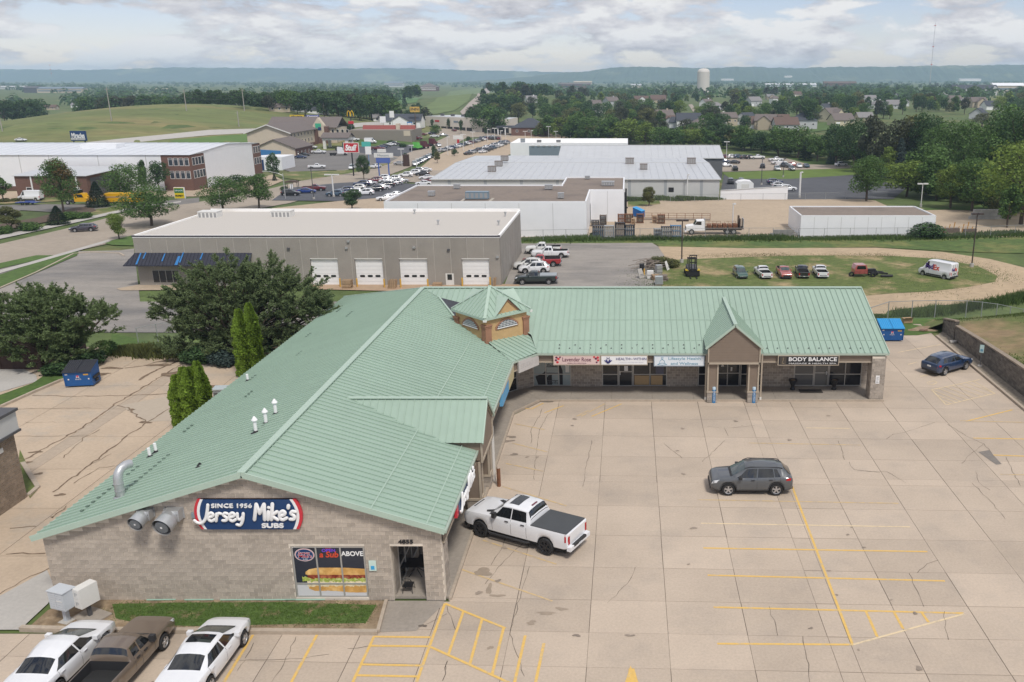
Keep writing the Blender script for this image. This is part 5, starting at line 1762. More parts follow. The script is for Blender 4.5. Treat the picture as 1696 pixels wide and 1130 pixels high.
def car(kind,col,x,y,heading,label,group=None,fine=False,opts=(),name=None,cat=None,z=None,scale=1.0,roll=None):
 """A vehicle whose nose points along heading (radians, from +X)."""
 parts,tyre,rims,wheels=car_meshes(kind,col,fine,tuple(opts))
 nm=name or{'sedan':'parked_car','suv':'parked_suv','wagon':'parked_wagon','minivan':'parked_minivan','van':'delivery_van'}.get(kind,'pickup_truck')
 ct=cat or{'sedan':'car','suv':'car','wagon':'car','minivan':'van','van':'van'}.get(kind,'pickup')
 t=thing(nm,label,ct,(x,y,zt(x,y)+0.06 if z is None else z),heading,group,scale)
 for pn_,me,_ in parts:
  mobj(pn_,me,t)
 for wx_,wy_,wz_,side in wheels:
  w=mobj('wheel',tyre,t)
  w.location=(wx_,wy_,wz_)
  r=mobj('rim',rims[side],w)
 return t
def car_at(kind,col,px,py,heading_deg,label,group=None,fine=False,opts=(),**kw):
 """px, py: the photograph pixel under the vehicle's middle on the ground."""
 p=GT(px,py)
 return car(kind,col,p.x,p.y,math.radians(heading_deg),label,group,fine,opts,z=max(zt(p.x,p.y),-99)+kw.pop('dz',0.07),**kw)
car('pickup','white',-5.27,39.95,math.radians(153),'white crew cab pickup with a charcoal bed cover parked against the walkway', None, True,('tonneau','sunroof','vents','black_rims','black_trim'),z=0.01,scale=(1,1,1.07))
car('suv','grey',6.95,45.55,math.radians(180),'dark grey compact SUV standing alone across the empty bays', None, True,('wipers',),z=0.01)
car('wagon','blue',25.7,66.9,math.radians(34),'dark blue estate car parked nose to the retaining wall', None, True,('wipers',),z=0.01)
car('sedan','white',-22.35,29.5,math.radians(88),'white sedan with a plain roof beside the taupe pickup','cars parked nose to the lawn', True,('wipers',),z=0.01)
car('old_pickup','taupe',-19.9,29.35,math.radians(88),'old taupe extended cab pickup with an empty black bed','cars parked nose to the lawn', True,('wipers',),z=0.01)
car('sedan','white',-16.75,29.7,math.radians(88.5),'white sedan with a black sunroof beside the open bay','cars parked nose to the lawn', True,('sunroof','wipers'),z=0.01)
for kind,col,px,py,h,lab,op in [('ext_pickup','dark green',888,470,183,'dark green pickup with a grey bed cover nose to the concrete building',('lid',)),('suv','white',885,452,184,'white SUV between the dark green pickup and another white SUV',()),('suv','pearl white',876,446,184,'white SUV mostly hidden behind a second white SUV',()),('ext_pickup','red',897,441,184,'red pickup between white vehicles beside the concrete building',()),('ext_pickup','white',911,427,184,'white extended cab pickup next to the red pickup',()),('ext_pickup','pearl white',900,420,184,'white pickup farthest along the concrete building end wall',())]:
 car_at(kind,col,px,py,h,lab,'vehicles parked at the end of the grey building', True,op)
for kind,col,px,py,h,lab,op in [('minivan','green',1226,459,-84,'dark green minivan facing the plaza on the grass',()),('ext_pickup','white',1263,458,96,'white pickup showing its tailgate beside the green minivan',()),('ext_pickup','faded red',1298,458,-90,'faded red pickup facing the plaza on the grass',()),('ext_pickup','black',1328,457,86,'black pickup with an open bed between red and white pickups',()),('ext_pickup','white',1358,457,88,'white pickup with a black bed beside the black pickup',())]:
 car_at(kind,col,px,py,h,lab,'derelict vehicles on the grass island', True,op,dz=0.02,scale=0.86)
WMET=mat('white metal cladding',(0.78,0.79,0.81),0.5,var=0.03,vscale=0.5,pos=True)
GMET=mat('pale grey metal roof',(0.55,0.565,0.58),0.4,metal=0.2,var=0.05,vscale=0.3,pos=True)
GWALL=mat('light grey metal wall',(0.50,0.505,0.50),0.6,var=0.04,vscale=0.5,pos=True)
SLATE=mat('slate blue wall',(0.18,0.225,0.265),0.6)
DWALL=mat('dark grey wall',(0.12,0.125,0.135),0.6)
GRAVR=mat('gravel roof',(0.22,0.18,0.15),0.95,var=0.12,vscale=1.5,alt=(0.15,0.125,0.11),altpos=(0.5,0.7),altscale=0.12,pos=True)
WROOF=mat('white membrane roof',(0.87,0.86,0.84),0.7,var=0.05,vscale=0.6,alt=(0.60,0.55,0.47),altpos=(0.60,0.85),altscale=0.10,pos=True)
PANELC=mat('aggregate concrete panel',(0.30,0.275,0.245),0.95,var=0.12,vscale=8,rnd=0.05,var2=0.10,vscale2=0.4)
SEAMC=mat('pale panel joint',(0.50,0.47,0.43),0.9)
BRICK=mat('brown brick',(0.155,0.085,0.065),0.9,var=0.15,vscale=3,pos=True)
CREAMW=mat('cream render',(0.55,0.475,0.375),0.9,var=0.05,vscale=0.5,pos=True)
SHING=mat('grey brown shingles',(0.155,0.13,0.12),0.9,var=0.15,vscale=2,pos=True)
SHING_D=mat('dark slate shingles',(0.062,0.068,0.082),0.9,var=0.15,vscale=2,pos=True)
SHING_B=mat('brown shingles',(0.13,0.088,0.072),0.9,var=0.15,vscale=2,pos=True)
BLUEP=mat('blue parapet',(0.05,0.19,0.42),0.5)
def bldg(pxl,pxr,ybase,ytop,yback=None,depth=None):
 """Frontal wall from its photograph pixels: X range, Y, ground and eave height, rear Y."""
 g=GT((pxl+pxr)/2,ybase)
 Y=g.y
 zg=min(zt(atY(pxl,ybase,Y)[0],Y),zt(atY(pxr,ybase,Y)[0],Y))-0.1
 x0,x1=atY(pxl,ybase,Y)[0],atY(pxr,ybase,Y)[0]
 z1=atY((pxl+pxr)/2,ytop,Y)[1]
 Yb=Y+depth if depth else G((pxl+pxr)/2,yback,z1).y
 return x0,x1,Y,Yb,zg,z1
def box_part(name,a,b,m,parent):
 mb=MB()
 mb.box(a,b)
 return mb.build(name,m,parent)
def rooftop_unit(label,x,y,z,sx,sy,sz,m=None,group=None):
 t=thing('rooftop_unit',label,'roof unit',(x,y,z),0,group)
 box_part('housing',(-sx/2,-sy/2,0.15),(sx/2,sy/2,sz),m or GALV,t)
 box_part('curb',(-sx/2+.1,-sy/2+.1,0),(sx/2-.1,sy/2-.1,0.15),DGREY,t)
 mb=MB()
 for k in range(5):
  xx=-sx/2+sx*(k+.5)/5
  mb.box((xx-sx*.06,-sy/2-.015,0.3),(xx+sx*.06,-sy/2,sz-.15))
 mb.build('grille',mat('mid grey grille',(0.30,0.30,0.30),.6),t)  # grille bars in one even mid grey, near the housing colour
 box_part('lid',(-sx/2-.05,-sy/2-.05,sz),(sx/2+.05,sy/2+.05,sz+.06),m or GALV,t)
 return t
x0,x1,Y,Yb,zg,z1=bldg(232,831,473,392,350)
gb=thing('industrial_building','long grey concrete panel building with four white dock doors and a white roof','building')
W=x1-x0
npan=22
doors=[(518,563),(591,636.5),(664,710),(767,812)]
dX=[(atY(a,473,Y)[0],atY(b,473,Y)[0]) for a,b in doors]
dz1=atY(660,429,Y)[1]
for k in range(npan):
 a,b=x0+W*k/npan,x0+W*(k+1)/npan
 cuts=[(a,b,zg)]
 for da,db in dX:
  new=[]
  for (p,q,zz) in cuts:
   if zz==dz1 or q<=da or p>=db:
    new.append((p,q,zz))
   else:
    if p<da:
     new.append((p,da,zg))
    new.append((max(p,da),min(q,db),dz1))
    if q>db:
     new.append((db,q,zg))
  cuts=new
 mb=MB()
 for (p,q,zz) in cuts:
  ea,eb=(0.04 if p==a else 0),(0.04 if q==b else 0)
  mb.box((p+ea,Y,zz),(q-eb,Y+.2,z1-.02))
 mb.build('wall_panel',PANELC,gb)
for k in range(9):
 a,b=Y+.2+(Yb-Y-.2)*k/9,Y+.2+(Yb-Y-.2)*(k+1)/9
 box_part('wall_panel',(x1-.2,a+.03,zg),(x1,b-.03,z1-.02),PANELC,gb)
mb=MB()
mb.box((x0+.02,Y+.04,dz1),(x1-.04,Yb,z1-.03))
mb.box((x0+.02,Y+.5,zg),(x1-.04,Yb,dz1))
lastx=x0+.02
for da,db in dX+[(x1-.04,0)]:
 mb.box((lastx,Y+.04,zg),(da,Y+.5,dz1))
 lastx=db
mb.build('core_wall',SEAMC,gb)
mb=MB()
mb.poly([(x0,Y,z1-.25),(x1,Y,z1-.25),(x1,Yb,z1-.25),(x0,Yb,z1-.25)])
mb.build('roof',WROOF,gb)
mb=MB()
for a,b in (((x0,Y+.12,z1),(x1,Y+.12,z1)),((x1-.12,Y,z1),(x1-.12,Yb,z1)),((x0,Yb-.12,z1+.15),(x1,Yb-.12,z1+.15)),((x0+.12,Y,z1),(x0+.12,Yb,z1))):
 mb.bar(a,b,0.3,0.55 if a[1]>Yb-1 else 0.34)
mb.build('parapet',WROOF,gb)
box_part('coping',(x0-.05,Y-.06,z1-.05),(x1+.05,Y-.01,z1+.16),mat('dark coping',(0.06,0.055,0.07),0.6),gb)
for da,db in dX:
 d=empty_part('dock_door',gb)
 n=7
 for k in range(n):
  a,b=zg+.1+(dz1-zg-.1)*k/n,zg+.1+(dz1-zg-.1)*(k+1)/n
  box_part('door_panel',(da+.06,Y+.25,a+.012),(db-.06,Y+.31,b-.012),WHITE,d)
 for k in range(3):
  xx=da+(db-da)*(.22+.28*k)
  zz=zg+(dz1-zg)*.36
  mb=MB()
  pts=[(xx+.36*math.copysign(abs(math.cos(t))**.5,math.cos(t)),Y+.235,zz+.16*math.copysign(abs(math.sin(t))**.5,math.sin(t))) for t in np.linspace(0,2*PI,15)[:-1]]
  mb.prism(pts,(0,.012,0))
  mb.build('door_window',GLASS,d)
 mb=MB()
 mb.box((da,Y-.02,dz1-.03),(db,Y+.3,dz1+.08))
 mb.box((da,Y+.18,zg),(da+.06,Y+.34,dz1))
 mb.box((db-.06,Y+.18,zg),(db,Y+.34,dz1))
 mb.build('door_frame',OFFW,d)
mx0,mx1=atY(739,473,Y)[0],atY(752.5,473,Y)[0]
d=box_part('door',(mx0,Y-.03,zg),(mx1,Y-.005,atY(745,453,Y)[1]),OFFW,gb)
box_part('door_glass',(mx0+.25,Y-.045,zg+.9),(mx1-.25,Y-.031,zg+1.7),GLASS,d)
xw0,xw1=atY(255,470,Y)[0],atY(300,470,Y)[0]
w=box_part('window',(xw0,Y-.04,zg+.5),(xw1,Y-.01,zg+2.3),ALU,gb)
for k in range(4):
 a=xw0+.06+(xw1-xw0-.1)*k/4
 box_part('pane',(a,Y-.05,zg+.56),(a+(xw1-xw0)/4-.1,Y-.041,zg+2.24),GLASS,w)
za,zb=atY(225,419,Y)[1],atY(225,440,Y-1.6)[1]
ax1=atY(420,440,Y)[0]
aw=MB()
slope([(x0-1.0,Y-1.6,zb),(ax1,Y-1.6,zb),(ax1,Y,za),(x0,Y,za)],(1,0,0),.5,gb,joined=aw,rib=.06)
aw.bar((x0-1.0,Y-1.6,zb-.05),(ax1,Y-1.6,zb-.05),.06,.12)
awn=aw.build('awning',mat('near-black awning',(0.028,0.03,0.045),0.5),gb)
for a,b,t0,t1 in ((1.2,1.45,.05,.95),(1.9,2.1,.5,1.0),(4.6,4.8,.3,.9),(6.6,7.0,.0,.7),(7.1,7.3,.2,1),(9.8,10.0,.45,.95)):
 mb=MB()
 q= lambda x,t:(x0-.5+x,Y-1.6+1.6*t-.02,zb+(za-zb)*t+.08)
 mb.poly([q(a,t0),q(b,t0),q(b+.05,t1),q(a+.1,t1)])
 mb.build('tarpaulin',mat('blue tarpaulin',(0.03,0.17,0.42),0.5),awn)
for i,(px,py) in enumerate([(577,400),(574,411),(478,412),(743,414),(686,410),(824,426)]):
 mb=MB()
 X,Z=atY(px,py,Y)
 mb.box((X-.18,Y-.2,Z-.12),(X+.18,Y-.002,Z+.14))
 mb.build('wall_lamp',DGREY if i in (2,3) else GALV,gb)
for k,(px,py,w_,h_) in enumerate([(349,362,1.9,1.0),(469,361,2.0,1.0)]):
 p=G(px,py,z1-.25)
 rooftop_unit(['pale roof unit near the awning end of the white roof','pale roof unit with a louvred side midway along the white roof'][k],p.x,p.y,z1-.25,3.0,2.0,1.15,OFFW,'units on the white roof')
for k,(px,py) in enumerate([(687,357),(726,375),(837,361),(826,376)]):
 p=G(px,py,z1-.25)
 mb=MB()
 mb.cyl((p.x,p.y,z1-.25),(p.x,p.y,z1+.5),.12,n=10)
 mb.cyl((p.x,p.y,z1+.5),(p.x,p.y,z1+.72),.22,.22,n=10)
 mb.build('roof_vent',GALV,gb)
bl=[(564,476),(592,476),(637,477),(664,477),(709,477),(766,475),(812,474)]
for i,(px,py) in enumerate(bl):
 p=GT(px,py)
 t=thing('bollard',f'yellow steel bollard at a dock door, {ordinal(i)} from the pine tree end','bollard',(p.x,p.y,p.z+.06),0,'bollards beside the dock doors')
 mb=MB()
 mb.cyl((0,0,0),(0,0,1.15),.11,n=12)
 mb.build('post',YBOLL,t)
 mb=MB()
 mb.lathe([(.11,1.15),(.085,1.2),(.0,1.23)],'z',12)
 mb.build('cap',YBOLL,t)
def pallet_mesh():
 mb=MB()
 for k in range(7):
  mb.box((-.6,-.5+k*.155,.115),(.6,-.5+k*.155+.09,.138))
 for k in range(3):
  mb.box((-.6,-.5+k*.455,.022),(.6,-.5+k*.455+.09,.115))
  mb.box((-.6,-.5+k*.455,0),(.6,-.5+k*.455+.09,.022))
 return mb.mesh('pallet',WOOD)
PAL=pallet_mesh()
def pallet_pile(px,py,n,lab,upright=False,m=None,dz=0.0,grp='pallets',jit=.05,rz=0.0):
 p=GT(px,py)
 R=random.Random(px)
 for k in range(n):
  o=mobj('pallet',PAL)
  if m is not None:
   o.material_slots[0].link='OBJECT'
   o.material_slots[0].material=m
  if upright:
   o.location=(p.x+R.uniform(-.05,.05)+k*.17,p.y,p.z+.65+dz)
   o.rotation_euler=(0,PI/2+.1,R.uniform(-.05,.05)+rz)
  else:
   o.location=(p.x+R.uniform(-jit,jit),p.y+R.uniform(-jit,jit),p.z+.08+dz+k*.142)
   o.rotation_euler=(0,0,R.uniform(-.06,.06)+rz)
  tag(o,f'{lab}, {ordinal(k)} {"along" if upright else "from the ground"}','pallet',grp)
pallet_pile(576,478,8,'wooden pallet in the tidy stack between the first two dock doors',grp='stacked dock pallets')
pallet_pile(645,478,6,'wooden pallet leaning on edge between the middle dock doors', True,grp='leaning dock pallets')
pallet_pile(725,474,3,'wooden pallet in the low stack beside the small entry door',grp='low dock pallets')
pallet_pile(818,474,2,'wooden pallet on edge past the last dock door', True,grp='end dock pallets')
x0,x1,Y,Yb,zg,z1=bldg(640,972,393,336,308)
xr=atY(1034,370,G(1000,316,z1).y)[0]
Yn=G(1000,316,z1).y
Yb2=G(985,295,z1).y
xn=G(930,308,z1).x
wb=thing('white_building','white flat-roofed building with a notched gravel roof behind the weeds','building')
mb=MB()
mb.box((x0,Y,zg),(x1,Yb,z1))
mb.box((x1-2,Yn,zg),(xr,Yb-.01,z1-.001))
mb.box((xn,Yb-.1,zg),(xr,Yb2,z1-.002))
mb.build('wall',WMET,wb)
mb=MB()
mb.poly([(x0+.3,Y+.3,z1+.006),(x1-.3,Y+.3,z1+.006),(x1-.3,Yn+.3,z1+.006),(xr-.3,Yn+.3,z1+.006),(xr-.3,Yb2-.3,z1+.006),(xn+.3,Yb2-.3,z1+.006),(xn+.3,Yb-.3,z1+.006),(x0+.3,Yb-.3,z1+.006)])
mb.build('roof',GRAVR,wb)
mb=MB()
for a,b in (((x0,Y+.15),(x1,Y+.15)),((x1-.15,Y),(x1-.15,Yn+.15)),((x1,Yn+.15),(xr,Yn+.15)),((xr-.15,Yn),(xr-.15,Yb2)),((xn,Yb2-.15),(xr,Yb2-.15)),((xn+.15,Yb),(xn+.15,Yb2)),((x0,Yb-.15),(xn,Yb-.15)),((x0+.15,Y),(x0+.15,Yb))):
 mb.bar((*a,z1+.12),(*b,z1+.12),.28,.26)
mb.build('parapet',WMET,wb)
mb=MB()
for k in range(1,6):
 xx=x0+(x1-x0)*k/6
 mb.box((xx-.04,Y-.03,zg),(xx+.04,Y-.002,z1-.1))
mb.box(((x1+xr)/2-.04,Yn-.03,zg),((x1+xr)/2+.04,Yn-.002,z1-.1))
mb.build('panel_joint',GWALL,wb)
box_part('corner_door',(x1-.005,Yn-3.2,zg),(x1+.03,Yn-.6,zg+4.0),DGREY,wb)
mb=MB()
mb.cyl((xr+.35,Yn+.4,zg),(xr+.35,Yn+.4,z1+.4),.16,n=8)
mb.cyl((xr+.2,Yn+1.6,zg),(xr+.2,Yn+1.6,z1-.5),.2,n=8)
mb.box((xr,Yn+.3,z1-2.2),(xr+.7,Yn+.7,z1-1.9))
mb.box((xr,Yn+.3,z1-3.6),(xr+.7,Yn+.7,z1-3.3))
mb.build('service_pipe',BLACK,wb)
for k,(px,py,sx,sz,m,lab) in enumerate([(791,330,4.2,1.35,mat('blue grey unit',(0.20,0.27,0.33),0.5),'large blue grey roof unit on pale skids on the gravel roof'),(715,325,1.2,.9, None,'small roof unit nearest the sloping end of the gravel roof'),(757,313,1.2,.9, None,'small roof unit at the rear parapet of the gravel roof'),(909,314,1.5,.9, None,'wide capped roof unit beside the notch in the gravel roof'),(929,329,1.1,1.0, None,'square roof unit near the front corner of the gravel roof'),(973,297,1.1,.7, None,'grey capped vent on the rear edge of the gravel roof'),(1007,308,2.6,.9, None,'long grey roof unit close to the dark pipes')]):
 p=G(px,py,z1)
 rooftop_unit(lab,p.x,p.y,z1+.01,sx,min(sx,1.6),sz,m,'units on the gravel roof')
p=G(791,331,z1)
for s in (-2.6,2.6):
 mb=MB()
 mb.box((p.x+s-.25,p.y-2.4,z1+.008),(p.x+s+.25,p.y+2.0,z1+.05))
 mb.build('roof_skid',mat('pale skid',(0.42,0.38,0.32),0.8),wb)
def metal_building(name,label,pxl,pxr,ybase,yeave,pxrb,yridge,wallm,roofm,pitch=1.6,stripes=0,slope_z=None,joined=True):
 """Single pitched or half-gabled metal building: front eave and the ridge behind it."""
 x0,x1,Y,_,zg,z1=bldg(pxl,pxr,ybase,yeave,depth=1)
 best= None
 for k in range(10,900):
  yy=Y+k*.2
  X,Z=atY(pxrb,yridge,yy)
  if X>=x1-0.001 if x1<0 else X>=x1:
   best=(yy,Z)
   break
 if best is None:
  best=(Y+20,z1+2)
 Yr,Zr=best
 t=thing(name,label,'building')
 mb=MB()
 mb.prism([(x1,Y,zg),(x1,2*Yr-Y,zg),(x1,2*Yr-Y,z1),(x1,Yr,Zr),(x1,Y,z1)],(x0-x1,0,0))
 mb.build('wall',wallm,t)
 rf=empty_part('roof',t)
 slope([(x0-.3,Y-.3,z1+.02),(x1+.3,Y-.3,z1+.02),(x1+.3,Yr,Zr+.06),(x0-.3,Yr,Zr+.06)],(1,0,0),pitch,rf,m=roofm,rib=.10)
 mb=MB()
 slope([(x0-.3,2*Yr-Y,z1+.02),(x1+.3,2*Yr-Y,z1+.02),(x1+.3,Yr,Zr+.06),(x0-.3,Yr,Zr+.06)],(1,0,0),8,rf,joined=mb)
 mb.build('rear_slope',roofm,rf)
 mb=MB()
 mb.bar((x0-.3,Y-.34,z1-.05),(x1+.3,Y-.34,z1-.05),.12,.22)
 for s in (x0-.32,x1+.32):
  mb.bar((s,Y-.3,z1-.05),(s,Yr,Zr),.1,.25)
 mb.bar((x0-.3,Yr,Zr+.1),(x1+.3,Yr,Zr+.1),.4,.08)
 mb.build('roof_trim',GWALL,t)
 if stripes:
  mb=MB()
  for k in range(stripes):
   xx=x0+(x1-x0)*(k+.5)/stripes
   mb.box((xx-.35,Y-.02,zg),(xx+.35,Y-.003,z1-.1))
  mb.build('wall_band',mat('blue grey band',(0.33,0.35,0.37),0.6),t)
 return t,x0,x1,Y,Yr,zg,z1,Zr
t,x0,x1,Y,Yr,zg,z1,Zr=metal_building('metal_warehouse','long pale metal warehouse with a ribbed roof and three roof units near its end',716,1191,329,297,1172,270,GWALL,GMET,1.9,8)
mb=MB()
mb.box((x1-12.5,Y-.06,zg+1.7),(x1-11.2,Y-.01,zg+2.8))
w=mb.build('wall_vent',BLACK,t)
for k,(px,py,lab) in enumerate([(815,285,'brown roof unit nearest the front eave, west part of the ribbed roof'),(826,276,'brown roof unit in the middle of the sloping row of three'),(836,267,'brown roof unit nearest the ridge in the sloping row of three'),(1043,272,'large hooded grey roof unit midway along the ridge'),(1066,281,'small brown roof unit just below the large hooded one'),(1145,272,'hooded grey roof unit close to the gable end')]):
 for q in range(60):
  yy=Y+(Yr-Y)*q/59
  X,Z=atY(px,py,yy)
  if Z<=z1+(Zr-z1)*q/59:
   break
 rooftop_unit(lab,X,yy,Z,2.4 if k in (3,5) else 2.0,1.6,1.7 if k in (3,5) else 1.5,mat('brown grey unit',(0.22,0.19,0.17),0.6),'units on the ribbed roof')
metal_building('metal_shed','dark walled shed with a pale grey pitched roof behind the ribbed roof',927,1196,296,262,1190,241,DWALL,GMET,2.2)
x0,x1,Y,Yb,zg,z1=bldg(846,1040,268,237,depth=26)
t=thing('showroom','white flat-roofed showroom with a slate blue side wall','building')
xm=x0+(x1-x0)*.16
box_part('wall',(x0,Y,zg),(x1,Yb,z1),WMET,t)
box_part('side_panel',(xm,Y-.06,zg),(x1-.4,Y-.01,z1-1.1),SLATE,t)
box_part('roof',(x0+.4,Y+.4,z1+.01),(x1-.4,Yb-.4,z1+.04),WROOF,t)
mb=MB()
for k in range(18):
 a=xm+1+k*2.1
 if a<x1-2:
  mb.box((a,Y-.35,z1-1.2),(a+1.1,Y-.02,z1-.85))
mb.build('canopy_bracket',GWALL,t)
for k,(px,lab) in enumerate([(866,'blue grey unit at the showroom corner'),(893,'dark paired unit on the showroom roof'),(925,'dark pipe cluster on the showroom roof')]):
 X,_=atY(px,235,Y+3)
 rooftop_unit(lab,X,Y+3,z1+.04,1.6,1.4,1.3 if k==0 else .8,SLATE if k==0 else DGREY,'units on the showroom roof')
x0,x1,Y,Yb,zg,z1=bldg(1325,1547,393,359,343)
t=thing('storage_block','low white storage block with a gravel roof beside the loop road','building')
box_part('wall',(x0,Y,zg),(x1,Yb,z1),WMET,t)
box_part('roof',(x0+.3,Y+.3,z1+.006),(x1-.3,Yb-.3,z1+.02),GRAVR,t)
mb=MB()
for a,b in (((x0,Y+.12),(x1,Y+.12)),((x0,Yb-.12),(x1,Yb-.12)),((x0+.12,Y),(x0+.12,Yb)),((x1-.12,Y),(x1-.12,Yb))):
 mb.bar((*a,z1+.08),(*b,z1+.08),.26,.24)
mb.build('parapet',WMET,t)
mb=MB()
for k in range(1,10):
 xx=x0+(x1-x0)*k/10
 mb.box((xx-.03,Y-.02,zg),(xx+.03,Y-.002,z1-.1))
mb.build('panel_joint',GWALL,t)
p,q=GT(1193,331),GT(1301,329)
t=thing('screen_wall','long white screen wall with a sloping top along the tan yard','wall')
mb=MB()
mb.prism([(p.x,p.y,p.z),(q.x,p.y,p.z),(q.x,p.y,atY(1301,309,p.y)[1]),(p.x,p.y,atY(1193,316,p.y)[1])],(0,.4,0))
mb.build('wall',WMET,t)
mb=MB()
mb.bar((p.x,p.y+.2,atY(1193,316,p.y)[1]+.05),(q.x,p.y+.2,atY(1301,309,p.y)[1]+.05),.6,.12)
mb.build('coping',GWALL,t)
p=GT(1234,318)
t=thing('storage_shed','small white barrel-roofed shed behind the sloping screen wall','shed',(p.x,p.y,p.z))
mb=MB()
mb.prism([(-2.2,0,0),(2.2,0,0),(2.2,0,2.2),(1.6,0,2.7),(0,0,2.9),(-1.6,0,2.7),(-2.2,0,2.2)],(0,4,0))
mb.build('shell',WHITE,t)
mb=MB()
mb.box((-1.0,-.03,0),(1.0,-.005,2.0))
mb.build('door',OFFW,t)
x0,x1,Y,Yb,zg,z1=bldg(-260,322,316,257,depth=46)
wh=thing('white_warehouse','big white warehouse with brick window corner beside the bus yard','building')
xb0=atY(272,300,Y)[0]
mb=MB()
mb.prism([(x0,Y,z1),(x0,Yb,z1),(x0,(Y+Yb)/2,z1+1.3)],(x1-x0,0,0))
mb.box((x0,Y,zg),(xb0-.01,Yb,z1))
mb.box((xb0-.01,Y+8,zg),(x1-.02,Yb-6,z1))
mb.build('wall',WMET,wh)
rf=empty_part('roof',wh)
for s in (0,1):
 ya=Y-.3 if s==0 else Yb+.3
 slope([(x0,ya,z1+.03),(x1+.2,ya,z1+.03),(x1+.2,(Y+Yb)/2,z1+1.38),(x0,(Y+Yb)/2,z1+1.38)],(1,0,0),3.2,rf,m=mat('pale blue grey roof',(0.62,0.645,0.68),0.45,var=0.04,vscale=.3,pos=True),rib=.08)
bc=MB()
bc.box((xb0,Y-.02,zg),(x1,Y+8,z1-.1))
bco=bc.build('brick_corner',BRICK,wh)
KIDS.setdefault(bco.name,[])
box_part('brick_corner',(x1-4,Yb-6,zg),(x1,Yb,z1-.1),BRICK,wh)
wz=[(zg+(z1-zg)*.34,zg+(z1-zg)*.56),(zg+(z1-zg)*.70,zg+(z1-zg)*.92)]
for za,zb in wz:
 for k in range(4):
  a=xb0+(x1-xb0)*(.24+.185*k)
  w=box_part('window',(a,Y-.06,za),(a+(x1-xb0)*.155,Y-.025,zb),SIGNW,wh)
  box_part('pane',(a+.1,Y-.075,za+.1),(a+(x1-xb0)*.155-.1,Y-.061,zb-.5),GLASS_B,w)
  box_part('transom',(a+.1,Y-.075,zb-.42),(a+(x1-xb0)*.155-.1,Y-.061,zb-.08),GLASS,w)
 for k in range(4):
  a=Y+1.0+k*1.7
  w=box_part('window',(x1+.005,a,za),(x1+.04,a+1.5,zb),SIGNW,wh)
  box_part('pane',(x1+.041,a+.1,za+.1),(x1+.055,a+1.4,zb-.1),GLASS_B,w)
 for k in range(3):
  a=Yb-5.5+k*1.8
  w=box_part('window',(x1+.005,a,za),(x1+.04,a+1.5,zb),SIGNW,wh)
  box_part('pane',(x1+.041,a+.1,za+.1),(x1+.055,a+1.4,zb-.1),GLASS_B,w)
mb=MB()
for px in (35,84,165,244):
 X=atY(px,280,Y)[0]
 box_part('wall_joint',(X-.08,Y-.05,zg),(X+.08,Y-.01,z1),GWALL,wh)
box_part('plinth',(x0,Y-.06,zg),(atY(30,310,Y)[0],Y-.01,zg+1.3),BRICK,wh)
mb=MB()
p=G(165,247,z1+.6)
mb.box((p.x-5,p.y-.5,z1),(p.x+5,p.y+4,z1+2.0))
mb.build('roof_hatch',WMET,wh)
x0,x1,Y,Yb,zg,z1=bldg(30,148,327,292,depth=14)
t=thing('brick_annex','low brown brick annex with a pale metal roof in front of the white warehouse','building')
box_part('wall',(x0,Y,zg),(x1,Yb,z1),BRICK,t)
mb=MB()
mb.prism([(x0-.3,Y-.4,z1+.02),(x1+.3,Y-.4,z1+.02),(x1+3.5,Yb,z1+1.0),(x0-.3,Yb,z1+1.0)],(0,0,.12))
mb.build('roof',GMET,t)
mb=MB()
for f in (.23,.86):
 xx=x0+(x1-x0)*f
 mb.box((xx-.14,Y-.2,zg),(xx+.14,Y-.01,z1))
mb.build('downspout',WHITE,t)
for f in (.14,.80):
 xx=x0+(x1-x0)*f
 w=box_part('window',(xx,Y-.06,zg+.9),(xx+1.5,Y-.01,zg+2.6),SIGNW,t)
 box_part('pane',(xx+.12,Y-.08,zg+1.0),(xx+1.38,Y-.061,zg+2.5),GLASS,w)
box_part('garage_opening',(x1+.005,Y+1.5,zg),(x1+.05,Yb-1.0,z1-.6),DGREY,t)
ht=thing('hotel','cream three-storey hotel with grey gabled roofs and a brick base','building')
Yh=GT(483,254).y
zg=zt(atY(483,254,Yh)[0],Yh)-.2
hx0,hx1=atY(412,250,Yh)[0],atY(482,250,Yh)[0]
ze=atY(480,220,Yh)[1]
zrid=atY(446,207,Yh)[1]
Yh2=Yh+52
mid=(hx0+hx1)/2
mb=MB()
mb.prism([(hx0,Yh,zg),(hx1,Yh,zg),(hx1,Yh,ze),(mid,Yh,zrid),(hx0,Yh,ze)],(0,Yh2-Yh,0))
mb.build('wall',CREAMW,ht)
h3=(ze-zg)/3
mb=MB()
mb.box((hx1+.01,Yh-.1,zg),(hx1+.15,Yh+30,zg+h3))
mb.box((hx1-5,Yh+30,zg),(hx1+.8,Yh+38,ze-.2))
mb.build('brick_base',BRICK,ht)
mb=MB()
for s,xa in ((-1,hx0-.9),(1,hx1+.9)):
 k_=(zrid-ze)/(mid-hx0)
 mb.prism([(xa,Yh-.8,ze-k_*.9),(mid,Yh-.8,zrid),(mid,Yh-.8,zrid+.25),(xa,Yh-.8,ze-k_*.9+.25)],(0,Yh2-Yh+1,0))
hr=mb.build('roof',SHING,ht)
mb=MB()
for s,xa in ((-1,hx0-.95),(1,hx1+.95)):
 mb.bar((xa,Yh-.85,ze-k_*.9),(mid,Yh-.85,zrid),.15,.4)
mb.build('roof_trim',OFFW,ht)
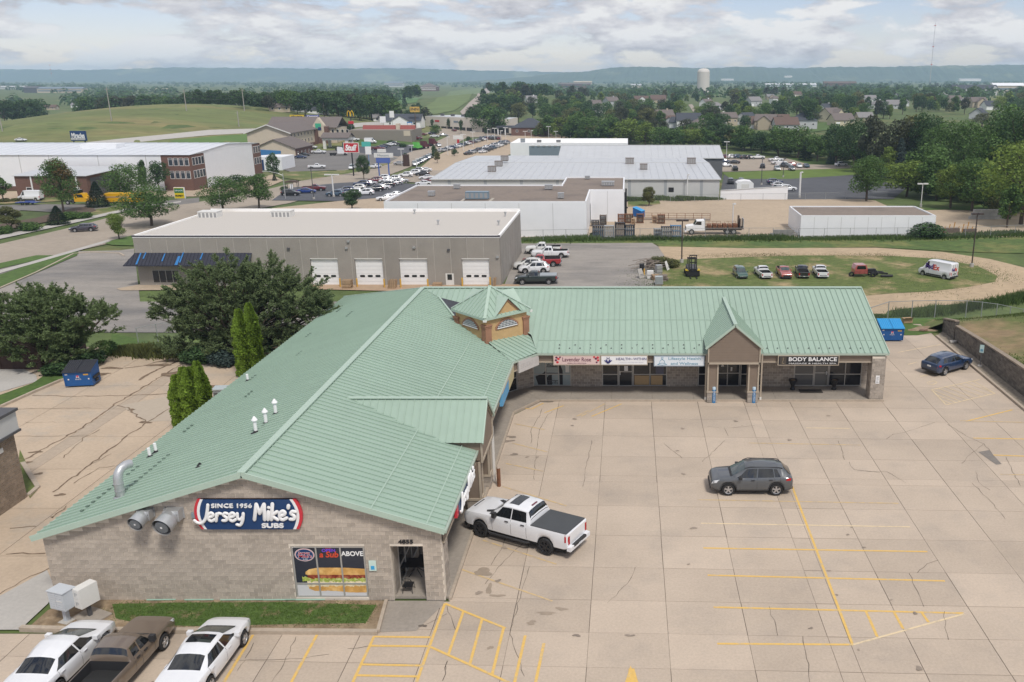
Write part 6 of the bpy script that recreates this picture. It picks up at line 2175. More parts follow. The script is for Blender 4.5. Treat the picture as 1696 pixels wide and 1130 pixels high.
def hotel_window(x,y,z,w=1.2,h=1.5,axis='x+',parent=None):
 if axis=='x+':
  f=box_part('window',(x,y,z),(x+.05,y+w,z+h),OFFW,parent or ht)
  box_part('pane',(x+.051,y+.12,z+.12),(x+.065,y+w-.12,z+h-.12),GLASS,f)
 else:
  f=box_part('window',(x,y-.05,z),(x+w,y,z+h),OFFW,parent or ht)
  box_part('pane',(x+.12,y-.065,z+.12),(x+w-.12,y-.051,z+h-.12),GLASS,f)
for fl in range(3):
 for k in range(7):
  hotel_window(hx1+(.16 if fl==0 else .01),Yh+1.5+k*4.0,zg+h3*fl+.8)
Ya=Yh+36
bx0,bx1=atY(446,230,Ya)[0],atY(558,230,Ya)[0]
zt2=atY(500,211,Ya)[1]
mb=MB()
mb.box((bx0,Ya,zg),(bx1,Ya+16,zt2-.3))
mb.build('wall',CREAMW,ht)
zr2=atY(495,194.5,Ya+8)[1]
mb=MB()
mb.prism([(bx0-.8,Ya-.8,zt2-.3),(bx1+.8,Ya-.8,zt2-.3),(bx1+.8,Ya+8,zr2),(bx0-.8,Ya+8,zr2)],(0,0,.3))
mb.prism([(bx0-.8,Ya+16.8,zt2-.3),(bx1+.8,Ya+16.8,zt2-.3),(bx1+.8,Ya+8,zr2),(bx0-.8,Ya+8,zr2)],(0,0,.3))
mb.build('roof',SHING,ht)
ex0,ex1=atY(520,230,Ya-3)[0],atY(538,230,Ya-3)[0]
ez,ep=atY(530,208,Ya-3)[1],atY(529,195,Ya-3)[1]
box_part('entrance_tower',(ex0-1.5,Ya-2.9,zg),(ex1+1.5,Ya,ez-.5),BRICK,ht)
mb=MB()
mb.prism([(ex0,Ya-3,ez-5),(ex1,Ya-3,ez-5),(ex1,Ya-3,ez),((ex0+ex1)/2,Ya-3,ep),(ex0,Ya-3,ez)],(0,3,0))
mb.build('entrance_gable',CREAMW,ht)
ec=(ex0+ex1)/2
mb=MB()
mb.box((ec-1.3,Ya-3.15,ez-2.2),(ec-.2,Ya-3.02,ez+.9))
mb.box((ec-.2,Ya-3.15,ez-.6),(ec+1.3,Ya-3.02,ez+.9))
mb.build('emblem',mat('hotel green',(0.05,0.38,0.22),0.5),ht)
mb=MB()
mb.box((ec-.1,Ya-3.2,ez-2.1),(ec+1.3,Ya-3.02,ez-.8))
mb.build('emblem_panel',NAVY,ht)
for fl in (1,2):
 for k in range(4):
  hotel_window(ex1+2.4+k*2.2,Ya,zg+h3*fl+.8,1.2,1.5,'y')
cx0,cx1=atY(534,240,Yh+16)[0],atY(577,240,Yh+16)[0]
zc=atY(550,229,Yh+16)[1]
zcr=atY(550,220.5,Yh+20)[1]
mb=MB()
mb.box((cx0,Yh+16,zc-.9),(cx1,Yh+24,zc))
mb.build('canopy_beam',OFFW,ht)
mb=MB()
mb.prism([(cx0-.6,Yh+15.4,zc),(cx1+.6,Yh+15.4,zc),(cx1+.6,Yh+20,zcr),(cx0-.6,Yh+20,zcr)],(0,0,.25))
mb.prism([(cx0-.6,Yh+24.6,zc),(cx1+.6,Yh+24.6,zc),(cx1+.6,Yh+20,zcr),(cx0-.6,Yh+20,zcr)],(0,0,.25))
mb.build('canopy_roof',SHING,ht)
mb=MB()
mb.prism([(cx1,Yh+16,zc),(cx1,Yh+24,zc),(cx1,Yh+20,zcr-.1)],(-.3,0,0))
mb.build('canopy_gable',CREAMW,ht)
for xx in (cx0+.8,cx1-.8):
 for yy in (Yh+16.6,Yh+23.4):
  box_part('canopy_column',(xx-.6,yy-.5,zg),(xx+.6,yy+.5,zc-.9),OFFW,ht)
ax0,ax1=atY(419,262,Yh-22)[0],atY(462,262,Yh-22)[0]
za_,zar=atY(470,246,Yh-20)[1],atY(447,229.5,Yh-12)[1]
mb=MB()
mb.prism([(ax0,Yh-20,zg),(ax1+6,Yh-20,zg),(ax1+6,Yh-20,za_),((ax0+ax1+6)/2,Yh-20,zar),(ax0,Yh-20,za_)],(0,19.5,0))
mb.build('annex_wall',CREAMW,ht)
mb=MB()
for s,xa in ((-1,ax0-.6),(1,ax1+6.6)):
 c_=(ax0+ax1+6)/2
 mb.prism([(xa,Yh-20.6,za_-.2),(c_,Yh-20.6,zar),(c_,Yh-20.6,zar+.25),(xa,Yh-20.6,za_+.05)],(0,20.6,0))
mb.build('annex_roof',SHING,ht)
box_part('annex_base',(ax1+6.0,Yh-19.9,zg),(ax1+6.1,Yh-.2,za_-.3),BRICK,ht)
for k in range(4):
 hotel_window(ax1+6.11,Yh-18+k*4.2,zg+.8)
x0,x1,Y,Yb,zg,z1=bldg(418,468,282,248,depth=12)
t=thing('service_shop','white workshop with a blue sloping parapet beside the brick warehouse corner','building')
box_part('wall',(x0,Y,zg),(x1,Yb,z1-2.6),WMET,t)
mb=MB()
mb.prism([(x0,Y-.1,z1-2.2),(x1,Y-.1,z1-1.4),(x1,Y-.1,z1-.4),(x0,Y-.1,z1+.2)],(0,.5,0))
mb.build('parapet',BLUEP,t)
mb=MB()
mb.box((x0+1.4,Y-.12,zg),(x0+4.2,Y-.01,zg+3.6))
mb.build('doorway',NAVY,t)
x0,x1,Y,Yb,zg,z1=bldg(577,682,233,216,depth=22)
t=thing('restaurant','taupe flat-roofed restaurant with a dull red mansard beyond the car lot','building')
box_part('wall',(x0,Y,zg),(x1,Yb,z1),mat('taupe wall',(0.24,0.215,0.185),0.9,var=.05,vscale=.4,pos=True),t)
rx0=x0+(x1-x0)*.16
zq=atY(620,208,Y+10)[1]
mb=MB()
for a,b in ((rx0,x0+(x1-x0)*.70),(x0+(x1-x0)*.76,x1)):
 mb.prism([(a,Y+8,z1),(b,Y+8,z1),(b,Y+9.2,zq),(a,Y+9.2,zq)],(0,.4,0))
mb.build('mansard',mat('dull red mansard',(0.26,0.065,0.055),0.7,var=.1,vscale=2),t)
mb=MB()
mb.box((rx0,Y+9.3,z1),(x1,Y+9.6,zq+.25))
mb.build('parapet',mat('salmon parapet',(0.42,0.2,0.16),0.7),t)
box_part('parapet_block',(x0+(x1-x0)*.70,Y+7.5,z1),(x0+(x1-x0)*.76,Y+9.8,zq+1.0),CREAMW,t)
box_part('side_panel',(x0+(x1-x0)*.88,Y-.08,z1-2.6),(x1-.5,Y-.01,z1-.2),CREAMW,t)
def house(label,x,y,w,d,h,rh,wallm,roofm,rz=0.0,group=None,hip=False,chimney=False,garage=False,name='house',cat='house',z=None,nwin=3,wing=False):
 t=thing(name,label,cat,(x,y,zt(x,y)-.3 if z is None else z),rz,group)
 H=h+.3
 mb=MB()
 if hip:
  mb.box((-w/2,-d/2,0),(w/2,d/2,H))
 else:
  mb.prism([(-w/2,-d/2,0),(-w/2,d/2,0),(-w/2,d/2,H),(-w/2,0,H+rh),(-w/2,-d/2,H)],(w,0,0))
 mb.build('wall',wallm,t)
 mb=MB()
 o=.5
 k=rh/(d/2)
 if hip:
  r=max(.0,w/2-d/2)
  a=[(-w/2-o,-d/2-o,H),(w/2+o,-d/2-o,H),(w/2+o,d/2+o,H),(-w/2-o,d/2+o,H)]
  e,f=(-r-.1,0,H+rh),(r+.1,0,H+rh)
  mb.add(a+[e,f],[(0,1,5,4),(1,2,5),(2,3,4,5),(3,0,4),(3,2,1,0)])
 else:
  for s in (-1,1):
   mb.prism([(-w/2-o,s*(d/2+o),H-k*o),(w/2+o,s*(d/2+o),H-k*o),(w/2+o,0,H+rh),(-w/2-o,0,H+rh)],(0,0,.2))
 rf=mb.build('roof',roofm,t)
 if chimney:
  box_part('chimney',(w*.18,-.6,H+rh*.3),(w*.18+1.0,.5,H+rh+1.0),wallm,rf)
 for k in range(nwin):
  xx=-w/2+w*(k+.5)/nwin-.6
  if garage and k==0:
   box_part('garage_door',(xx-.9,-d/2-.06,.3),(xx+1.9,-d/2-.01,2.6),WHITE,t)
   continue
  f=box_part('window',(xx,-d/2-.05,H*.5),(xx+1.2,-d/2-.01,H*.5+1.2),SIGNW,t)
  box_part('pane',(xx+.12,-d/2-.07,H*.5+.12),(xx+1.08,-d/2-.051,H*.5+1.08),GLASS,f)
 f=box_part('window',(w/2+.01,-.6,H*.55),(w/2+.05,.6,H*.55+1.2),SIGNW,t)
 if wing:
  mb=MB()
  q=d*.42
  mb.prism([(-q,-d/2-q,0),(q,-d/2-q,0),(q,-d/2-q,H),(0,-d/2-q,H+rh*.85),(-q,-d/2-q,H)],(0,q+.1,0))
  mb.build('front_wing',wallm,t)
  mb=MB()
  for s in (-1,1):
   mb.prism([(s*(q+.4),-d/2-q-.4,H-.3),(0,-d/2-q-.4,H+rh*.85),(0,-d/2-q-.4,H+rh*.85+.2),(s*(q+.4),-d/2-q-.4,H-.1)],(0,q+2.2,0))
  mb.build('wing_roof',roofm,t)
 return t
p=GT(671,211)
house('white gabled shop with a dark roof behind the red mansard',p.x,p.y,20,12,3.8,3.4,WHITE,SHING_D,0, None,name='shop_building',cat='building',wing=True)
a,b,c=GT(705,209),GT(790,219),GT(843,221)
t=thing('retail_strip','long pale shopping strip with dark storefronts beside the street','building')
pts=[a,b,c]
zb0=min(p.z for p in pts)-.4
for p,q,ht_ in ((a,b,8.6),(b,c,8.0)):
 u=(q-p)
 u.z=0
 L=u.length
 u.normalize()
 n=Vector((-u.y,u.x,0))
 mb=MB()
 mb.prism([(p.x,p.y,zb0),(q.x,q.y,zb0),(q.x,q.y,zb0+ht_),(p.x,p.y,zb0+ht_)],n*24)
 w=mb.build('wall',mat('pale tan strip wall',(0.62,0.57,0.50),0.85,var=.04,vscale=.3,pos=True),t)
 mb=MB()
 P=[p+n*.5,q+n*.5,q+n*23.5,p+n*23.5]
 mb.poly([(v.x,v.y,zb0+ht_+.02) for v in P])
 mb.build('roof',GMET,t)
 k=0
 while 3+k*5.4<L-4:
  s=p+u*(3+k*5.4)-n*.06
  e=s+u*4.4
  mb=MB()
  mb.prism([(s.x,s.y,zb0+.5),(e.x,e.y,zb0+.5),(e.x,e.y,zb0+3.2),(s.x,s.y,zb0+3.2)],n*.05)
  mb.build('shop_window',GLASS,t)
  if k%3==1:
   s2=s-n*.03+u*.3
   lettering(["OPEN","SALON","CAFE"][k%2],(s2.x+u.x*2.2,s2.y+u.y*2.2,zb0+5.0),u,FZ,4.4,.9,RED if k%2 else NAVY,t,.05) if False else None
   mb=MB()
   s2,e2=s-n*.04+u*.2,s-n*.04+u*4.0
   mb.prism([(s2.x,s2.y,zb0+5.6),(e2.x,e2.y,zb0+5.6),(e2.x,e2.y,zb0+6.6),(s2.x,s2.y,zb0+6.6)],n*.05)
   mb.build('fascia_sign',RED if k%2 else SLATE,t)
  k+=1
 for k in range(int(L/9)):
  s=p+u*(5+k*9)+n*9
  box_part('roof_unit',(s.x-1,s.y-1,zb0+ht_),(s.x+1,s.y+1,zb0+ht_+1.2),DGREY,t)
p=GT(879,224)
house('dark hip-roofed bank with a drive-through canopy',p.x,p.y,19,17,4.4,4.6,BRICK,SHING_D,0, None,hip=True,name='bank_building',cat='building')
mb=MB()
mb.prism([(-18,-5,4.4),(-9,-5,4.4),(-9,5,4.4),(-18,5,4.4)],(0,0,.8))
bk=bpy.data.objects['bank_building']
mb.build('canopy',SHING_D,bk)
for xx in (-17.4,-13.5):
 box_part('canopy_column',(xx,-4.5,.3),(xx+.5,-4.0,4.4),WHITE,bk)
p=GT(711,151)
house('square office pavilion with a dark hipped roof up the hill road',p.x,p.y,42,40,10,9,BRICK,SHING,0, None,hip=True,name='office_pavilion',cat='building',nwin=8)
mb=MB()
for z in (3.2,7.2):
 mb.box((-21.1,-20.15,z),(21.1,-20.02,z+1.5))
mb.build('window_band',OFFW,bpy.data.objects['office_pavilion'])
for i,(a,b,y,h,m,rm,lab) in enumerate([(40,62,154,10,DGREY,DGREY,'dark grey end of the distant factory behind the dark trees'),(62,137,154,9,CREAMW,SLATE,'long pale distant factory with a blue window band'),(0,40,148,5,GWALL,GWALL,'low pale distant shed past the factory'),(255,275,152,5,CREAMW,CREAMW,'small tan distant shed among the trees'),(637,668,144,8,GWALL,SLATE,'grey distant offices behind the pavilion'),(925,978,146,8,BRICK,SHING,'long brick distant school roof above the wood'),(933,960,154,8,CREAMW,SHING,'tan distant block in front of the brick school'),(950,980,139,4,CREAMW,CREAMW,'pale strip of a building behind the brick school'),(1045,1062,146,6,CREAMW,GMET,'pale distant hall near the mown hillside field'),(1268,1352,144,5,WMET,WMET,'very long white distant hall on the plain'),(1365,1418,146,10,BRICK,SHING_B,'reddish distant school with a stepped roof'),(1645,1696,153,14,CREAMW,WMET,'white-roofed distant works beside the dark apartments'),(1590,1625,134,3,WMET,WMET,'white distant sheds at the foot of the ridge'),(1195,1215,133,2,WMET,WMET,'white speck of farm sheds below the ridge, by the water tower'),(1300,1312,128,2,WMET,WMET,'small white farmhouse on the wooded ridge')]):
 g=GT((a+b)/2,y)
 D=min(g.y,3200)
 xa,xb=atY(a,y,D)[0],atY(b,y,D)[0]
 zb=atY((a+b)/2,y,D)[1] if D<g.y else g.z
 hh=h*D/FPX*1.02
 t=thing('distant_building',lab,'building',(0,0,0))
 box_part('wall',(xa,D,zb-1),(xb,D+20,zb+hh*.7),m,t)
 mb=MB()
 mb.prism([(xa-1,D-1,zb+hh*.7),(xb+1,D-1,zb+hh*.7),(xb+1,D+10,zb+hh),(xa-1,D+10,zb+hh)],(0,10,0))
 mb.build('roof',rm,t)
 if i in (1,4,9,11):
  box_part('window_band',(xa+2,D-.3,zb+hh*.25),(xb-2,D-.05,zb+hh*.45),SLATE,t)
p=GT(1615,158)
t=thing('apartment_building','dark grey gabled apartment building on the estate edge','building',(p.x,p.y,p.z-.5))
box_part('wall',(-34,0,0),(34,18,10),DWALL,t)
mb=MB()
mb.prism([(-35,-1,10),(-35,19,10),(-35,9,16)],(70,0,0))
mb.build('roof',SHING_D,t)
for k in range(5):
 x=-30+k*15
 mb=MB()
 mb.prism([(x-3.4,-1.6,0),(x+3.4,-1.6,0),(x+3.4,-1.6,10),(x,-1.6,14),(x-3.4,-1.6,10)],(0,6,0))
 g_=mb.build('gable_bay',DWALL if k%2 else GWALL,t)
 for z in (1.5,4.5,7.5):
  box_part('window',(x-1,-1.75,z),(x+1,-1.62,z+1.6),OFFW,g_)
g=Vector((atY(1165,137,1700)[0],1700,0))
z0,z1=atY(1165,137,1700)[1],atY(1165,114,1700)[1]
r=(1175-1156)/2*1700/FPX*1.03
t=thing('water_tower','pale stone-coloured standpipe water tower with a domed top','water tower',(g.x,g.y,zt(g.x,g.y)))
zz0=zt(g.x,g.y)
mb=MB()
mb.cyl((0,0,0),(0,0,z1-zz0-r*.5),r,n=28)
mb.build('tank',mat('stone coloured tank',(0.60,0.56,0.51),0.7),t,smooth=40)
mb=MB()
mb.lathe([(r*1.0,z1-zz0-r*.5),(r*.92,z1-zz0-r*.25),(r*.7,z1-zz0-r*.06),(r*.35,z1-zz0+r*.03),(0,z1-zz0+r*.06)],'z',28)
mb.build('dome',mat('stone coloured tank', None),t,smooth=50)
for lab,px,y0,y1,D in (('thin radio mast above the far ridge',1540,137,38,1450),('short mast on the western horizon',86,128,107,2600)):
 X,za=atY(px,y0,D)
 zb_=atY(px,y1,D)[1]
 t=thing('radio_mast',lab,'mast',(X,D,za))
 mb=MB()
 mb.cyl((0,0,0),(0,0,(zb_-za)),.4,.25,n=6)
 mb.build('lattice_pole',mat('pale mast steel',(0.5,0.5,0.52),0.6),t)
 mb=MB()
 for f in (.3,.6,.95):
  mb.box((-1.0,-1,(zb_-za)*f),(1,1,(zb_-za)*f+1))
 mb.build('bracket',RED,t)
wallc=[WHITE,CREAMW,OFFW,mat('pale grey siding',(0.46,0.47,0.48),0.8),mat('tan siding',(0.45,0.38,0.28),0.8),mat('pale yellow siding',(0.56,0.50,0.36),0.8)]
wn_=['white','cream','off-white','pale grey','tan','pale yellow']
rfc=[SHING,SHING_D,SHING_B,mat('weathered grey shingles',(0.22,0.21,0.21),0.9,var=.1,vscale=2,pos=True)]
rn_=['grey brown','dark slate','brown','weathered grey']
HS=[(1098,204,16,4,0,.3),(1115,210,14,3,2,-.4),(1125,212,13,3,1,-.5),(1140,213,18,0,1,0),(1160,216,15,4,0,.4),(1192,203,13,2,0,0),(1205,208,13,4,0,.3),(1236,206,17,0,1,.9),(1252,213,16,4,2,.2),(1268,214,15,4,0,-.3),(1170,176,15,0,0,.8),(1185,182,14,3,3,.2),(1248,176,16,3,3,.5),(1062,171,20,0,2,.1),(1090,170,22,4,2,0),(1012,176,18,3,0,.7),(985,178,15,4,0,.2),(1287,210,17,1,2,.1),(1330,214,18,3,1,0),(1300,216,17,3,2,.1),(1368,186,14,0,1,.6),(1375,201,16,5,0,.7),(1392,208,17,5,0,.3),(1430,203,13,4,3,.2),(1440,172,15,0,3,.2),(1452,180,15,0,3,.4),(1480,180,17,3,3,0),(1490,165,14,0,1,.3),(1500,176,10,0,3,1.2),(1545,160,15,4,3,.1),(1560,165,14,0,3,.5),(1580,170,17,4,0,.2),(1600,174,18,1,3,.4),(1618,178,17,4,0,.1),(1640,182,17,0,1,.2),(1620,197,17,3,1,1.0),(1530,158,14,0,0,.8),(1275,165,12,4,3,.3),(1320,160,16,1,2,.1),(1283,172,12,0,0,.5),(880,170,14,0,3,.4),(990,187,9,0,3,.6),(850,178,12,3,3,.2)]
HL=near_labels([(h[0],h[1],f'{wn_[h[3]]} house, {rn_[h[4]]}') for h in HS],MARKS,'roof')
for i,(px,py,w,wc,rc_,rz) in enumerate(HS):
 p=GT(px,py)
 house(HL[i],p.x,p.y,w*.8,w*.58,3.6 if i%3 else 5.2,w*.22,wallc[wc],rfc[rc_],rz,'houses of the estate',hip=(i%7==4),chimney=(i%5==0),garage=(i%2==0),wing=(i%4==1))
p=GT(1360,196)
mb=MB()
mb.prism([(p.x-4,p.y,p.z+3.2),(p.x+4,p.y,p.z+3.2),(p.x+4,p.y+5,p.z+5),(p.x-4,p.y+5,p.z+5)],(0,0,.3))
tag(mb.build('roof_tarpaulin',mat('blue cover sheet',(0.09,0.22,0.5),0.5)),'bright blue sheet roof behind the pale yellow house','tarpaulin')
for i,(px,py,w,wc,rc_,rz) in enumerate([(45,184,14,0,3,.2),(84,182,13,4,2,.1),(132,178,14,0,3,0),(295,167,13,0,3,.2),(322,167,15,3,3,0),(463,185,11,4,0,.4),(505,186,13,3,3,0),(527,189,12,0,1,.4),(636,202,12,0,3,.3),(655,205,12,4,1,.2)]):
 p=GT(px,py)
 house(f'{wn_[wc]} house with {rn_[rc_]} roof, {ordinal(i)} behind the field hill from its western end',p.x,p.y,w,w*.6,2.6,w*.16,wallc[wc],rfc[rc_],rz,'houses behind the field hill')
nb=thing('brick_outbuilding','tan block building with a pale parapet beside the drainage channel','building')
box_part('wall',(-48,31,0),(-33.75,44.5,4.0),MORTAR,nb)
courses('side_wall',(-33.72,31,0),(0,1,0),(1,0,0),13.55,4.0,m=mat('tan block',(0.25,0.195,0.145),0.95,var=.15,vscale=4,isl=.15,bump=.8,bscale=15),parent=nb)
box_part('parapet',(-48,30.9,4.05),(-33.5,44.75,5.1),mat('pale grey parapet',(0.50,0.50,0.49),0.7,var=.05,vscale=2),nb)
mb=MB()
mb.box((-48,30.8,5.1),(-33.4,44.85,5.25))
mb.box((-48,30.85,3.92),(-33.42,44.8,4.05))
mb.build('coping',DGREY,nb)
box_part('wall_notice',(-33.69,42.9,3.2),(-33.66,43.5,3.45),OFFW,nb)
t=thing('shed','dark brown shed with a weathered flat roof under the big pine','shed',(0,0,0))
p=G(-20,612)
box_part('wall',(p.x-8,p.y,0),(p.x+4.4,p.y+6,2.6),mat('dark brown boards',(0.05,0.028,0.022),0.8,var=.2,vscale=2),t)
box_part('roof',(p.x-8.2,p.y-.3,2.6),(p.x+4.6,p.y+6.2,2.75),mat('weathered felt',(0.28,0.25,0.25),0.9,var=.2,vscale=1),t)
mb=MB()
for k in range(12):
 mb.box((p.x-7.9+k,p.y-.03,0.1),(p.x-7.9+k+.06,p.y-.005,2.5))
mb.build('board_batten',mat('dark brown boards', None),t)
def leafmat(name,col,isl=0.48,rnd=0.12,trans=0.38):
 """Leaf surface that also lets light through."""
 m=mat(name,col,0.7,spec=0.25,isl=isl,rnd=rnd)
 N,L=m.node_tree.nodes,m.node_tree.links
 b=N['Principled BSDF']
 src=b.inputs['Base Color'].links[0].from_socket
 tr=N.new('ShaderNodeBsdfTranslucent')
 L.new(src,tr.inputs['Color'])
 mx=N.new('ShaderNodeMixShader')
 mx.inputs[0].default_value=trans
 L.new(b.outputs[0],mx.inputs[1])
 L.new(tr.outputs[0],mx.inputs[2])
 L.new(mx.outputs[0],N['Material Output'].inputs['Surface'])
 return m
BARK=mat('grey brown bark',(0.095,0.072,0.055),0.95,var=.3,vscale=4)
LEAF={'dark':leafmat('dark green leaves',(0.061,0.114,0.042)),'mid':leafmat('mid green leaves',(0.095,0.168,0.046)),'light':leafmat('light green leaves',(0.173,0.241,0.051)),'olive':leafmat('olive leaves',(0.146,0.155,0.060)),'grey':leafmat('grey green leaves',(0.075,0.085,0.05)),'blue':leafmat('blue green needles',(0.058,0.088,0.078)),'rust':leafmat('rusty red leaves',(0.20,0.065,0.035)),'gold':leafmat('golden brown leaves',(0.15,0.10,0.035)),'spruce':leafmat('dark spruce needles',(0.026,0.048,0.024)),'pine':leafmat('pine needles',(0.150,0.205,0.085),0.4,0.0),'pine2':leafmat('cool pine needles',(0.155,0.205,0.092),0.4,0.0),'thuja':leafmat('arborvitae sprays',(0.165,0.255,0.030),0.45,.05)}
def quads_at(C,Nrm,size,R,aspect=1.0,jitter=0.5):
 """Leaf quads at points C facing roughly along Nrm."""
 n=len(C)
 N_=Nrm+R.normal(0,jitter,(n,3))
 N_/=np.linalg.norm(N_,axis=1,keepdims=True)+1e-9
 A=np.cross(N_,R.normal(0,1,(n,3)))
 A/=np.linalg.norm(A,axis=1,keepdims=True)+1e-9
 B=np.cross(N_,A)
 s=(size*R.uniform(.6,1.4,n))[:, None]
 A,B=A*s,B*s*aspect
 return np.stack([C-A-B*.3,C-B,C+A+B*.3,C+B],axis=1)
def crown_quads(n,lobes,size,seed,hollow=.55,flat_=1.0):
 R=np.random.default_rng(seed)
 w=np.array([l[3]*l[4]*l[5] for l in lobes])**.7
 k=R.choice(len(lobes),n,p=w/w.sum())
 L=np.array(lobes)[k]
 d=R.normal(0,1,(n,3))
 d/=np.linalg.norm(d,axis=1,keepdims=True)
 r=hollow+(1-hollow)*R.uniform(0,1,n)**.6
 r*=1+.12*R.normal(0,1,n)*.7
 C=L[:,:3]+d*L[:,3:6]*r[:, None]
 nr=d/L[:,3:6]
 nr[:,2]+=.25
 nr/=np.linalg.norm(nr,axis=1,keepdims=True)
 return quads_at(C,nr,size,R,.8,.55)
def limb_mesh(h,spread,seed,r0=.16,n=5,top=.75):
 R=random.Random(seed)
 mb=MB()
 mb.tube([(0,0,-.3),(.03,0,h*.25),(R.uniform(-.1,.1),R.uniform(-.1,.1),h*.5),(R.uniform(-.2,.2),R.uniform(-.2,.2),h*top)],[r0,r0*.8,r0*.55,r0*.2],7)
 for k in range(n):
  a=2*PI*k/n+R.uniform(-.4,.4)
  z=h*R.uniform(.22,.42)
  q=spread*R.uniform(.5,.8)
  mb.tube([(0,0,z),(math.cos(a)*q*.5,math.sin(a)*q*.5,z+h*.16),(math.cos(a)*q,math.sin(a)*q,z+h*R.uniform(.25,.4))],[r0*.45,r0*.3,r0*.1],5)
 return mb.mesh('trunk',BARK,60)
def lobes_round(seed,rx=1.0,rz=1.0,n=9,z0=.30,z1=1.0):
 """Unit crown (height 1 for the whole tree, half width about .4*rx) of uneven lobes."""
 R=random.Random(seed)
 out=[]
 for k in range(n):
  a=2*PI*k/n*1.618*2
  t=(k+.5)/n
  z=z0+(z1-z0)*(.15+.72*t)
  prof=math.sin(PI*min(.98,.22+.72*t))**.8
  q=.26*rx*prof*R.uniform(.5,1.0)
  s=.165*R.uniform(.75,1.25)
  out.append((q*math.cos(a),q*math.sin(a),z,s*rx*.95,s*rx*.95,s*rz*.8))
 return out
VAR=[]
for i in range(9):
 nl=(9,12,8,14,10,7,11,9,13)[i]
 lob=lobes_round(40+i,(1.0,1.15,.85,1.25,.7,1.05,.95,1.3,1.1)[i],1.0,nl,(.22,.18,.25,.12,.16,.2,.14,.2,.1)[i])
 VAR.append(lob)
_crown={}
def crown_mesh(v,leaf,dense):
 key=(v,leaf,dense)
 if key not in _crown:
  n,s={'lo':(900,.032),'mid':(2200,.0215),'hi':(6500,.0125)}[dense]
  _crown[key]=np_quads('crown',crown_quads(n,VAR[v],s,900+v*7+len(leaf)),LEAF[leaf])
 return _crown[key]
_trunk={}
def trunk_mesh(v):
 if v not in _trunk:
  _trunk[v]=limb_mesh(1.0,.33,v,.022,5,.8)
 return _trunk[v]
def conifer_quads(n,seed,w=.26,z0=.06,droop=.35,size=.022):
 R=np.random.default_rng(seed)
 t=R.uniform(0,1,n)**1.25
 z=z0+(1-z0)*t
 tier=.78+.22*np.abs(np.sin(z*34+R.uniform(0,1)))
 rr=w*(1-t)**.85*tier*(.45+.55*R.uniform(0,1,n)**.5)+.012
 a=R.uniform(0,2*PI,n)
 C=np.stack([rr*np.cos(a),rr*np.sin(a),z-rr*droop],1)
 N_=np.stack([np.cos(a)*.6,np.sin(a)*.6,np.full(n,.8)],1)
 return quads_at(C,N_,size,R,.6,.35)
def tree(label,x,y,h,w,v=0,leaf='mid',dense='mid',group=None,name='deciduous_tree',z=None,rz=None,trunk=True):
 t=thing(name,label,'tree',(x,y,zt(x,y)-.1 if z is None else z),rng.uniform(0,6.28) if rz is None else rz,group)
 t.scale=(w,w,h)
 mobj('crown',crown_mesh(v,leaf,dense),t)
 if trunk:
  mobj('trunk',trunk_mesh(v%3),t)
 return t
_con={}
def conifer(label,x,y,h,w,leaf='spruce',dense='mid',group=None,z=None,name='spruce_tree'):
 key=(leaf,dense)
 if key not in _con:
  n,s={'lo':(800,.032),'mid':(2600,.02),'hi':(7000,.013)}[dense]
  tm=MB()
  tm.cyl((0,0,-.05),(0,0,.95),.016,.004,n=7)
  _con[key]=(np_quads('crown',conifer_quads(n,5,size=s),LEAF[leaf]),tm.mesh('trunk',BARK))
 t=thing(name,label,'tree',(x,y,zt(x,y)-.1 if z is None else z),rng.uniform(0,6.28),group)
 t.scale=(w/.52,w/.52,h)
 mobj('crown',_con[key][0],t)
 mobj('trunk',_con[key][1],t)
 return t
def px_h(px,py,ptop):
 g=GT(px,py)
 return g,atY(px,ptop,g.y)[1]-g.z
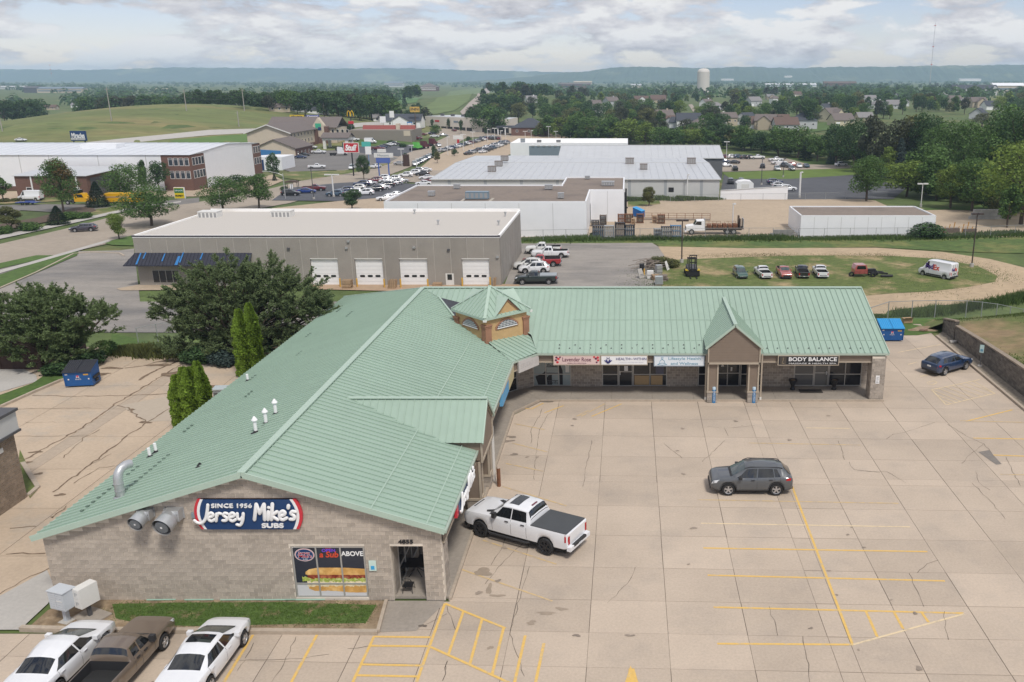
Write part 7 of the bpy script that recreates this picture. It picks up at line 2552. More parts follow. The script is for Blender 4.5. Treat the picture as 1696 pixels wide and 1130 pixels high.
def big_pine(label,base,tops,seed,leaf,low=1.2):
 """tops: crown lobes (dx, dy, z, rx, ry, rz) in metres about the base"""
 R=np.random.default_rng(seed)
 r=random.Random(seed)
 t=thing('pine_tree',label,'tree',base,0, None,(1,1,.84))
 Q,D=[],[]
 mb=MB()
 for (dx,dy,z,rx,ry,rz) in tops:
  n=int(64*(rx*ry+rx*rz+ry*rz)/12)
  d=R.normal(0,1,(n,3))
  d[:,2]=np.where(R.uniform(0,1,n)<.75,np.abs(d[:,2]),d[:,2])-.15
  d/=np.linalg.norm(d,axis=1,keepdims=True)
  q=np.where(R.uniform(0,1,n)<.10,R.uniform(1.03,1.24,n),R.uniform(.6,1.02,n))[:, None]
  Cn=np.array([dx,dy,z])+d*np.array([rx,ry,rz])*q
  keep=Cn[:,2]>low*.6
  Q.append(Cn[keep])
  D.append(d[keep])
  mid=(dx*.45,dy*.45,z*.45)
  mb.tube([(dx*.03,dy*.03,-.3),mid,(dx,dy,z)],[.26,.2,.07],7)
 Q,D=np.concatenate(Q),np.concatenate(D)
 for k in range(0,len(Q),6):
  p=Q[k]
  mb.tube([(p[0]*.35,p[1]*.35,max(.6,p[2]*.55)),(p[0]*.7,p[1]*.7,p[2]*.80),tuple(p)],[.07,.045,.02],5)
 mb.build('trunk',BARK,t,smooth=60)
 ends,dirs=[],[]
 for k in range(len(Q)):
  o=D[k]*np.array([1,1,.5])+np.array([0,0,.45])
  o/=np.linalg.norm(o)
  L_=R.uniform(.6,1.25)
  for s in range(13):
   v=o+R.normal(0,.45,3)
   v/=np.linalg.norm(v)
   ends.append(Q[k]+o*(L_*(s/13-.35))+v*R.uniform(.1,.34)*(1.15-s/16))
   dirs.append(v)
 ends,dirs=np.array(ends),np.array(dirs)
 m=14
 E=np.repeat(ends,m,0)
 V=np.repeat(dirs,m,0)
 n=len(E)
 along=R.uniform(-.25,.2,n)[:, None]
 out=V*.6+R.normal(0,.55,(n,3))
 out/=np.linalg.norm(out,axis=1,keepdims=True)
 P=E+V*along
 L=R.uniform(.11,.2,n)[:, None]
 side=np.cross(out,R.normal(0,1,(n,3)))
 side/=np.linalg.norm(side,axis=1,keepdims=True)
 wd=.032
 quads=np.stack([P-side*wd*.6,P+side*wd*.6,P+out*L+side*wd,P+out*L-side*wd],1)
 o=mobj('crown',np_quads('crown',quads,LEAF[leaf]),t)
 return t
gl=G(96,612)
big_pine('broad dark pine overhanging the dumpster by the service yard',(gl.x-1.0,gl.y+1.2,0),[(-.5,-1.2,1.5,2.6,1.6,1.3),(2.2,-.8,1.6,1.8,1.4,1.2),(0,0,5.2,2.6,2.4,2.0),(-3.0,.3,4.6,2.2,2.2,1.9),(2.6,0,4.8,2.0,2.0,1.8),(-4.6,-.3,3.3,1.7,1.8,1.5),(3.9,.6,4.2,1.3,1.6,1.5),(.6,-1.6,3.6,2.4,1.7,1.5),(-1.8,-1.4,3.2,2.2,1.6,1.4),(-.4,1.2,5.9,2.0,1.7,1.6),(2.2,-1.2,2.9,1.6,1.3,1.2)],11,'pine')
gc=GT(395,596)
big_pine('tallest bushy pine between the yard and the concrete building',(gc.x-.8,gc.y+2.0,gc.z-.3),[(-3.5,-1.5,1.5,2.2,1.8,1.3),(.5,-2.0,1.6,2.8,1.8,1.5),(4.5,-1.4,1.6,2.4,1.8,1.4),(7.0,.2,4.6,1.5,1.7,1.9),(0,0,7.0,3.0,3.0,3.0),(2.8,.5,6.8,2.5,2.5,2.7),(5.2,.8,5.6,2.1,2.2,2.4),(-2.9,.2,5.8,2.5,2.5,2.5),(-4.6,0,4.4,2.0,2.2,2.1),(-.5,-1.5,4.6,3.0,2.0,2.3),(3.2,-1.2,4.3,2.6,2.0,2.2),(-2.5,-1.2,3.2,2.2,1.8,1.8),(6.0,.2,3.6,1.6,1.7,1.9),(1.0,.2,2.8,2.8,1.8,1.9)],12,'pine2',1.0)
def arborvitae(label,x,y,spires,seed,group,z=0.0):
 t=thing('arborvitae',label,'tree',(x,y,z),0,group)
 R=np.random.default_rng(seed)
 tr=MB()
 for k,(dx,dy,h,r) in enumerate(spires):
  n=int(9000*h/4.5)
  u=R.uniform(0,1,n)
  zz_=h*u
  rad=r*np.minimum(1,(1.05-u)*2.6)**.75*(1+.06*np.sin(u*40+k))
  a=R.uniform(0,2*PI,n)
  cl=1+.10*np.sin(a*5+u*21+k)+.07*np.sin(a*9-u*33)
  q=rad*cl*(.80+.22*R.uniform(0,1,n))
  C_=np.stack([dx+q*np.cos(a),dy+q*np.sin(a),zz_+.1],1)
  N_=np.stack([-np.sin(a)+.5*np.cos(a),np.cos(a)+.5*np.sin(a),np.full(n,.25)],1)
  mobj('crown',np_quads('crown',quads_at(C_,N_,.058,R,1.6,.4),LEAF['thuja']),t)
  tr.cyl((dx,dy,-.1),(dx,dy,h*.92),.12,.03,n=6)
 tr.build('trunk',BARK,t)
arborvitae('bundle of bright arborvitae spires nearer the yard slabs',-28.75,53.9,[(-.75,0,3.9,.50),(-.25,.1,4.4,.52),(.25,-.25,4.5,.58),(.65,.25,4.75,.56),(.95,-.1,4.5,.5),(.2,.5,4.3,.5)],31,'arborvitae beside the shop roof')
arborvitae('slim bright pair of arborvitae in front of the tallest pine',-29.9,65.5,[(-.25,0,5.3,.62),(.45,.35,5.7,.6)],32,'arborvitae beside the shop roof')
SHRUBQ={}
def shrub(label,x,y,w,h,leaf='dark',group=None,n=1500,z=None,name='shrub',cat='shrub',d=None):
 key=(leaf,n)
 if key not in SHRUBQ:
  SHRUBQ[key]=np_quads('foliage',crown_quads(n,[(0,0,.45,.42,.42,.45),(-.22,.1,.35,.3,.3,.35),(.24,-.06,.36,.28,.3,.38),(.05,.2,.5,.3,.3,.4)],.045 if n>1000 else .07,77),LEAF[leaf])
 t=thing(name,label,cat,(x,y,zt(x,y)-.05 if z is None else z),rng.uniform(0,6.28) if d is None else 0,group)
 t.scale=(w,d or w,h)
 mobj('foliage',SHRUBQ[key],t)
 mb=MB()
 mb.tube([(0,0,-.05),(.02,0,.3),(.1,.05,.7)],[.03,.02,.01],5)
 mb.build('stem',BARK,t)
 return t
for i,(px,py,w,h,leaf,lab) in enumerate([(150,606,2.6,1.6,'dark','dark shrub under the big pine beside the dumpster'),(100,618,2.6,1.2,'dark','low leafy shrub at the foot of the big pine'),(182,588,1.6,1.5,'mid','bright shrub at the corner of the grass strip'),(330,600,3.0,1.6,'dark','dark undergrowth shrub below the tallest pine'),(375,603,2.8,1.5,'blue','grey green juniper shrub behind the arborvitae pair'),(430,590,3.6,2.0,'dark','dark shrub filling the gap behind the roof edge'),(300,585,2.0,1.1,'olive','olive weed clump beside the orange post'),(470,570,3.2,2.0,'dark','dark shrub by the roof edge farther along')]):
 p=GT(px,py)
 shrub(lab,p.x,p.y,w,h,leaf,'shrubs at the yard edge',2500)
for i,(px,py,pt,w,v,leaf,lab,dn) in enumerate([(105,352,262,9.5,1,'mid','tall street tree with a rusty top beside the yellow truck','hi'),(213,332,268,13,3,'mid','wide airy green tree in front of the white warehouse','hi'),(250,375,308,13,1,'mid','wide tree with a dark trunk behind the white roof edge','hi'),(197,397,352,5.6,5,'light','small round tree on the verge by the street','hi'),(18,384,340,8,2,'olive','thin browning tree at the end of the driveway bed','hi'),(372,352,292,11,1,'mid','broad tree behind the white roof, beside its twin','hi'),(428,346,285,10,0,'mid','broad tree nearest the car lot behind the white roof','hi'),(454,300,253,5.8,5,'dark','round dark tree at the corner of the hotel lot','mid'),(602,298,256,6.5,5,'dark','dark dense tree under the red store sign','hi'),(584,349,313,7.5,5,'dark','round dark tree behind the middle of the white roof','hi'),(1074,342,307,6.8,4,'olive','small yellowing tree alone in the tan yard','hi'),(1435,334,254,13,6,'mid','large loose tree standing apart by the dark lot','hi'),(241,318,262,5.0,4,'dark','narrow dark tree beside the brick warehouse corner','mid'),(266,319,264,7.5,0,'dark','dark evergreen mass against the brick corner','mid'),(6,335,290,6.5,2,'mid','green tree cut by the picture edge beside the annex','mid'),(395,318,288,6.5,7,'dark','dark bush-like tree beside the brick corner wall','mid'),(672,275,253,3.6,5,'dark','small dark tree beside the brown pylon sign','mid'),(719,263,240,4.6,4,'dark','dark upright tree at the dealership lane','mid'),(725,271,250,4.4,2,'olive','olive small tree next to the upright dark tree','mid'),(753,259,246,4.2,0,'dark','low dark tree at the head of the dealership rows','mid'),(764,222,198,4.6,5,'dark','round dark tree before the retail strip','mid'),(743,214,196,3.2,5,'dark','smaller round tree before the retail strip','mid'),(716,212,197,3.4,5,'dark','round tree at the western end of the retail strip','mid'),(722,226,206,6.5,1,'mid','spreading tree in the lot before the retail strip','mid'),(700,212,196,4.2,0,'olive','pale tree beside the white gabled shop','mid'),(805,226,210,3.0,2,'dark','small tree near the dealership back row','mid'),(776,238,225,3.4,0,'dark','small dark tree among the dealership rows','mid'),(888,258,246,2.4,4,'dark','small tree against the slate blue wall','mid')]):
 g,h=px_h(px,py,pt)
 t=tree(lab,g.x,g.y,h,w*1.12,v,leaf,dn,'planted trees near the streets')
 if i==0:
  o=mobj('crown_top',np_quads('crown_top',crown_quads(2600,[(.05,0,.86,.17,.17,.13),(.12,.05,.74,.2,.2,.12),(-.06,0,.78,.15,.15,.12)],.0125,5),LEAF['gold']),t)
for i,(px,py,pt,w,lab) in enumerate([(163,343,300,6.0,'dark open spruce between the yellow trucks'),(97,372,340,5.0,'dark cone-shaped spruce in the mulch bed'),(455,300,287,1.8,'narrow dark cypress under the round tree')]):
 g,h=px_h(px,py,pt)
 conifer(lab,g.x,g.y,h,w,'spruce','hi','dark spruces by the street')
for i,(px,py,w,h,lab) in enumerate([(52,382,4.6,1.9,'low clipped green shrub at the middle of the mulch bed'),(120,362,5.0,1.7,'long clipped green shrub beside the dark spruce'),(8,388,3.0,1.8,'clipped green shrub at the picture edge'),(137,362,4.0,1.5,'clipped green shrub at the far end of the mulch bed'),(25,334,2.6,1.0,'brown low shrub behind the trailer'),(8,335,2.6,1.1,'brown low shrub near the forecourt edge'),(1535,394,6.5,3.2,'dark bush at the corner of the storage block'),(1508,394,2.4,1.2,'small bush by the storage block'),(470,316,2.4,1.4,'clipped bush behind the maroon pickup'),(985,391,2.0,.9,'weed bush at the white building foot'),(648,240,4.2,2.4,'round bush below the restaurant lot'),(577,216,7,4.2,'bush beside the restaurant wall'),(668,244,4,2,'bush beside the green truck')]):
 p=GT(px,py)
 shrub(lab,p.x,p.y,w,h,'olive' if 'brown' in lab else 'dark' if i>5 else 'mid','clipped shrubs and bushes',1500)
BIG=[(1690,372,225,17,3,'light','hi'),(1668,378,300,8,4,'mid','mid'),(1610,350,262,13,1,'mid','hi'),(1575,346,270,11,0,'light','hi'),(1552,332,255,12,5,'mid','mid'),(1500,326,262,13,3,'light','mid'),(1535,322,235,14,6,'mid','mid'),(1470,300,240,9,4,'light','mid'),(1640,330,205,16,7,'mid','hi'),(1680,330,165,18,3,'dark','hi'),(1600,312,195,16,8,'mid','hi'),(1560,305,200,15,1,'mid','hi'),(1530,300,182,15,0,'dark','hi'),(1505,296,186,14,6,'olive','mid'),(1478,296,192,14,3,'grey','mid'),(1445,288,190,13,2,'grey','mid'),(1412,280,196,15,1,'dark','hi'),(1385,274,205,13,5,'dark','mid'),(1352,268,222,11,0,'mid','mid'),(1320,262,205,14,3,'mid','mid'),(1290,258,208,14,1,'mid','mid'),(1262,254,216,11,6,'dark','mid'),(1232,250,205,12,8,'mid','mid'),(1205,246,206,14,5,'dark','mid'),(1176,248,215,10,2,'mid','mid'),(1150,245,212,12,7,'light','mid'),(1122,246,214,12,0,'mid','mid'),(1095,245,208,12,3,'mid','mid'),(1068,242,200,13,8,'light','mid'),(1040,240,196,15,1,'light','mid'),(1010,238,194,15,5,'mid','mid'),(982,236,190,16,3,'mid','mid'),(955,234,188,14,0,'mid','mid'),(930,232,192,12,6,'light','mid'),(908,228,190,12,2,'mid','mid'),(1655,290,172,15,1,'mid','mid'),(1338,214,162,15,5,'dark','mid'),(1387,186,153,13,3,'mid','mid'),(1425,190,164,10,0,'gold','mid'),(1345,204,187,12,7,'grey','mid'),(1541,180,160,13,5,'rust','mid'),(1610,170,142,15,1,'mid','mid'),(1625,210,186,14,8,'olive','mid')]
BIG.sort()
tone={'light':'yellow green','mid':'mid green','dark':'dark green','olive':'olive brown','grey':'grey green','gold':'golden brown','rust':'rust red','blue':'blue green'}
TL=near_labels([(q[0],q[1],tone[q[5]]+(' broad' if q[3]>13 else ' narrower')) for q in BIG],MARKS,'wood edge tree')
for i,(px,py,pt,w,v,leaf,dn) in enumerate(BIG):
 g,h=px_h(px,py,pt)
 tree(TL[i],g.x,g.y,h,w*1.3,v,leaf,dn,'trees of the eastern wood edge')
for i,(px,py,pt,w,leaf,lab) in enumerate([(1488,300,228,8.5,'blue','tall blue green spruce in the eastern wood edge'),(1376,272,248,4.5,'blue','small blue green spruce beside the tan lot'),(1334,266,232,6,'spruce','dark spruce behind the parked white pickups'),(1508,300,232,7,'spruce','dark spruce next to the blue green one'),(651,177,154,6,'spruce','dark cone-shaped spruce before the hill road'),(670,176,155,7,'spruce','broader dark spruce before the hill road'),(1226,244,238,2,'spruce','tiny spruce beside the metal shed gable')]):
 g,h=px_h(px,py,pt)
 conifer(lab,g.x,g.y,h,w,leaf,'mid','spruces beyond the yards')
HPX=[(h_[0],h_[1]) for h_ in HS]
R_=random.Random(21)
SC_T=[]
tries=0
while len(SC_T)<620 and tries<30000:
 tries+=1
 px=R_.uniform(800,1740)
 lo=139 if px>900 else 146
 hi=236 if px<1200 else 222 if px<1300 else 200 if px<1480 else 190
 py=lo+(hi-lo)*R_.random()**1.15
 if px<905 and py>204:
  continue
 if any(abs(px-hx)<13 and -2<py-hy<13 for hx,hy in HPX):
  continue
 if 1005<px<1040 and 150<py<164 or 1590<px<1650 and 146<py<170 or 1385<px<1410 and py>196 or 1560<px<1665 and 160<py<183:
  continue
 k=max(4.0,(py-120)*.16)
 if any(abs(px-a)<k*.55 and abs(py-b)<k*.20 for a,b,*_ in SC_T):
  continue
 SC_T.append((px,py,R_.choice(['dark','dark','mid','mid','mid','grey','light','olive'] if py>165 else ['dark','dark','mid','grey']),R_.randrange(9),R_.uniform(8.5,14.5)))
SC_T.sort(key=lambda q:-(q[1]-125)*q[4])
MASS=SC_T[128:]
for k in range(230):
 px=885+620*(k+R_.random())/230
 py=lerp_pts(px,[(885,226),(960,236),(1200,246),(1300,258),(1400,272),(1505,300)])-R_.uniform(-1,9)
 MASS.append((px,py,R_.choice(['mid','light','mid','dark','olive','light']),R_.randrange(9),R_.uniform(4,9.5)))
SC_T=SC_T[:128]
TL=near_labels([(q[0],q[1],tone[q[2]]) for q in SC_T],MARKS,'tree')
for i,(px,py,leaf,v,h) in enumerate(SC_T):
 g=GT(px,py)
 tree(TL[i],g.x,g.y,h,h*R_.uniform(1.0,1.4),v,leaf,'mid' if py>170 else 'lo','trees of the estate woodland')
WT=[]
for (xa,xb,D,yt0,yt1,n) in [(-30,62,620,166,160,12),(125,260,640,150,138,17),(262,300,640,160,158,4),(300,420,545,156,147,20),(395,565,520,160,146,44),(555,648,540,166,150,32),(420,640,640,156,146,22),(555,640,1000,150,145,9),(650,705,540,184,176,5),(672,692,1050,136,132,3),(775,832,520,178,168,9),(800,862,700,162,150,10),(822,905,1000,148,134,16),(300,560,900,150,141,16),(590,700,760,172,164,8)]:
 for k in range(n):
  f=(k+R_.random())/n
  px,d_=xa+(xb-xa)*f,D*R_.uniform(.95,1.08)
  X,zt_=atY(px,R_.uniform(yt1,yt0),d_)
  h=min(17,.027*d_,zt_-zt(X,d_))
  if h>4:
   WT.append((px,d_,h,X))
WT.sort()
WT=[(px,d_,h,X,R_.choice(['dark','dark','mid','dark','grey'])) for px,d_,h,X in WT]
R_.shuffle(WT)
WT.sort(key=lambda q:-q[2]/q[1])
MW,WT=WT[140:],WT[:140]
TL=near_labels([(q[0],190,tone[q[4]]) for q in WT],MARKS_W,'belt tree')
for i,(px,d_,h,X,leaf) in enumerate(WT):
 tree(TL[i],X,d_,h,h*R_.uniform(.95,1.4),R_.randrange(9),leaf,'lo','trees behind the field hill')
for k in range(9):
 MASS.append((1145+5*k,141.5+R_.uniform(-.5,1),'dark',k,R_.uniform(9,13)))
for k in range(110):
 px=1430+290*R_.random()
 MASS.append((px,lerp_pts(px,[(1430,296),(1500,322),(1600,345),(1720,368)])-R_.uniform(0,40),R_.choice(['mid','light','mid','dark','olive']),R_.randrange(9),R_.uniform(3.5,8)))
for leaf in ('dark','mid','grey','light','olive'):
 qs=[]
 for px,d_,h,X,lf in MW:
  if lf==leaf:
   qs.append(crown_quads(620,VAR[int(px)%9],.045,int(px*31))*np.array([h*1.2,h*1.2,h])+np.array([X,d_,zt(X,d_)-.2]))
 for px,py,lf,v,h in MASS:
  if lf!=leaf:
   continue
  g=GT(px,py)
  q=crown_quads(420,VAR[v],.05,int(px*31+py))*np.array([h*1.15,h*1.15,h])
  qs.append(q+np.array([g.x,g.y,g.z-.2]))
 if qs:
  tag(mobj('woodland',np_quads('woodland',np.concatenate(qs),LEAF[leaf])),kind='stuff')
n=5200
RR=np.random.default_rng(3)
D=1050+5400*RR.uniform(0,1,n)**1.4
U=RR.uniform(-.80,.62,n)
keep=(np.sin(D/210+U*5)+np.sin(U*23+D/900)+RR.normal(0,.55,n))>.35
keep&=~((np.abs(U-(-.195))<.05)&(D<1900))
D,U=D[keep],U[keep]
hh=RR.uniform(8,15,len(D))
Z=np.array([zt(u*d,d) for u,d in zip(U,D)])
m=26
C0=np.stack([U*D,D,Z],1)
d3=RR.normal(0,1,(len(D),m,3))
d3/=np.linalg.norm(d3,axis=2,keepdims=True)
d3[:,:,2]=np.abs(d3[:,:,2])
P=C0[:, None,:]+d3*(hh[:, None, None]*np.array([.85,.6,.95]))
Q_=quads_at(P.reshape(-1,3),(d3+np.array([0,-.3,.3])).reshape(-1,3),2.6,RR,.8,.3)
tag(mobj('far_woods',np_quads('far_woods',Q_,LEAF['dark'])),kind='stuff')
WEED=leafmat('tall weed blades',(0.085,0.135,0.035),.4)
WEED_Y=leafmat('yellowing weed blades',(0.125,0.14,0.045),.4)
BLADE=leafmat('lawn blades',(0.075,0.135,0.022),.4)
def blades(name,P,h,w,m,seed,lean=.35):
 """P: (n,3) feet."""
 R=np.random.default_rng(seed)
 n=len(P)
 a=R.uniform(0,2*PI,n)
 H=(h*R.uniform(.5,1.3,n))[:, None]
 s=np.stack([np.cos(a),np.sin(a),np.zeros(n)],1)*w
 up=np.stack([R.normal(0,lean,n),R.normal(0,lean,n),np.ones(n)],1)*H
 return tag(mobj(name,np_quads(name,np.stack([P-s,P+s,P+up+s*.25,P+up-s*.25],1),m)),kind='stuff')
def band_points(pts,width,n,seed,dz=0.0):
 R=np.random.default_rng(seed)
 V=[np.array([p[0],p[1]]) for p in pts]
 seg=[np.linalg.norm(b-a) for a,b in zip(V,V[1:])]
 k=R.choice(len(seg),n,p=np.array(seg)/sum(seg))
 f=R.uniform(0,1,n)
 A,B=np.array(V[:-1])[k],np.array(V[1:])[k]
 XY=A+(B-A)*f[:, None]+R.normal(0,width/2.2,(n,2))
 Z=np.array([zt(x,y) for x,y in XY])+dz
 return np.column_stack([XY,Z])
blades('tall_weeds',band_points(pxs([(862,398),(980,397),(1100,396),(1300,396),(1500,395),(1696,389)]),2.6,16000,1),.55,.09,WEED,1)
blades('tall_weeds',band_points(pxs([(1440,527),(1500,524),(1560,518),(1620,508),(1720,492)]),1.5,15000,2),.75,.05,WEED,2)
blades('tall_weeds',band_points(pxs([(186,582),(250,588),(320,588)]),1.2,5000,3),.7,.045,WEED_Y,3)
blades('tall_weeds',band_points(pxs([(1100,425),(1300,424),(1480,425)]),2.5,4000,4),.15,.05,WEED_Y,4)
blades('tall_weeds',band_points(pxs([(1195,331),(1120,333),(1090,332),(1030,334)]),1.2,2500,5),1.0,.12,WEED,5)
isl=pxs([(1110,440),(1340,428),(1560,434),(1640,460),(1540,482),(1110,492)])
blades('island_grass',band_points([isl[0],isl[5],isl[1],isl[4],isl[2],isl[3]],6,22000,6,.06),.07,.05,BLADE,6)
LQ=[G(186,1002),G(290,1000),G(470,999),G(624,1004),G(606,1034),G(470,1036),G(330,1039),G(240,1037),G(192,1026)]
RL=np.random.default_rng(8)
pp=[]
poly_=[(p.x,p.y) for p in LQ]
def inside(x,y,P):
 c= False
 for i in range(len(P)):
  (x1_,y1_),(x2_,y2_)=P[i],P[i-1]
  if (y1_>y)!=(y2_>y) and x<(x2_-x1_)*(y-y1_)/(y2_-y1_)+x1_:
   c= not c
 return c
bx=[p[0] for p in poly_]
by=[p[1] for p in poly_]
while len(pp)<13000:
 x,y=RL.uniform(min(bx)-.3,max(bx)+.3),RL.uniform(min(by)-.2,max(by)+.2)
 j=RL.normal(0,.13+.2*(math.sin(x*2.1)*math.sin(x*.8+y)>.3),2)
 if inside(x+j[0],y+j[1],poly_):
  pp.append((x,y,.05))
flat('lawn',LQ,mat('patchy lawn',(0.075,0.125,0.028),0.95,var=0.3,vscale=3,alt=(0.20,0.15,0.085),altpos=(0.54,0.66),altscale=1.1,pos=True),0.055)
blades('lawn_grass',np.array(pp),.036,.014,BLADE,9,.9)
rx_=29.15
wt=[(16,2.5),(40,2.35),(58,2.0),(63,1.9),(70,1.62),(75.0,1.35),(75.2,1.75),(78.2,1.15)]
rwall=thing('retaining_wall','long brown block retaining wall stepping down past the parked estate car','wall')
mb,bk_,cp=MB(),MB(),MB()
for (ya,ha),(yb_,hb_) in zip(wt,wt[1:]):
 if yb_-ya<.5:
  continue
 mb.prism([(rx_+.06,ya,-.1),(rx_+.06,yb_,-.1),(rx_+.06,yb_,hb_),(rx_+.06,ya,ha)],(.35,0,0))
 n=max(1,int((yb_-ya)/3))
 for k in range(n):
  f0,f1=k/n,(k+1)/n
  cp.bar((rx_+.18,ya+(yb_-ya)*f0+.01,ha+(hb_-ha)*f0+.06),(rx_+.18,ya+(yb_-ya)*f1-.01,ha+(hb_-ha)*f1+.06),.42,.12)
 y,r=ya,0
 for r in range(16):
  y=ya-(.2 if r%2 else 0)
  while y<yb_-.02:
   s,e=max(y,ya),min(y+.42,yb_)
   y+=.42
   hh_=min(ha+(hb_-ha)*((s-ya)/(yb_-ya)),ha+(hb_-ha)*((e-ya)/(yb_-ya)))
   z=r*.16
   if z+.15<hh_ and e-s>.06 and (ya>=38):
    bk_.box((rx_+.015+.006*((r*7+int(y*5))%3),s+.008,z+.006),(rx_+.08,e-.008,z+.152))
mb.build('wall_core',mat('dark block joint',(0.09,0.08,0.07),.95),rwall)
tag(bk_.build('block_courses',RETW,rwall),kind='stuff')
cp.build('coping',mat('tan wall coping',(0.27,0.22,0.17),.9,var=.2,vscale=3),rwall)
v,f=[],[]
nx_,ny_=26,40
for j in range(ny_):
 y=16+66.5*j/(ny_-1)
 for i in range(nx_):
  x=rx_+.3+34*(i/(nx_-1))**1.3
  hw=lerp_pts(y,wt) if y<78.2 else 1.15*max(0,1-(y-78.2)/4)
  up=3.2*sstep(0,14,x-rx_)*(1-.75*sstep(60,84,y))
  if i==0 and y>78:
   v.append((x-1.6,y,-.12))
   continue
  v.append((x,y,hw-.08+up+.08*math.sin(x*1.3+y*.7)*.5))
for j in range(ny_-1):
 for i in range(nx_-1):
  a=j*nx_+i
  f.append((a,a+1,a+nx_+1,a+nx_))
me=bpy.data.meshes.new('grass_bank')
me.from_pydata(v,[],f)
me.polygons.foreach_set('use_smooth',[True]*len(f))
me.materials.append(BANKG)
tag(mobj('grass_bank',me),kind='structure')
drape('lawn_verge',[(19,84.0),(19,76.5),(26.5,76.8),(28.2,77.6),(29.2,78.2),(45,76),(60,80),(60,90),(19,86)],LAWN,.03)
flat('rock_strip',[(28.15,16),(rx_+.06,16),(rx_+.06,78),(28.15,76.6)],ROCK,.05)
kerb('kerb',[(28.05,16),(28.05,40),(28.05,60),(28.05,76.4)],.2,.15,z=.02)
blob('soil_patch',1530,546,1.6,.7,DIRT,.055,3,LOT)
RB=np.random.default_rng(14)
pts=[]
while len(pts)<16000:
 y,x=RB.uniform(50,82),rx_+.5+RB.uniform(0,1)**1.2*26
 hw=lerp_pts(y,wt) if y<78.2 else 1.15*max(0,1-(y-78.2)/4)
 z=hw-.08+3.2*sstep(0,14,x-rx_)*(1-.75*sstep(60,84,y))
 if math.sin(x*.5+1.2)+math.sin(y*.33+x*.21)+RB.normal(0,.4)>.1:
  pts.append((x,y,z))
blades('bank_grass',np.array(pts),.14,.03,leafmat('bank blades',(0.085,0.12,0.03),.4),15,.5)
STARW=mat('pale print',(0.66,0.62,0.62),.5)
def star(mb,c,r,rgt,up,nrm,m=0,n=5):
 P=[]
 for k in range(2*n):
  a=PI/2+PI*k/n
  q=r if k%2==0 else r*.42
  P.append(Vector(c)+Vector(rgt)*(q*math.cos(a))+Vector(up)*(q*math.sin(a)))
 mb.prism([tuple(p) for p in P],tuple(Vector(nrm)*.006),m)
def dumpster(label,x,y,rz,w,lidm,ribs,group):
 t=thing('dumpster',label,'dumpster',(x,y,0),rz,group)
 d,h1,h2=1.5,1.25,1.65
 mb=MB()
 mb.prism([(-w/2,-d/2+.14,.12),(-w/2,d/2,.12),(-w/2,d/2,h2),(-w/2,-d/2,h1)],(w,0,0))
 mb.build('body',BLUE_B,t)
 mb=MB()
 for s in (-1,1):
  mb.box((min(s*w/2,s*(w/2+.12)),-.5,.62),(max(s*w/2,s*(w/2+.12)),.5,.80))
  mb.box((min(s*w/2,s*(w/2+.10)),-.2,.3),(max(s*w/2,s*(w/2+.10)),.2,.5))
 mb.build('fork_pocket',BLACK,t)
 mb=MB()
 mb.bar((-w/2-.02,-d/2-.02,h1),(w/2+.02,-d/2-.02,h1),.06,.08)
 for s in (-1,1):
  mb.bar((s*(w/2+.01),-d/2,h1+.01),(s*(w/2+.01),d/2,h2+.01),.05,.08)
  mb.bar((s*(w/2-.02),-d/2+.1,.13),(s*(w/2-.02),-d/2-.0,h1),.05,.05)
 mb.build('rim_bar',BLUE_B,t)
 k_=(h2-h1)/d
 for s in (-1,1):
  mb=MB()
  xa,xb=(s*.02,s*(w/2+.03))
  xa,xb=min(xa,xb),max(xa,xb)
  mb.prism([(xa,-d/2-.1,h1+.02-k_*.1),(xb,-d/2-.1,h1+.02-k_*.1),(xb,d/2+.05,h2+.06),(xa,d/2+.05,h2+.06)],(0,0,.05))
  for q in range(ribs):
   xx=xa+(xb-xa)*(q+.5)/ribs
   mb.bar((xx,-d/2-.05,h1+.085-k_*.05),(xx,d/2,h2+.115),.05,.03)
  mb.build('lid',lidm,t)
 mb=MB()
 star(mb,(0,-d/2+.045,.92),.22,(1,0,0),(0,.11,1),(0,-1,0),0)
 star(mb,(0,-d/2+.030,.92),.12,(1,0,0),(0,.11,1),(0,-1,0),1)
 mb.build('emblem',[STARW,RED],t)
 lettering("WASTE",(0,-d/2+.066,.66),(1,0,0),(0,.12,1),.42,.09,STARW,t,.01)
 lettering("608-555-0123",(0,-d/2+.085,.52),(1,0,0),(0,.12,1),.46,.07,STARW,t,.01) if False else None
 mb=MB()
 mb.box((w/2-.55,-d/2+.02,.98),(w/2-.2,-d/2+.05,1.16))
 mb.build('warning_label',YBOLL,t)
 mb=MB()
 mb.box((-w/2+.12,-d/2+.015,1.04),(-w/2+.3,-d/2+.04,1.12))
 mb.box((w/2-.28,-d/2+.06,.62),(w/2-.18,-d/2+.085,.72))
 mb.box((-w/2+.25,-d/2+.06,.62),(-w/2+.35,-d/2+.085,.72))
 mb.build('sticker',STARW,t)
 return t
p=G(128,643)
dumpster('blue steel dumpster with a black lid on the sandy yard',p.x,p.y+.8,math.radians(9),1.95,mat('black ribbed lid',(0.035,0.037,0.045),.5),7,'blue dumpsters')
p=G(1477,567)
dumpster('blue steel dumpster with a bright blue lid behind the plaza end',p.x,p.y+.8,0,2.05,BLUE_L,6,'blue dumpsters')
p=G(1502,535)
t=thing('cardboard_box','open cardboard box in the grass behind the bright lidded dumpster','box',(p.x,p.y,0),.2)
mb=MB()
mb.box((-.45,-.25,.05),(.45,.25,.5))
mb.build('carton',mat('cardboard',(0.36,0.25,0.15),.9),t)
mb=MB()
mb.prism([(-.45,-.25,.5),(.45,-.25,.5),(.45,-.5,.62),(-.45,-.5,.62)],(0,0,.015))
mb.build('flap',mat('cardboard', None),t)
p=G(372,656)
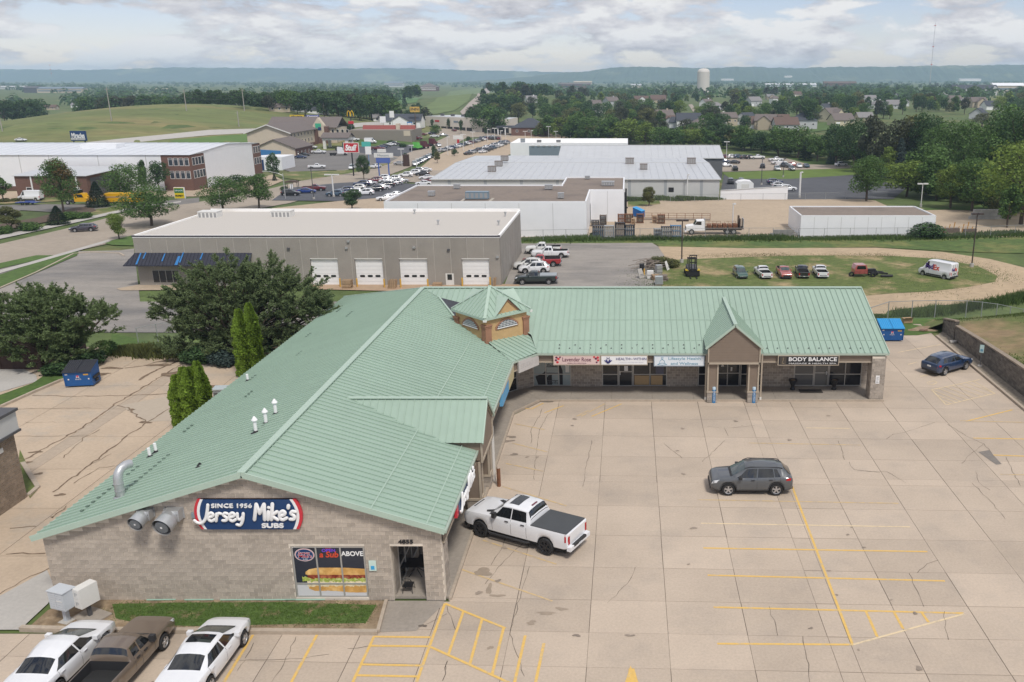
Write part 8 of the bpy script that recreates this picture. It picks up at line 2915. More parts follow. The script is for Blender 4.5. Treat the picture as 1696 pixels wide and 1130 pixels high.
t=thing('condenser','pale grey condenser box half hidden by the roof edge','condenser',(p.x+.1,p.y-.4,0),.1, None,.62)
box_part('housing',(-.9,-.6,0),(.9,.6,1.25),mat('pale blue grey unit',(0.42,0.47,0.48),.5),t)
box_part('side_grille',(-.85,-.63,.15),(.85,-.605,.9),DGREY,t)
box_part('lid',(-1.0,-.8,1.25),(.95,.7,1.35),mat('pale blue grey unit', None),t)
p=G(349,597)
t=thing('marker_post','thin orange marker post at the yard edge','post',(p.x,p.y,0),0)
mb=MB()
mb.cyl((0,0,0),(0,0,1.1),.05,n=8)
mb.build('stake',mat('orange post',(0.55,0.22,0.03),.6),t)
mb=MB()
mb.cyl((0,0,1.1),(0,0,1.2),.055,.02,n=8)
mb.build('cap',mat('orange post', None),t)
p=G(112,1030)
t=thing('mailbox_cluster','grey cluster mailbox on a pedestal at the lawn corner','mailbox',(p.x,p.y,0.05),math.radians(-18))
box_part('cabinet',(-.42,-.30,.72),(.42,.30,1.55),mat('pale aluminium grey',(0.50,0.53,0.56),.5,var=.04),t)
box_part('pedestal',(-.09,-.09,.03),(.09,.09,.72),mat('pale aluminium grey', None),t)
box_part('base_plate',(-.25,-.25,0),(.25,.25,.03),CONC_P,t)
box_part('lid',(-.45,-.33,1.55),(.45,.33,1.59),mat('pale aluminium grey', None),t)
for r in range(7):
 for c in range(2):
  if c==1 and r in (2,3):
   continue
  a,z=-.38+c*.39,.77+r*.108
  box_part('letter_door',(a,-.315,z),(a+.37,-.301,z+.095),mat('pale aluminium grey', None),t)
box_part('parcel_door',(.01,-.315,.99),(.38,-.301,1.19),mat('pale aluminium grey', None),t)
box_part('slot',(.04,-.33,1.17),(.35,-.316,1.20),OFFW,t)
p=G(150,1022)
t=thing('parcel_locker','narrow white parcel locker beside the grey cluster mailbox','mailbox',(p.x,p.y,0.05),math.radians(-24))
box_part('cabinet',(-.22,-.42,.62),(.22,.42,1.55),OFFW,t)
box_part('pedestal',(-.07,-.07,.03),(.07,.07,.62),DGREY,t)
box_part('base_plate',(-.6,-.45,0),(.75,.5,.04),CONC_W,t)
for z in (.65,1.10):
 d=box_part('locker_door',(-.20,-.435,z),(.20,-.421,z+.42),OFFW,t)
 mb=MB()
 mb.box((-.06,-.45,z+.12),(-.02,-.436,z+.3))
 mb.box((.04,-.45,z+.2),(.08,-.436,z+.3))
 mb.build('lock',GALV,d)
p=G(687,953)
t=thing('cafe_table','black mesh cafe table in the corner opening','table',(-9.95,36.35,.02),.0)
mb=MB()
mb.box((-.55,-.42,.71),(.55,.42,.74))
mb.build('tabletop',BLACK,t)
for sx in (-1,1):
 for sy in (-1,1):
  mb=MB()
  mb.tube([(sx*.12,sy*.1,.71),(sx*.08,sy*.08,.4),(sx*.38,sy*.3,.02)],.018,6)
  mb.build('leg',BLACK,t)
def cafe_chair(label,x,y,rz):
 t=thing('cafe_chair',label,'chair',(x,y,.02),rz,'black cafe chairs')
 mb=MB()
 mb.box((-.22,-.22,.43),(.22,.22,.455))
 mb.build('seat',BLACK,t)
 mb=MB()
 mb.tube([(-.22,.21,.44),(-.23,.26,.75),(-.15,.29,.90),(0,.30,.94),(.15,.29,.90),(.23,.26,.75),(.22,.21,.44)],.016,6)
 for k in range(6):
  xx=-.17+k*.068
  mb.tube([(xx,.22,.46),(xx,.28,.90)],.010,5)
 for k in range(5):
  mb.tube([(-.21,.235+k*.012,.54+k*.075),(.21,.235+k*.012,.54+k*.075)],.008,5)
 mb.build('backrest',BLACK,t)
 for sx in (-1,1):
  for sy in (-1,1):
   mb=MB()
   mb.tube([(sx*.2,sy*.2,.44),(sx*.23,sy*.24,.0)],.014,6)
   mb.build('leg',BLACK,t)
 return t
cafe_chair('black cafe chair behind the table in the corner opening',-9.85,37.35,0.0)
cafe_chair('black cafe chair before the table at the mouth of the opening',-9.98,34.95,PI)
for px,py,lab in ((1182,667,'blue printed bollard sleeve beside the porch, west side'),(1248,667,'blue printed bollard sleeve beside the porch, east side')):
 p=G(px,py)
 t=thing('bollard',lab,'bollard',(p.x,p.y,0),0,'blue sleeved bollards')
 mb=MB()
 mb.cyl((0,0,0),(0,0,1.12),.13,n=16)
 mb.build('sleeve',mat('printed blue sleeve',(0.03,0.19,0.42),.5),t)
 mb=MB()
 mb.lathe([(.135,1.12),(.12,1.20),(0,1.23)],'z',16)
 mb.lathe([(.135,1.02),(.135,1.12)],'z',16)
 mb.build('cap',mat('pale blue print',(0.45,0.58,0.68),.5),t)
 lettering("Lifestyle Health",(0,-.137,.52),(0,0,1),(-1,0,0),.72,.13,SIGNW,t,.006)
 mb=MB()
 mb.tube([(0,-.137,.98),(-.05,-.137,.90),(.05,-.137,.90),(0,-.137,.98)],.010,5)
 mb.build('emblem',SIGNW,t)
for x,y,h,m,lab in ((-7.42,45.9,1.15,RUST,'rusty steel bollard by the downspout'),(-7.68,42.6,.95,mat('pale worn bollard',(0.42,0.33,0.23),.8,var=.2),'short pale bollard at the pier')):
 t=thing('bollard',lab,'bollard',(x,y,0),0,'pipe bollards at the walkway')
 mb=MB()
 mb.cyl((0,0,0),(0,0,h),.11,n=14)
 mb.build('pipe',m,t)
 mb=MB()
 mb.lathe([(.11,h),(.08,h+.06),(0,h+.08)],'z',14)
 mb.build('cap',mat('pale worn bollard', None) if m is not RUST else mat('pale bollard top',(0.4,0.33,0.27),.8),t)
for x,lab in ((12.35,'black urn planter beside the shop door, west side'),(15.45,'black urn planter beside the shop door, east side')):
 t=thing('urn_planter',lab,'planter',(x,61.9,.13),0,'black urn planters')
 mb=MB()
 mb.lathe([(.18,0),(.2,.08),(.12,.18),(.15,.35),(.26,.62),(.33,.72),(.33,.80),(.26,.80),(.2,.70)],'z',16)
 mb.build('urn',BLACK,t,smooth=50)
 mb=MB()
 mb.cyl((0,0,.68),(0,0,.74),.24,n=14)
 mb.build('soil',DIRT,t)
t=box_part('door_mat',(12.8,61.15,.13),(14.5,61.9,.15),mat('dark mat',(0.05,0.045,0.04),.9), None)
tag(t,'dark brown mat lying before the shop door','door mat')
t=thing('wall_notice','small white parking notice on the end pillar','sign',(18.03,59.765,1.35))
box_part('plate',(-.14,-.01,0),(.14,.0,.62),SIGNW,t)
mb=MB()
for k in range(5):
 mb.box((-.09,-.014,.08+k*.1),(.09-.03*(k%2),-.011,.11+k*.1))
mb.build('print',DGREY,t)
t=thing('parking_sign','small pale green parking sign on a post before the retaining wall','sign',(28.62,67.6,.05),-.5)
box_part('post',(-.03,-.03,0),(.03,.03,1.35),DGREY,t)
box_part('plate',(-.16,-.05,1.2),(.16,-.031,1.85),mat('pale green plate',(0.45,0.60,0.58),.5),t)
box_part('foot',(-.15,-.15,0),(.15,.15,.12),CONC_P,t)
mb=MB()
mb.box((-.10,-.056,1.3),(.10,-.051,1.5))
mb.build('pictogram',TEAL,t)
for i,(px,py,lab) in enumerate([(1529,549,'flat reddish stone in the soil patch'),(1578,569,'grey block lying in the rock strip')]):
 p=G(px,py)
 t=thing('loose_stone',lab,'stone',(p.x,p.y,.08),.3*i)
 mb=MB()
 mb.prism([(-.35,-.15,0),(.1,-.22,0),(.4,-.05,0),(.3,.2,0),(-.2,.22,0)],(0,0,.16))
 mb.build('stone',mat('reddish stone',(0.26,0.17,0.13),.9) if i==0 else CONC_P,t)
def on_roof(px,py):
 """Point of the western roof slope along a sight line."""
 d=ray(px,py)
 t_=(ZR-KS*XRG*-1*1.0-CAMZ)/(d[2]-KS*d[0]) if False else (ZR-KS*XRG-CAMZ)/(d[2]-KS*d[0])
 return Vector((d[0]*t_,d[1]*t_,CAMZ+d[2]*t_))
def on_west(px,py):
 d=ray(px,py)
 c0=ZR-KS*XRG
 t_=(c0-CAMZ)/(d[2]-KS*d[0])
 return Vector((d[0]*t_,d[1]*t_,CAMZ+d[2]*t_))
for i,(px,py,h,lab) in enumerate([(424,716,.62,'white capped vent pipe, nearest of the row of three'),(441,702,.62,'white capped vent pipe, middle of the row of three'),(457,686,.62,'white capped vent pipe, farthest of the row of three')]):
 p=on_west(px,py)
 t=thing('vent_pipe',lab,'vent',p,0,'capped vent pipes')
 mb=MB()
 mb.cyl((0,0,-.1),(0,0,h),.085,n=12)
 mb.build('pipe',WHITE,t)
 mb=MB()
 mb.cyl((0,0,h),(0,0,h+.04),.15,.15,n=12)
 mb.cyl((0,0,h+.04),(0,0,h+.22),.15,.03,n=12)
 mb.build('cap',WHITE,t)
 mb=MB()
 mb.lathe([(.26,-.06),(.13,.02),(.095,.10)],'z',12)
 mb.build('boot',BLACK,t)
for i,(px,py,h,lab) in enumerate([(249,757,.5,'plain white roof pipe near the eave, nearer one'),(259,749,.5,'plain white roof pipe near the eave, farther one'),(411,631,.45,'lone white roof pipe high up by the arborvitae')]):
 p=on_west(px,py)
 t=thing('vent_pipe',lab,'vent',p,0,'plain roof pipes')
 mb=MB()
 mb.cyl((0,0,-.1),(-.03,0,h),.08,n=12)
 mb.build('pipe',WHITE,t)
 mb=MB()
 mb.lathe([(.24,-.06),(.13,.03),(.09,.12)],'z',12)
 mb.build('boot',BLACK,t)
p=on_west(200,822)
t=thing('exhaust_duct','galvanised gooseneck exhaust duct rising from the roof','duct',p)
mb=MB()
mb.tube([(0,0,-.2),(0,0,.55),(0,.02,.85),(.02,.10,1.1),(.06,.25,1.25),(.16,.50,1.32),(.26,.72,1.30)],.20,16,caps=True)
mb.build('duct',GALV,t,smooth=50)
mb=MB()
for z in (.28,.62):
 mb.cyl((0,0,z),(0,0,z+.05),.215,n=16)
mb.lathe([(.34,-.12),(.24,.05)],'z',16)
mb.build('collar',GALV,t)
p=on_west(331,772)
t=thing('roof_jack','small black rubber roof jack below the ridge','vent',p)
mb=MB()
mb.lathe([(.22,-.06),(.12,.05),(.08,.1),(0,.1)],'z',12)
mb.build('boot',BLACK,t)
mb=MB()
mb.cyl((0,0,.08),(0,0,.16),.05,n=8)
mb.build('pipe',BLACK,t)
def wall_fan(label,X,Z,r,L):
 """Exhaust fan on the gable wall: bracket box, tilted drum, dark throat and motor disc."""
 t=thing('exhaust_fan',label,'fan',(X,34.36,Z),0,'exhaust fans on the gable wall')
 d=Vector((-.18,-1,-.30)).normalized()
 c0,c1=Vector((0,-.25,.12)),Vector((0,-.25,.12))+d*L
 mb=MB()
 mb.box((-r*.7,-.42,-.1),(r*.9,0,r*.95))
 mb.build('bracket_box',GALV,t)
 mb=MB()
 mb.cyl(c0,c0+d*(L*.4),r*.72,r*.95,n=24,caps=False)
 mb.cyl(c0+d*(L*.4),c1,r*.95,r,n=24,caps=False)
 mb.cyl(c1+d*.0,c1+d*.03,r*1.04,r*1.04,n=24,caps=False)
 mb.build('drum',GALV,t,smooth=50)
 mb=MB()
 mb.cyl(c1-d*.10,c1-d*.08,r*.97,n=24)
 mb.build('throat',BLACK,t)
 mb=MB()
 mb.cyl(c1-d*.08,c1+d*.02,r*.70,n=24)
 mb.build('motor_cover',mat('grey fan cover',(0.16,0.175,0.19),.5),t)
 mb=MB()
 mb.cyl(c1+d*.02,c1+d*.035,r*.13,n=8)
 mb.build('hub',SIGNW,t)
 mb=MB()
 for s in (-1,1):
  mb.bar((s*r*.95,-.02,r*.95),(s*r*.95,-.02,-r*.3),.04,.04)
  mb.bar((s*r*.95,-.02,r*.95),(s*r*.7,-.5,r*.55),.03,.03)
 mb.build('brace',GALV,t)
wall_fan('smaller galvanised exhaust fan with a black throat',-20.92,4.33,.34,.62)
wall_fan('larger galvanised exhaust fan beside the navy sign',-19.72,4.28,.42,.75)
t=box_part('junction_box',(-18.98,34.27,4.18),(-18.8,34.36,4.42),mat('blue grey box',(0.22,0.27,0.29),.5), None)
tag(t,'small blue grey box between the big fan and the navy sign','box')
CHAIN=mat('galvanised fence steel',(0.33,0.34,0.34),.5,metal=.3)
def mesh_mat():
 m=bpy.data.materials.new('chain link mesh')
 m.use_nodes= True
 N,L=m.node_tree.nodes,m.node_tree.links
 b=N['Principled BSDF']
 b.inputs['Base Color'].default_value=(.30,.31,.31,1)
 b.inputs['Alpha'].default_value=.10
 return m
CHM=mesh_mat()
def fence(label,pts,h,sp,postm=None,mesh=True,name='chain_link_fence',group=None,skipends=False):
 t=thing(name,label,'fence',(0,0,0),0,group)
 P=[Vector((p[0],p[1],zt(p[0],p[1]))) for p in pts]
 rl,ms=MB(),MB()
 for a,b in zip(P,P[1:]):
  n=max(1,round((b-a).length/sp))
  for k in range(n):
   p,q=a.lerp(b,k/n),a.lerp(b,(k+1)/n)
   p.z,q.z=zt(p.x,p.y),zt(q.x,q.y)
   mb=MB()
   mb.cyl((p.x,p.y,p.z-.2),(p.x,p.y,p.z+h+.05),.045,n=7)
   mb.build('post',postm or CHAIN,t)
   rl.bar((p.x,p.y,p.z+h),(q.x,q.y,q.z+h),.05,.05)
   ms.poly([(p.x,p.y,p.z),(q.x,q.y,q.z),(q.x,q.y,q.z+h),(p.x,p.y,p.z+h)])
 rl.build('top_rail',postm or CHAIN,t)
 if mesh:
  ms.build('mesh',CHM,t)
 return t
fence('chain link fence along the gravel loop behind the weeds',[G(1440,540),G(1470,529),G(1548,523),G(1600,516),G(1652,506),G(1720,490)],1.8,3.0)
fence('chain link fence between the weeds and the tan yard',pxs([(862,400),(975,398),(1060,397),(1240,396),(1320,396)]),2.0,4.2)
fence('chain link fence before the storage block',pxs([(1322,397),(1450,396),(1556,395),(1640,393),(1720,389)]),2.0,4.2)
fence('chain link fence along the dark lot and screen wall',pxs([(1030,336),(1190,334),(1300,333),(1400,331),(1470,329)]),1.8,6.0)
fence('short chain link fence by the grass strip near the big pine',pxs([(230,573),(262,566),(300,560)]),2.0,3.2)
def lamp_post(label,px,py,pt,m,arm=1.6,double=True,group='lamp posts',base=True,rz=0.0,r=.09):
 g,h=px_h(px,py,pt)
 t=thing('lamp_post',label,'lamp post',(g.x,g.y,g.z),rz,group)
 mb=MB()
 mb.cyl((0,0,.6 if base else 0),(0,0,h-.2),r*1.2,r,n=8)
 mb.build('pole',m,t)
 if base:
  mb=MB()
  mb.cyl((0,0,-.1),(0,0,.65),.3,n=10)
  mb.build('footing',CONC_P,t)
 for s in ((-1,1) if double else (1,)):
  mb=MB()
  mb.box((min(s*.12,s*arm/2*1.2),-.24,h-.34),(max(s*.12,s*arm/2*1.2),.24,h-.08))
  mb.build('lamp_head',m,t)
 mb=MB()
 mb.box((-.2,-.05,h-.26),(.2,.05,h-.14))
 mb.build('bracket',m,t)
 return t
WPOLE=mat('white pole paint',(0.66,0.66,0.65),.5)
lamp_post('dark brown lamp post with twin heads beside the forklift',1129,436,363,mat('dark bronze paint',(0.055,0.04,0.036),.5),1.6)
lamp_post('dark brown lamp post on the grass island near the white van',1609,443,352,mat('dark bronze paint', None),1.4)
lamp_post('white lamp post behind the storage block',1525,343,303,WPOLE,2.0)
lamp_post('white lamp post in front of the flatbed truck',1213,384,336,WPOLE,.8, False)
lamp_post('thick white lamp post at the end of the dark lot fence',1324,328,284,WPOLE,.9, False,r=.22)
lamp_post('white lamp post before the long metal warehouse',1138,330,288,WPOLE,.8, False,r=.13)
lamp_post('tall white lamp post with a twin head in the car lot',553,327,288,WPOLE,3.0,r=.16)
lamp_post('black lamp post in the car lot beside the blue sedan',520,331,276,DGREY,1.0, False)
lamp_post('black lamp post at the lawn strip east of the sheds',1261,307,262,DGREY,1.0, False)
lamp_post('second black lamp post at the lawn strip',1297,294,262,DGREY,1.0, False)
for i,(px,py,pt,lab) in enumerate([(870,232,217,'beside the bank'),(880,231,216,'second beside the bank'),(909,233,209,'over the west end of the showroom'),(921,234,217,'with a wide head over the showroom'),(945,234,212,'tall over the showroom'),(989,233,224,'short over the showroom end'),(1000,233,218,'slim over the showroom end'),(1080,244,223,'tall over the metal shed'),(1116,246,232,'short over the metal shed'),(1203,266,234,'white at the shed gable'),(742,258,226,'first by the dealership lane'),(768,250,222,'second by the dealership lane'),(784,244,218,'third by the dealership lane'),(808,236,214,'at the back of the dealership'),(820,238,212,'in the dealership back row'),(838,236,211,'at the dealership corner'),(830,240,216,'slim in the dealership back row'),(682,252,240,'short at the lane bend'),(666,276,246,'at the pylon sign'),(690,278,262,'low at the lane')]):
 lamp_post(f'pale lamp post {lab}',px,py,pt,WPOLE,1.8,i%3!=1,'pale lamp posts of the far lots',base=False)
lamp_post('pale lamp head above the white roof edge trees',366,345,304,WPOLE,1.8,base=False)
g,h=px_h(473,330,284)
t=thing('street_lamp','galvanised street lamp with a long curved arm by the street','street lamp',g)
mb=MB()
mb.cyl((0,0,0),(0,0,h*.93),.13,.08,n=8)
mb.build('pole',GALV,t)
mb=MB()
mb.tube([(0,0,h*.85),(-1.2,0,h*.93),(-3.0,0,h*.99),(-4.2,0,h)],.06,6)
mb.build('arm',GALV,t)
mb=MB()
mb.box((-4.9,-.15,h-.06),(-4.1,.15,h+.1))
mb.build('lamp_head',GALV,t)
PW=[]
for i,(px,py,pt) in enumerate([(4,218,184),(185,200,145),(309,184,148),(405,184,147),(470,180,148),(533,180,150),(577,192,163),(616,195,165),(396,210,184),(628,201,168)]):
 g=GT(px,py)
 h=atY(px,pt,g.y)[1]-g.z
 t=thing('utility_pole',f'bare grey utility pole, {ordinal(i)} of the line over the field hill','utility pole',g,0,'utility poles on the field hill')
 mb=MB()
 mb.cyl((0,0,-.5),(0,0,h),.26,.18,n=7)
 mb.build('pole',mat('weathered pole',(0.33,0.31,0.28),.9),t)
 mb=MB()
 mb.bar((-1.2,0,h-.9),(1.2,0,h-.9),.14,.14)
 mb.build('crossarm',mat('weathered pole', None),t)
 if i<6:
  PW.append(Vector((g.x,g.y,g.z+h-.7)))
for k in (0,1,2):
 mb=MB()
 for a,b in zip(PW[1:],PW[2:]):
  pts=[a.lerp(b,f)-Vector((0,0,k*1.6+6*f*(1-f))) for f in np.linspace(0,1,7)]
  mb.tube(pts,.05,4)
 tag(mb.build('overhead_wire',mat('wire',(0.1,0.1,0.1),.6)),['topmost overhead wire between the field poles','middle overhead wire between the field poles','lowest overhead wire between the field poles'][k],'wire','overhead wires')
GRP={}
def far(rows,zone,group):
 for i,r in enumerate(rows):
  kind,col,px,py,hd=r[:5]
  word={'sedan':'sedan','suv':'SUV','ext_pickup':'pickup','minivan':'minivan','wagon':'estate car','van':'high van'}[kind]
  car_at(kind,col,px,py,hd,f'{col} {word}, {ordinal(i)} {zone}',group, False,(),dz=.12)
far([('suv','black',482,325,5),('sedan','royal blue',508,321,8),('ext_pickup','maroon',521,317,8),('suv','steel blue',556,326,185),('suv','navy',573,320,200),('suv','white',586,324,195),('suv','white',605,324,195),('suv','black',621,318,200),('sedan','white',632,315,200),('suv','charcoal',640,311,200),('sedan','white',646,308,200),('suv','silver',654,307,200),('suv','pearl white',592,316,195),('suv','navy',599,309,195),('sedan','silver',611,308,200),('suv','maroon',622,303,200),('suv','white',634,299,200),('suv','white',652,300,200),('sedan','white',641,303,200),('sedan','silver',664,304,200)],'in the dark asphalt lot from the bus shelter end','cars in the dark asphalt lot')
far([('suv','white',672,294,190),('suv','white',686,290,190),('suv','black',700,292,190),('suv','silver',692,286,190),('sedan','white',704,285,190),('sedan','white',707,298,190),('sedan','maroon',711,303,190),('sedan','white',702,308,190),('sedan','white',655,327,200),('sedan','white',640,333,200)],'beside the metal warehouse end from the shrub','cars beside the warehouse end')
far([('suv',['white','silver','navy'][k%3],687+k*3.7,275-k*1.9,-70) for k in range(8)],'of the row at the brown pylon sign','row of cars at the brown pylon sign')
cyc=['silver','charcoal','white','navy','silver','white','steel blue','black','white','maroon','grey']
far([(['suv','sedan','suv'][k%3],cyc[k%11],733+k*5.2,252-k*1.42,60) for k in range(17)],'of the dealership street row from its near end','dealership street row')
far([(['sedan','suv'][k%2],cyc[(k*3+1)%11],776+k*6.2,257-k*2.0,60) for k in range(11)],'of the dealership middle row from its near end','dealership middle row')
far([(['sedan','suv'][k%2],cyc[(k*5+2)%11],800+k*5.6,254-k*2.1,60) for k in range(8)],'of the dealership inner row from its near end','dealership inner row')
far([('suv',['charcoal','black','maroon','grey'][k%4],797+k*5,232-(k%2)*.4,90) for k in range(7)],'of the dealership back row going eastward','dealership back row')
far([('suv','black',493,253,0),('minivan','grey',506,255,5),('ext_pickup','white',528,255,0),('sedan','navy',498,263,0),('sedan','charcoal',504,259,0),('ext_pickup','white',514,247,0),('ext_pickup','white',525,280,10),('minivan','white',583,281,-80),('ext_pickup','white',585,234,0),('van','white',614,238,0),('ext_pickup','maroon',626,249,5),('sedan','navy',633,246,10),('sedan','black',639,244,10),('sedan','white',648,242,10),('suv','charcoal',655,241,10),('ext_pickup','maroon',690,232,0),('sedan','white',623,279,70),('sedan','silver',663,274,0),('sedan','white',727,243,-70)],'around the hotel forecourts going away from the hotel','cars around the hotel forecourts')
far([('suv','maroon',1202,263,20),('suv','white',1213,263,20),('suv','steel blue',1223,263,20),('suv','charcoal',1234,264,20),('suv','black',1243,264,20),('ext_pickup','white',1254,264,10),('sedan','black',1215,272,178),('sedan','blue',1199,270,0),('sedan','white',1202,277,10),('suv','black',1217,283,90),('suv','black',1263,279,80),('ext_pickup','white',1285,268,10),('ext_pickup','white',1290,273,10),('ext_pickup','white',1298,277,10),('suv','silver',1287,283,-90),('suv','charcoal',1301,278,-60),('sedan','red',1312,276,0),('suv','grey',1311,283,-90),('sedan','white',1323,278,-90),('sedan','steel blue',1335,278,90),('suv','white',1393,276,20),('suv','navy',1283,306,5),('suv','silver',1291,312,0),('suv','white',1305,317,0),('minivan','charcoal',1210,305,85),('minivan','grey',1227,305,85)],'in the tan and dark lots past the sheds going eastward','cars in the lots past the sheds')
car_at('wagon','purple grey',139,384,200,'dark estate car driving on the concrete street', None, True,(),dz=.14)
car_at('sedan','white',35,235,0,'white car on the highway behind the white warehouse', None, False,(),dz=.3)
car_at('sedan','charcoal',560,205.5,0,'dark car on the highway behind the hotel', None, False,(),dz=.3)
car_at('van','white',52,333,180,'white van parked beside the brick annex', None, True,(),dz=.1)
for k,(px,py) in enumerate([(720,228),(735,226),(700,225),(716,223),(792,217),(810,219),(752,218)]):
 car_at('sedan',['white','silver','maroon','navy'][k%4],px,py,20*k,f'small {["white", "silver", "maroon", "navy"][k % 4]} car, {ordinal(k)} before the retail strip','cars before the retail strip', False,(),dz=.12)
p=GT(1552,459)
VAN=car('van','white',p.x,p.y,math.radians(128),'white high-roof delivery van with purple and red orange lettering on the grass', None, True,(),name='delivery_van',z=p.z+.02)
FEP,FEO=mat('delivery purple',(0.055,0.02,0.17),.5),mat('delivery orange red',(0.62,0.06,0.02),.5)
lettering("Fed",(.75,1.012,1.62),(-1,0,0),(0,-.03,1),1.25,.80,FEP,VAN,.01,.03)
lettering("Ex",(-.40,1.012,1.58),(-1,0,0),(0,-.03,1),1.0,.80,FEO,VAN,.01,.03)
lettering("Fed",(-2.76,.42,1.55),(0,-1,0),(.0,0,1),.72,.46,FEP,VAN,.02,.03)
lettering("Ex",(-2.76,-.28,1.55),(0,-1,0),(.0,0,1),.62,.46,FEO,VAN,.02,.03)
mb=MB()
for y in (-.45,.45):
 mb.box((-2.765,y-.01,.6),(-2.74,y+.01,2.25))
mb.box((-2.765,-.012,.6),(-2.74,.012,2.25))
mb.build('door_seam',PLAST,VAN)
mb=MB()
mb.box((-2.76,-.30,.78),(-2.735,.30,.98))
mb.build('licence_panel',PLAST,VAN)
p=GT(1180,388)
t=thing('flatbed_truck','white flatbed truck with rusty racks along its deck','truck',(p.x,p.y,p.z+.08),0.02)
mb=MB()
mb.prism([(-5.0,-1.05,.75),(-5.0,-1.05,1.5),(-4.6,-1.05,1.62),(-3.5,-1.05,1.75),(-3.05,-1.05,2.55),(-1.65,-1.05,2.62),(-1.55,-1.05,.75)],(0,2.1,0))
mb.build('cab',WHITE,t)
mb=MB()
mb.prism([(-3.42,-1.06,1.85),(-3.05,-1.06,2.45),(-2.2,-1.06,2.45),(-2.2,-1.06,1.8)],(0,2.12,0))
mb.build('side_window',CGLASS,t)
mb=MB()
mb.prism([(-3.53,-.9,1.82),(-3.53,.9,1.82),(-3.12,.85,2.5),(-3.12,-.85,2.5)],(-.03,0,.02))
mb.build('windshield',WGLASS,t)
mb=MB()
mb.box((-5.06,-.75,.85),(-5.0,.75,1.4))
mb.build('grille',DGREY,t)
mb=MB()
mb.box((-5.25,-1.1,.5),(-4.95,1.1,.78))
mb.build('front_bumper',WHITE,t)
mb=MB()
mb.box((-1.4,-1.2,1.05),(5.6,1.2,1.22))
mb.box((-4.5,-.45,.7),(5.4,.45,1.0))
mb.build('deck',BROWNM,t)
for (wx_,n_) in ((-4.0,1),(2.6,2),(3.8,2)):
 for s in (-1,1):
  mb=MB()
  mb.lathe([(.3,-.15),(.5,-.15),(.53,0),(.5,.15),(.3,.15)],'y',16)
  w=mb.build('wheel',TYRE,t,smooth=40)
  w.location=(wx_,s*1.0,.53)
  mb=MB()
  mb.cyl((0,-s*.1,0),(0,s*.12,0),.3,n=14)
  mb.build('rim',RIM,w)
mb=MB()
for k in range(9):
 xx=-1.3+k*.72
 for s in (-1.15,1.15):
  mb.bar((xx,s,1.22),(xx,s,2.15),.05,.05)
for z in (1.6,2.15):
 for s in (-1.15,1.15):
  mb.bar((-1.3,s,z),(1.6,s,z),.05,.05)
  mb.bar((2.5,s,z),(4.5,s,z),.05,.05)
mb.build('rack_rail',RUST,t)
for k in range(6):
 box_part('rack_crate',(-1.0+k*.95,-.8,1.23),(-.3+k*.95,.8,1.75+.12*(k%2)),RUST,t)
mb=MB()
mb.box((4.9,-1.1,1.22),(5.05,1.1,2.9))
mb.box((4.6,-.3,1.22),(4.9,.3,3.4))
mb.build('lift_frame',BROWNM,t)
mb=MB()
mb.box((5.5,-1.1,.9),(5.62,1.1,2.9))
mb.build('tail_lift',GALV,t)
for s in (-.6,.6):
 mb=MB()
 mb.cyl((-1.5,s,.9),(-1.5,s,2.9),.08,n=8)
 mb.build('exhaust_stack',CHROME,t)
p=GT(1146,457)
t=thing('forklift','large yellow and black forklift with a tall mast on the grass','forklift',(p.x,p.y,p.z+.05),math.radians(-88))
YF=mat('forklift yellow',(0.50,0.36,0.02),.55,var=.1,vscale=3)
mb=MB()
mb.prism([(-1.9,-.75,.45),(-1.9,-.75,1.35),(-1.2,-.75,1.5),(.2,-.75,1.2),(1.0,-.75,1.05),(1.0,-.75,.45)],(0,1.5,0))
mb.build('body',DGREY,t)
box_part('counterweight',(-2.0,-.76,.4),(-1.3,.76,1.0),BLACK,t)
mb=MB()
for x,y in ((-1.1,-.6),(-1.1,.6),(.4,-.6),(.4,.6)):
 mb.bar((x,y,1.2),(x*.9+(-.1),y,2.5),.08,.08)
for k in range(6):
 mb.bar((-1.1+k*.27,-.62,2.5),(-1.1+k*.27,.62,2.5),.05,.06)
mb.build('overhead_guard',BLACK,t)
mb=MB()
for y in (-.5,-.25,.25,.5):
 mb.bar((1.25,y,.15),(1.25,y,3.3 if abs(y)>.3 else 3.1),.12,.12)
for z in (.4,1.2,2.2,3.25):
 mb.bar((1.25,-.55,z),(1.25,.55,z),.12,.14)
mb.build('mast',BLACK,t)
mb=MB()
mb.box((1.35,-.85,.25),(1.45,.85,.85))
for y in (-.45,.45):
 mb.box((1.45,y-.08,.12),(2.7,y+.08,.18))
mb.build('fork_carriage',BLACK,t)
for x,r in ((.7,.45),(-1.4,.38)):
 for s in (-1,1):
  mb=MB()
  mb.lathe([(r*.5,-.17),(r,-.17),(r,.17),(r*.5,.17)],'y',16)
  w=mb.build('wheel',TYRE,t,smooth=40)
  w.location=(x,s*.85,r)
  mb=MB()
  mb.cyl((0,-.12,0),(0,.12,0),r*.5,n=12)
  mb.build('rim',YF,w)
for s in (-1,1):
 box_part('fender',(.2,s*.85-.22,.95),(1.2,s*.85+.22,1.05),YF,t)
p=GT(1422,458)
t=thing('stripped_truck','red truck cab on a bare black chassis sitting on the grass','truck',(p.x,p.y,p.z+.02),math.radians(4))
mb=MB()
mb.prism([(-.95,-1.0,.55),(.95,-1.0,.55),(.95,-1.0,1.25),(.72,-.95,1.85),(-.72,-.95,1.85),(-.95,-1.0,1.25)],(0,1.7,0))
mb.build('cab',mat('faded red car paint', None),t)
mb=MB()
mb.prism([(-.7,-1.02,1.27),(.7,-1.02,1.27),(.6,-.98,1.75),(-.6,-.98,1.75)],(0,.03,0))
mb.build('rear_window',CGLASS,t)
mb=MB()
mb.box((-.9,-1.05,.6),(.9,-1.0,1.1))
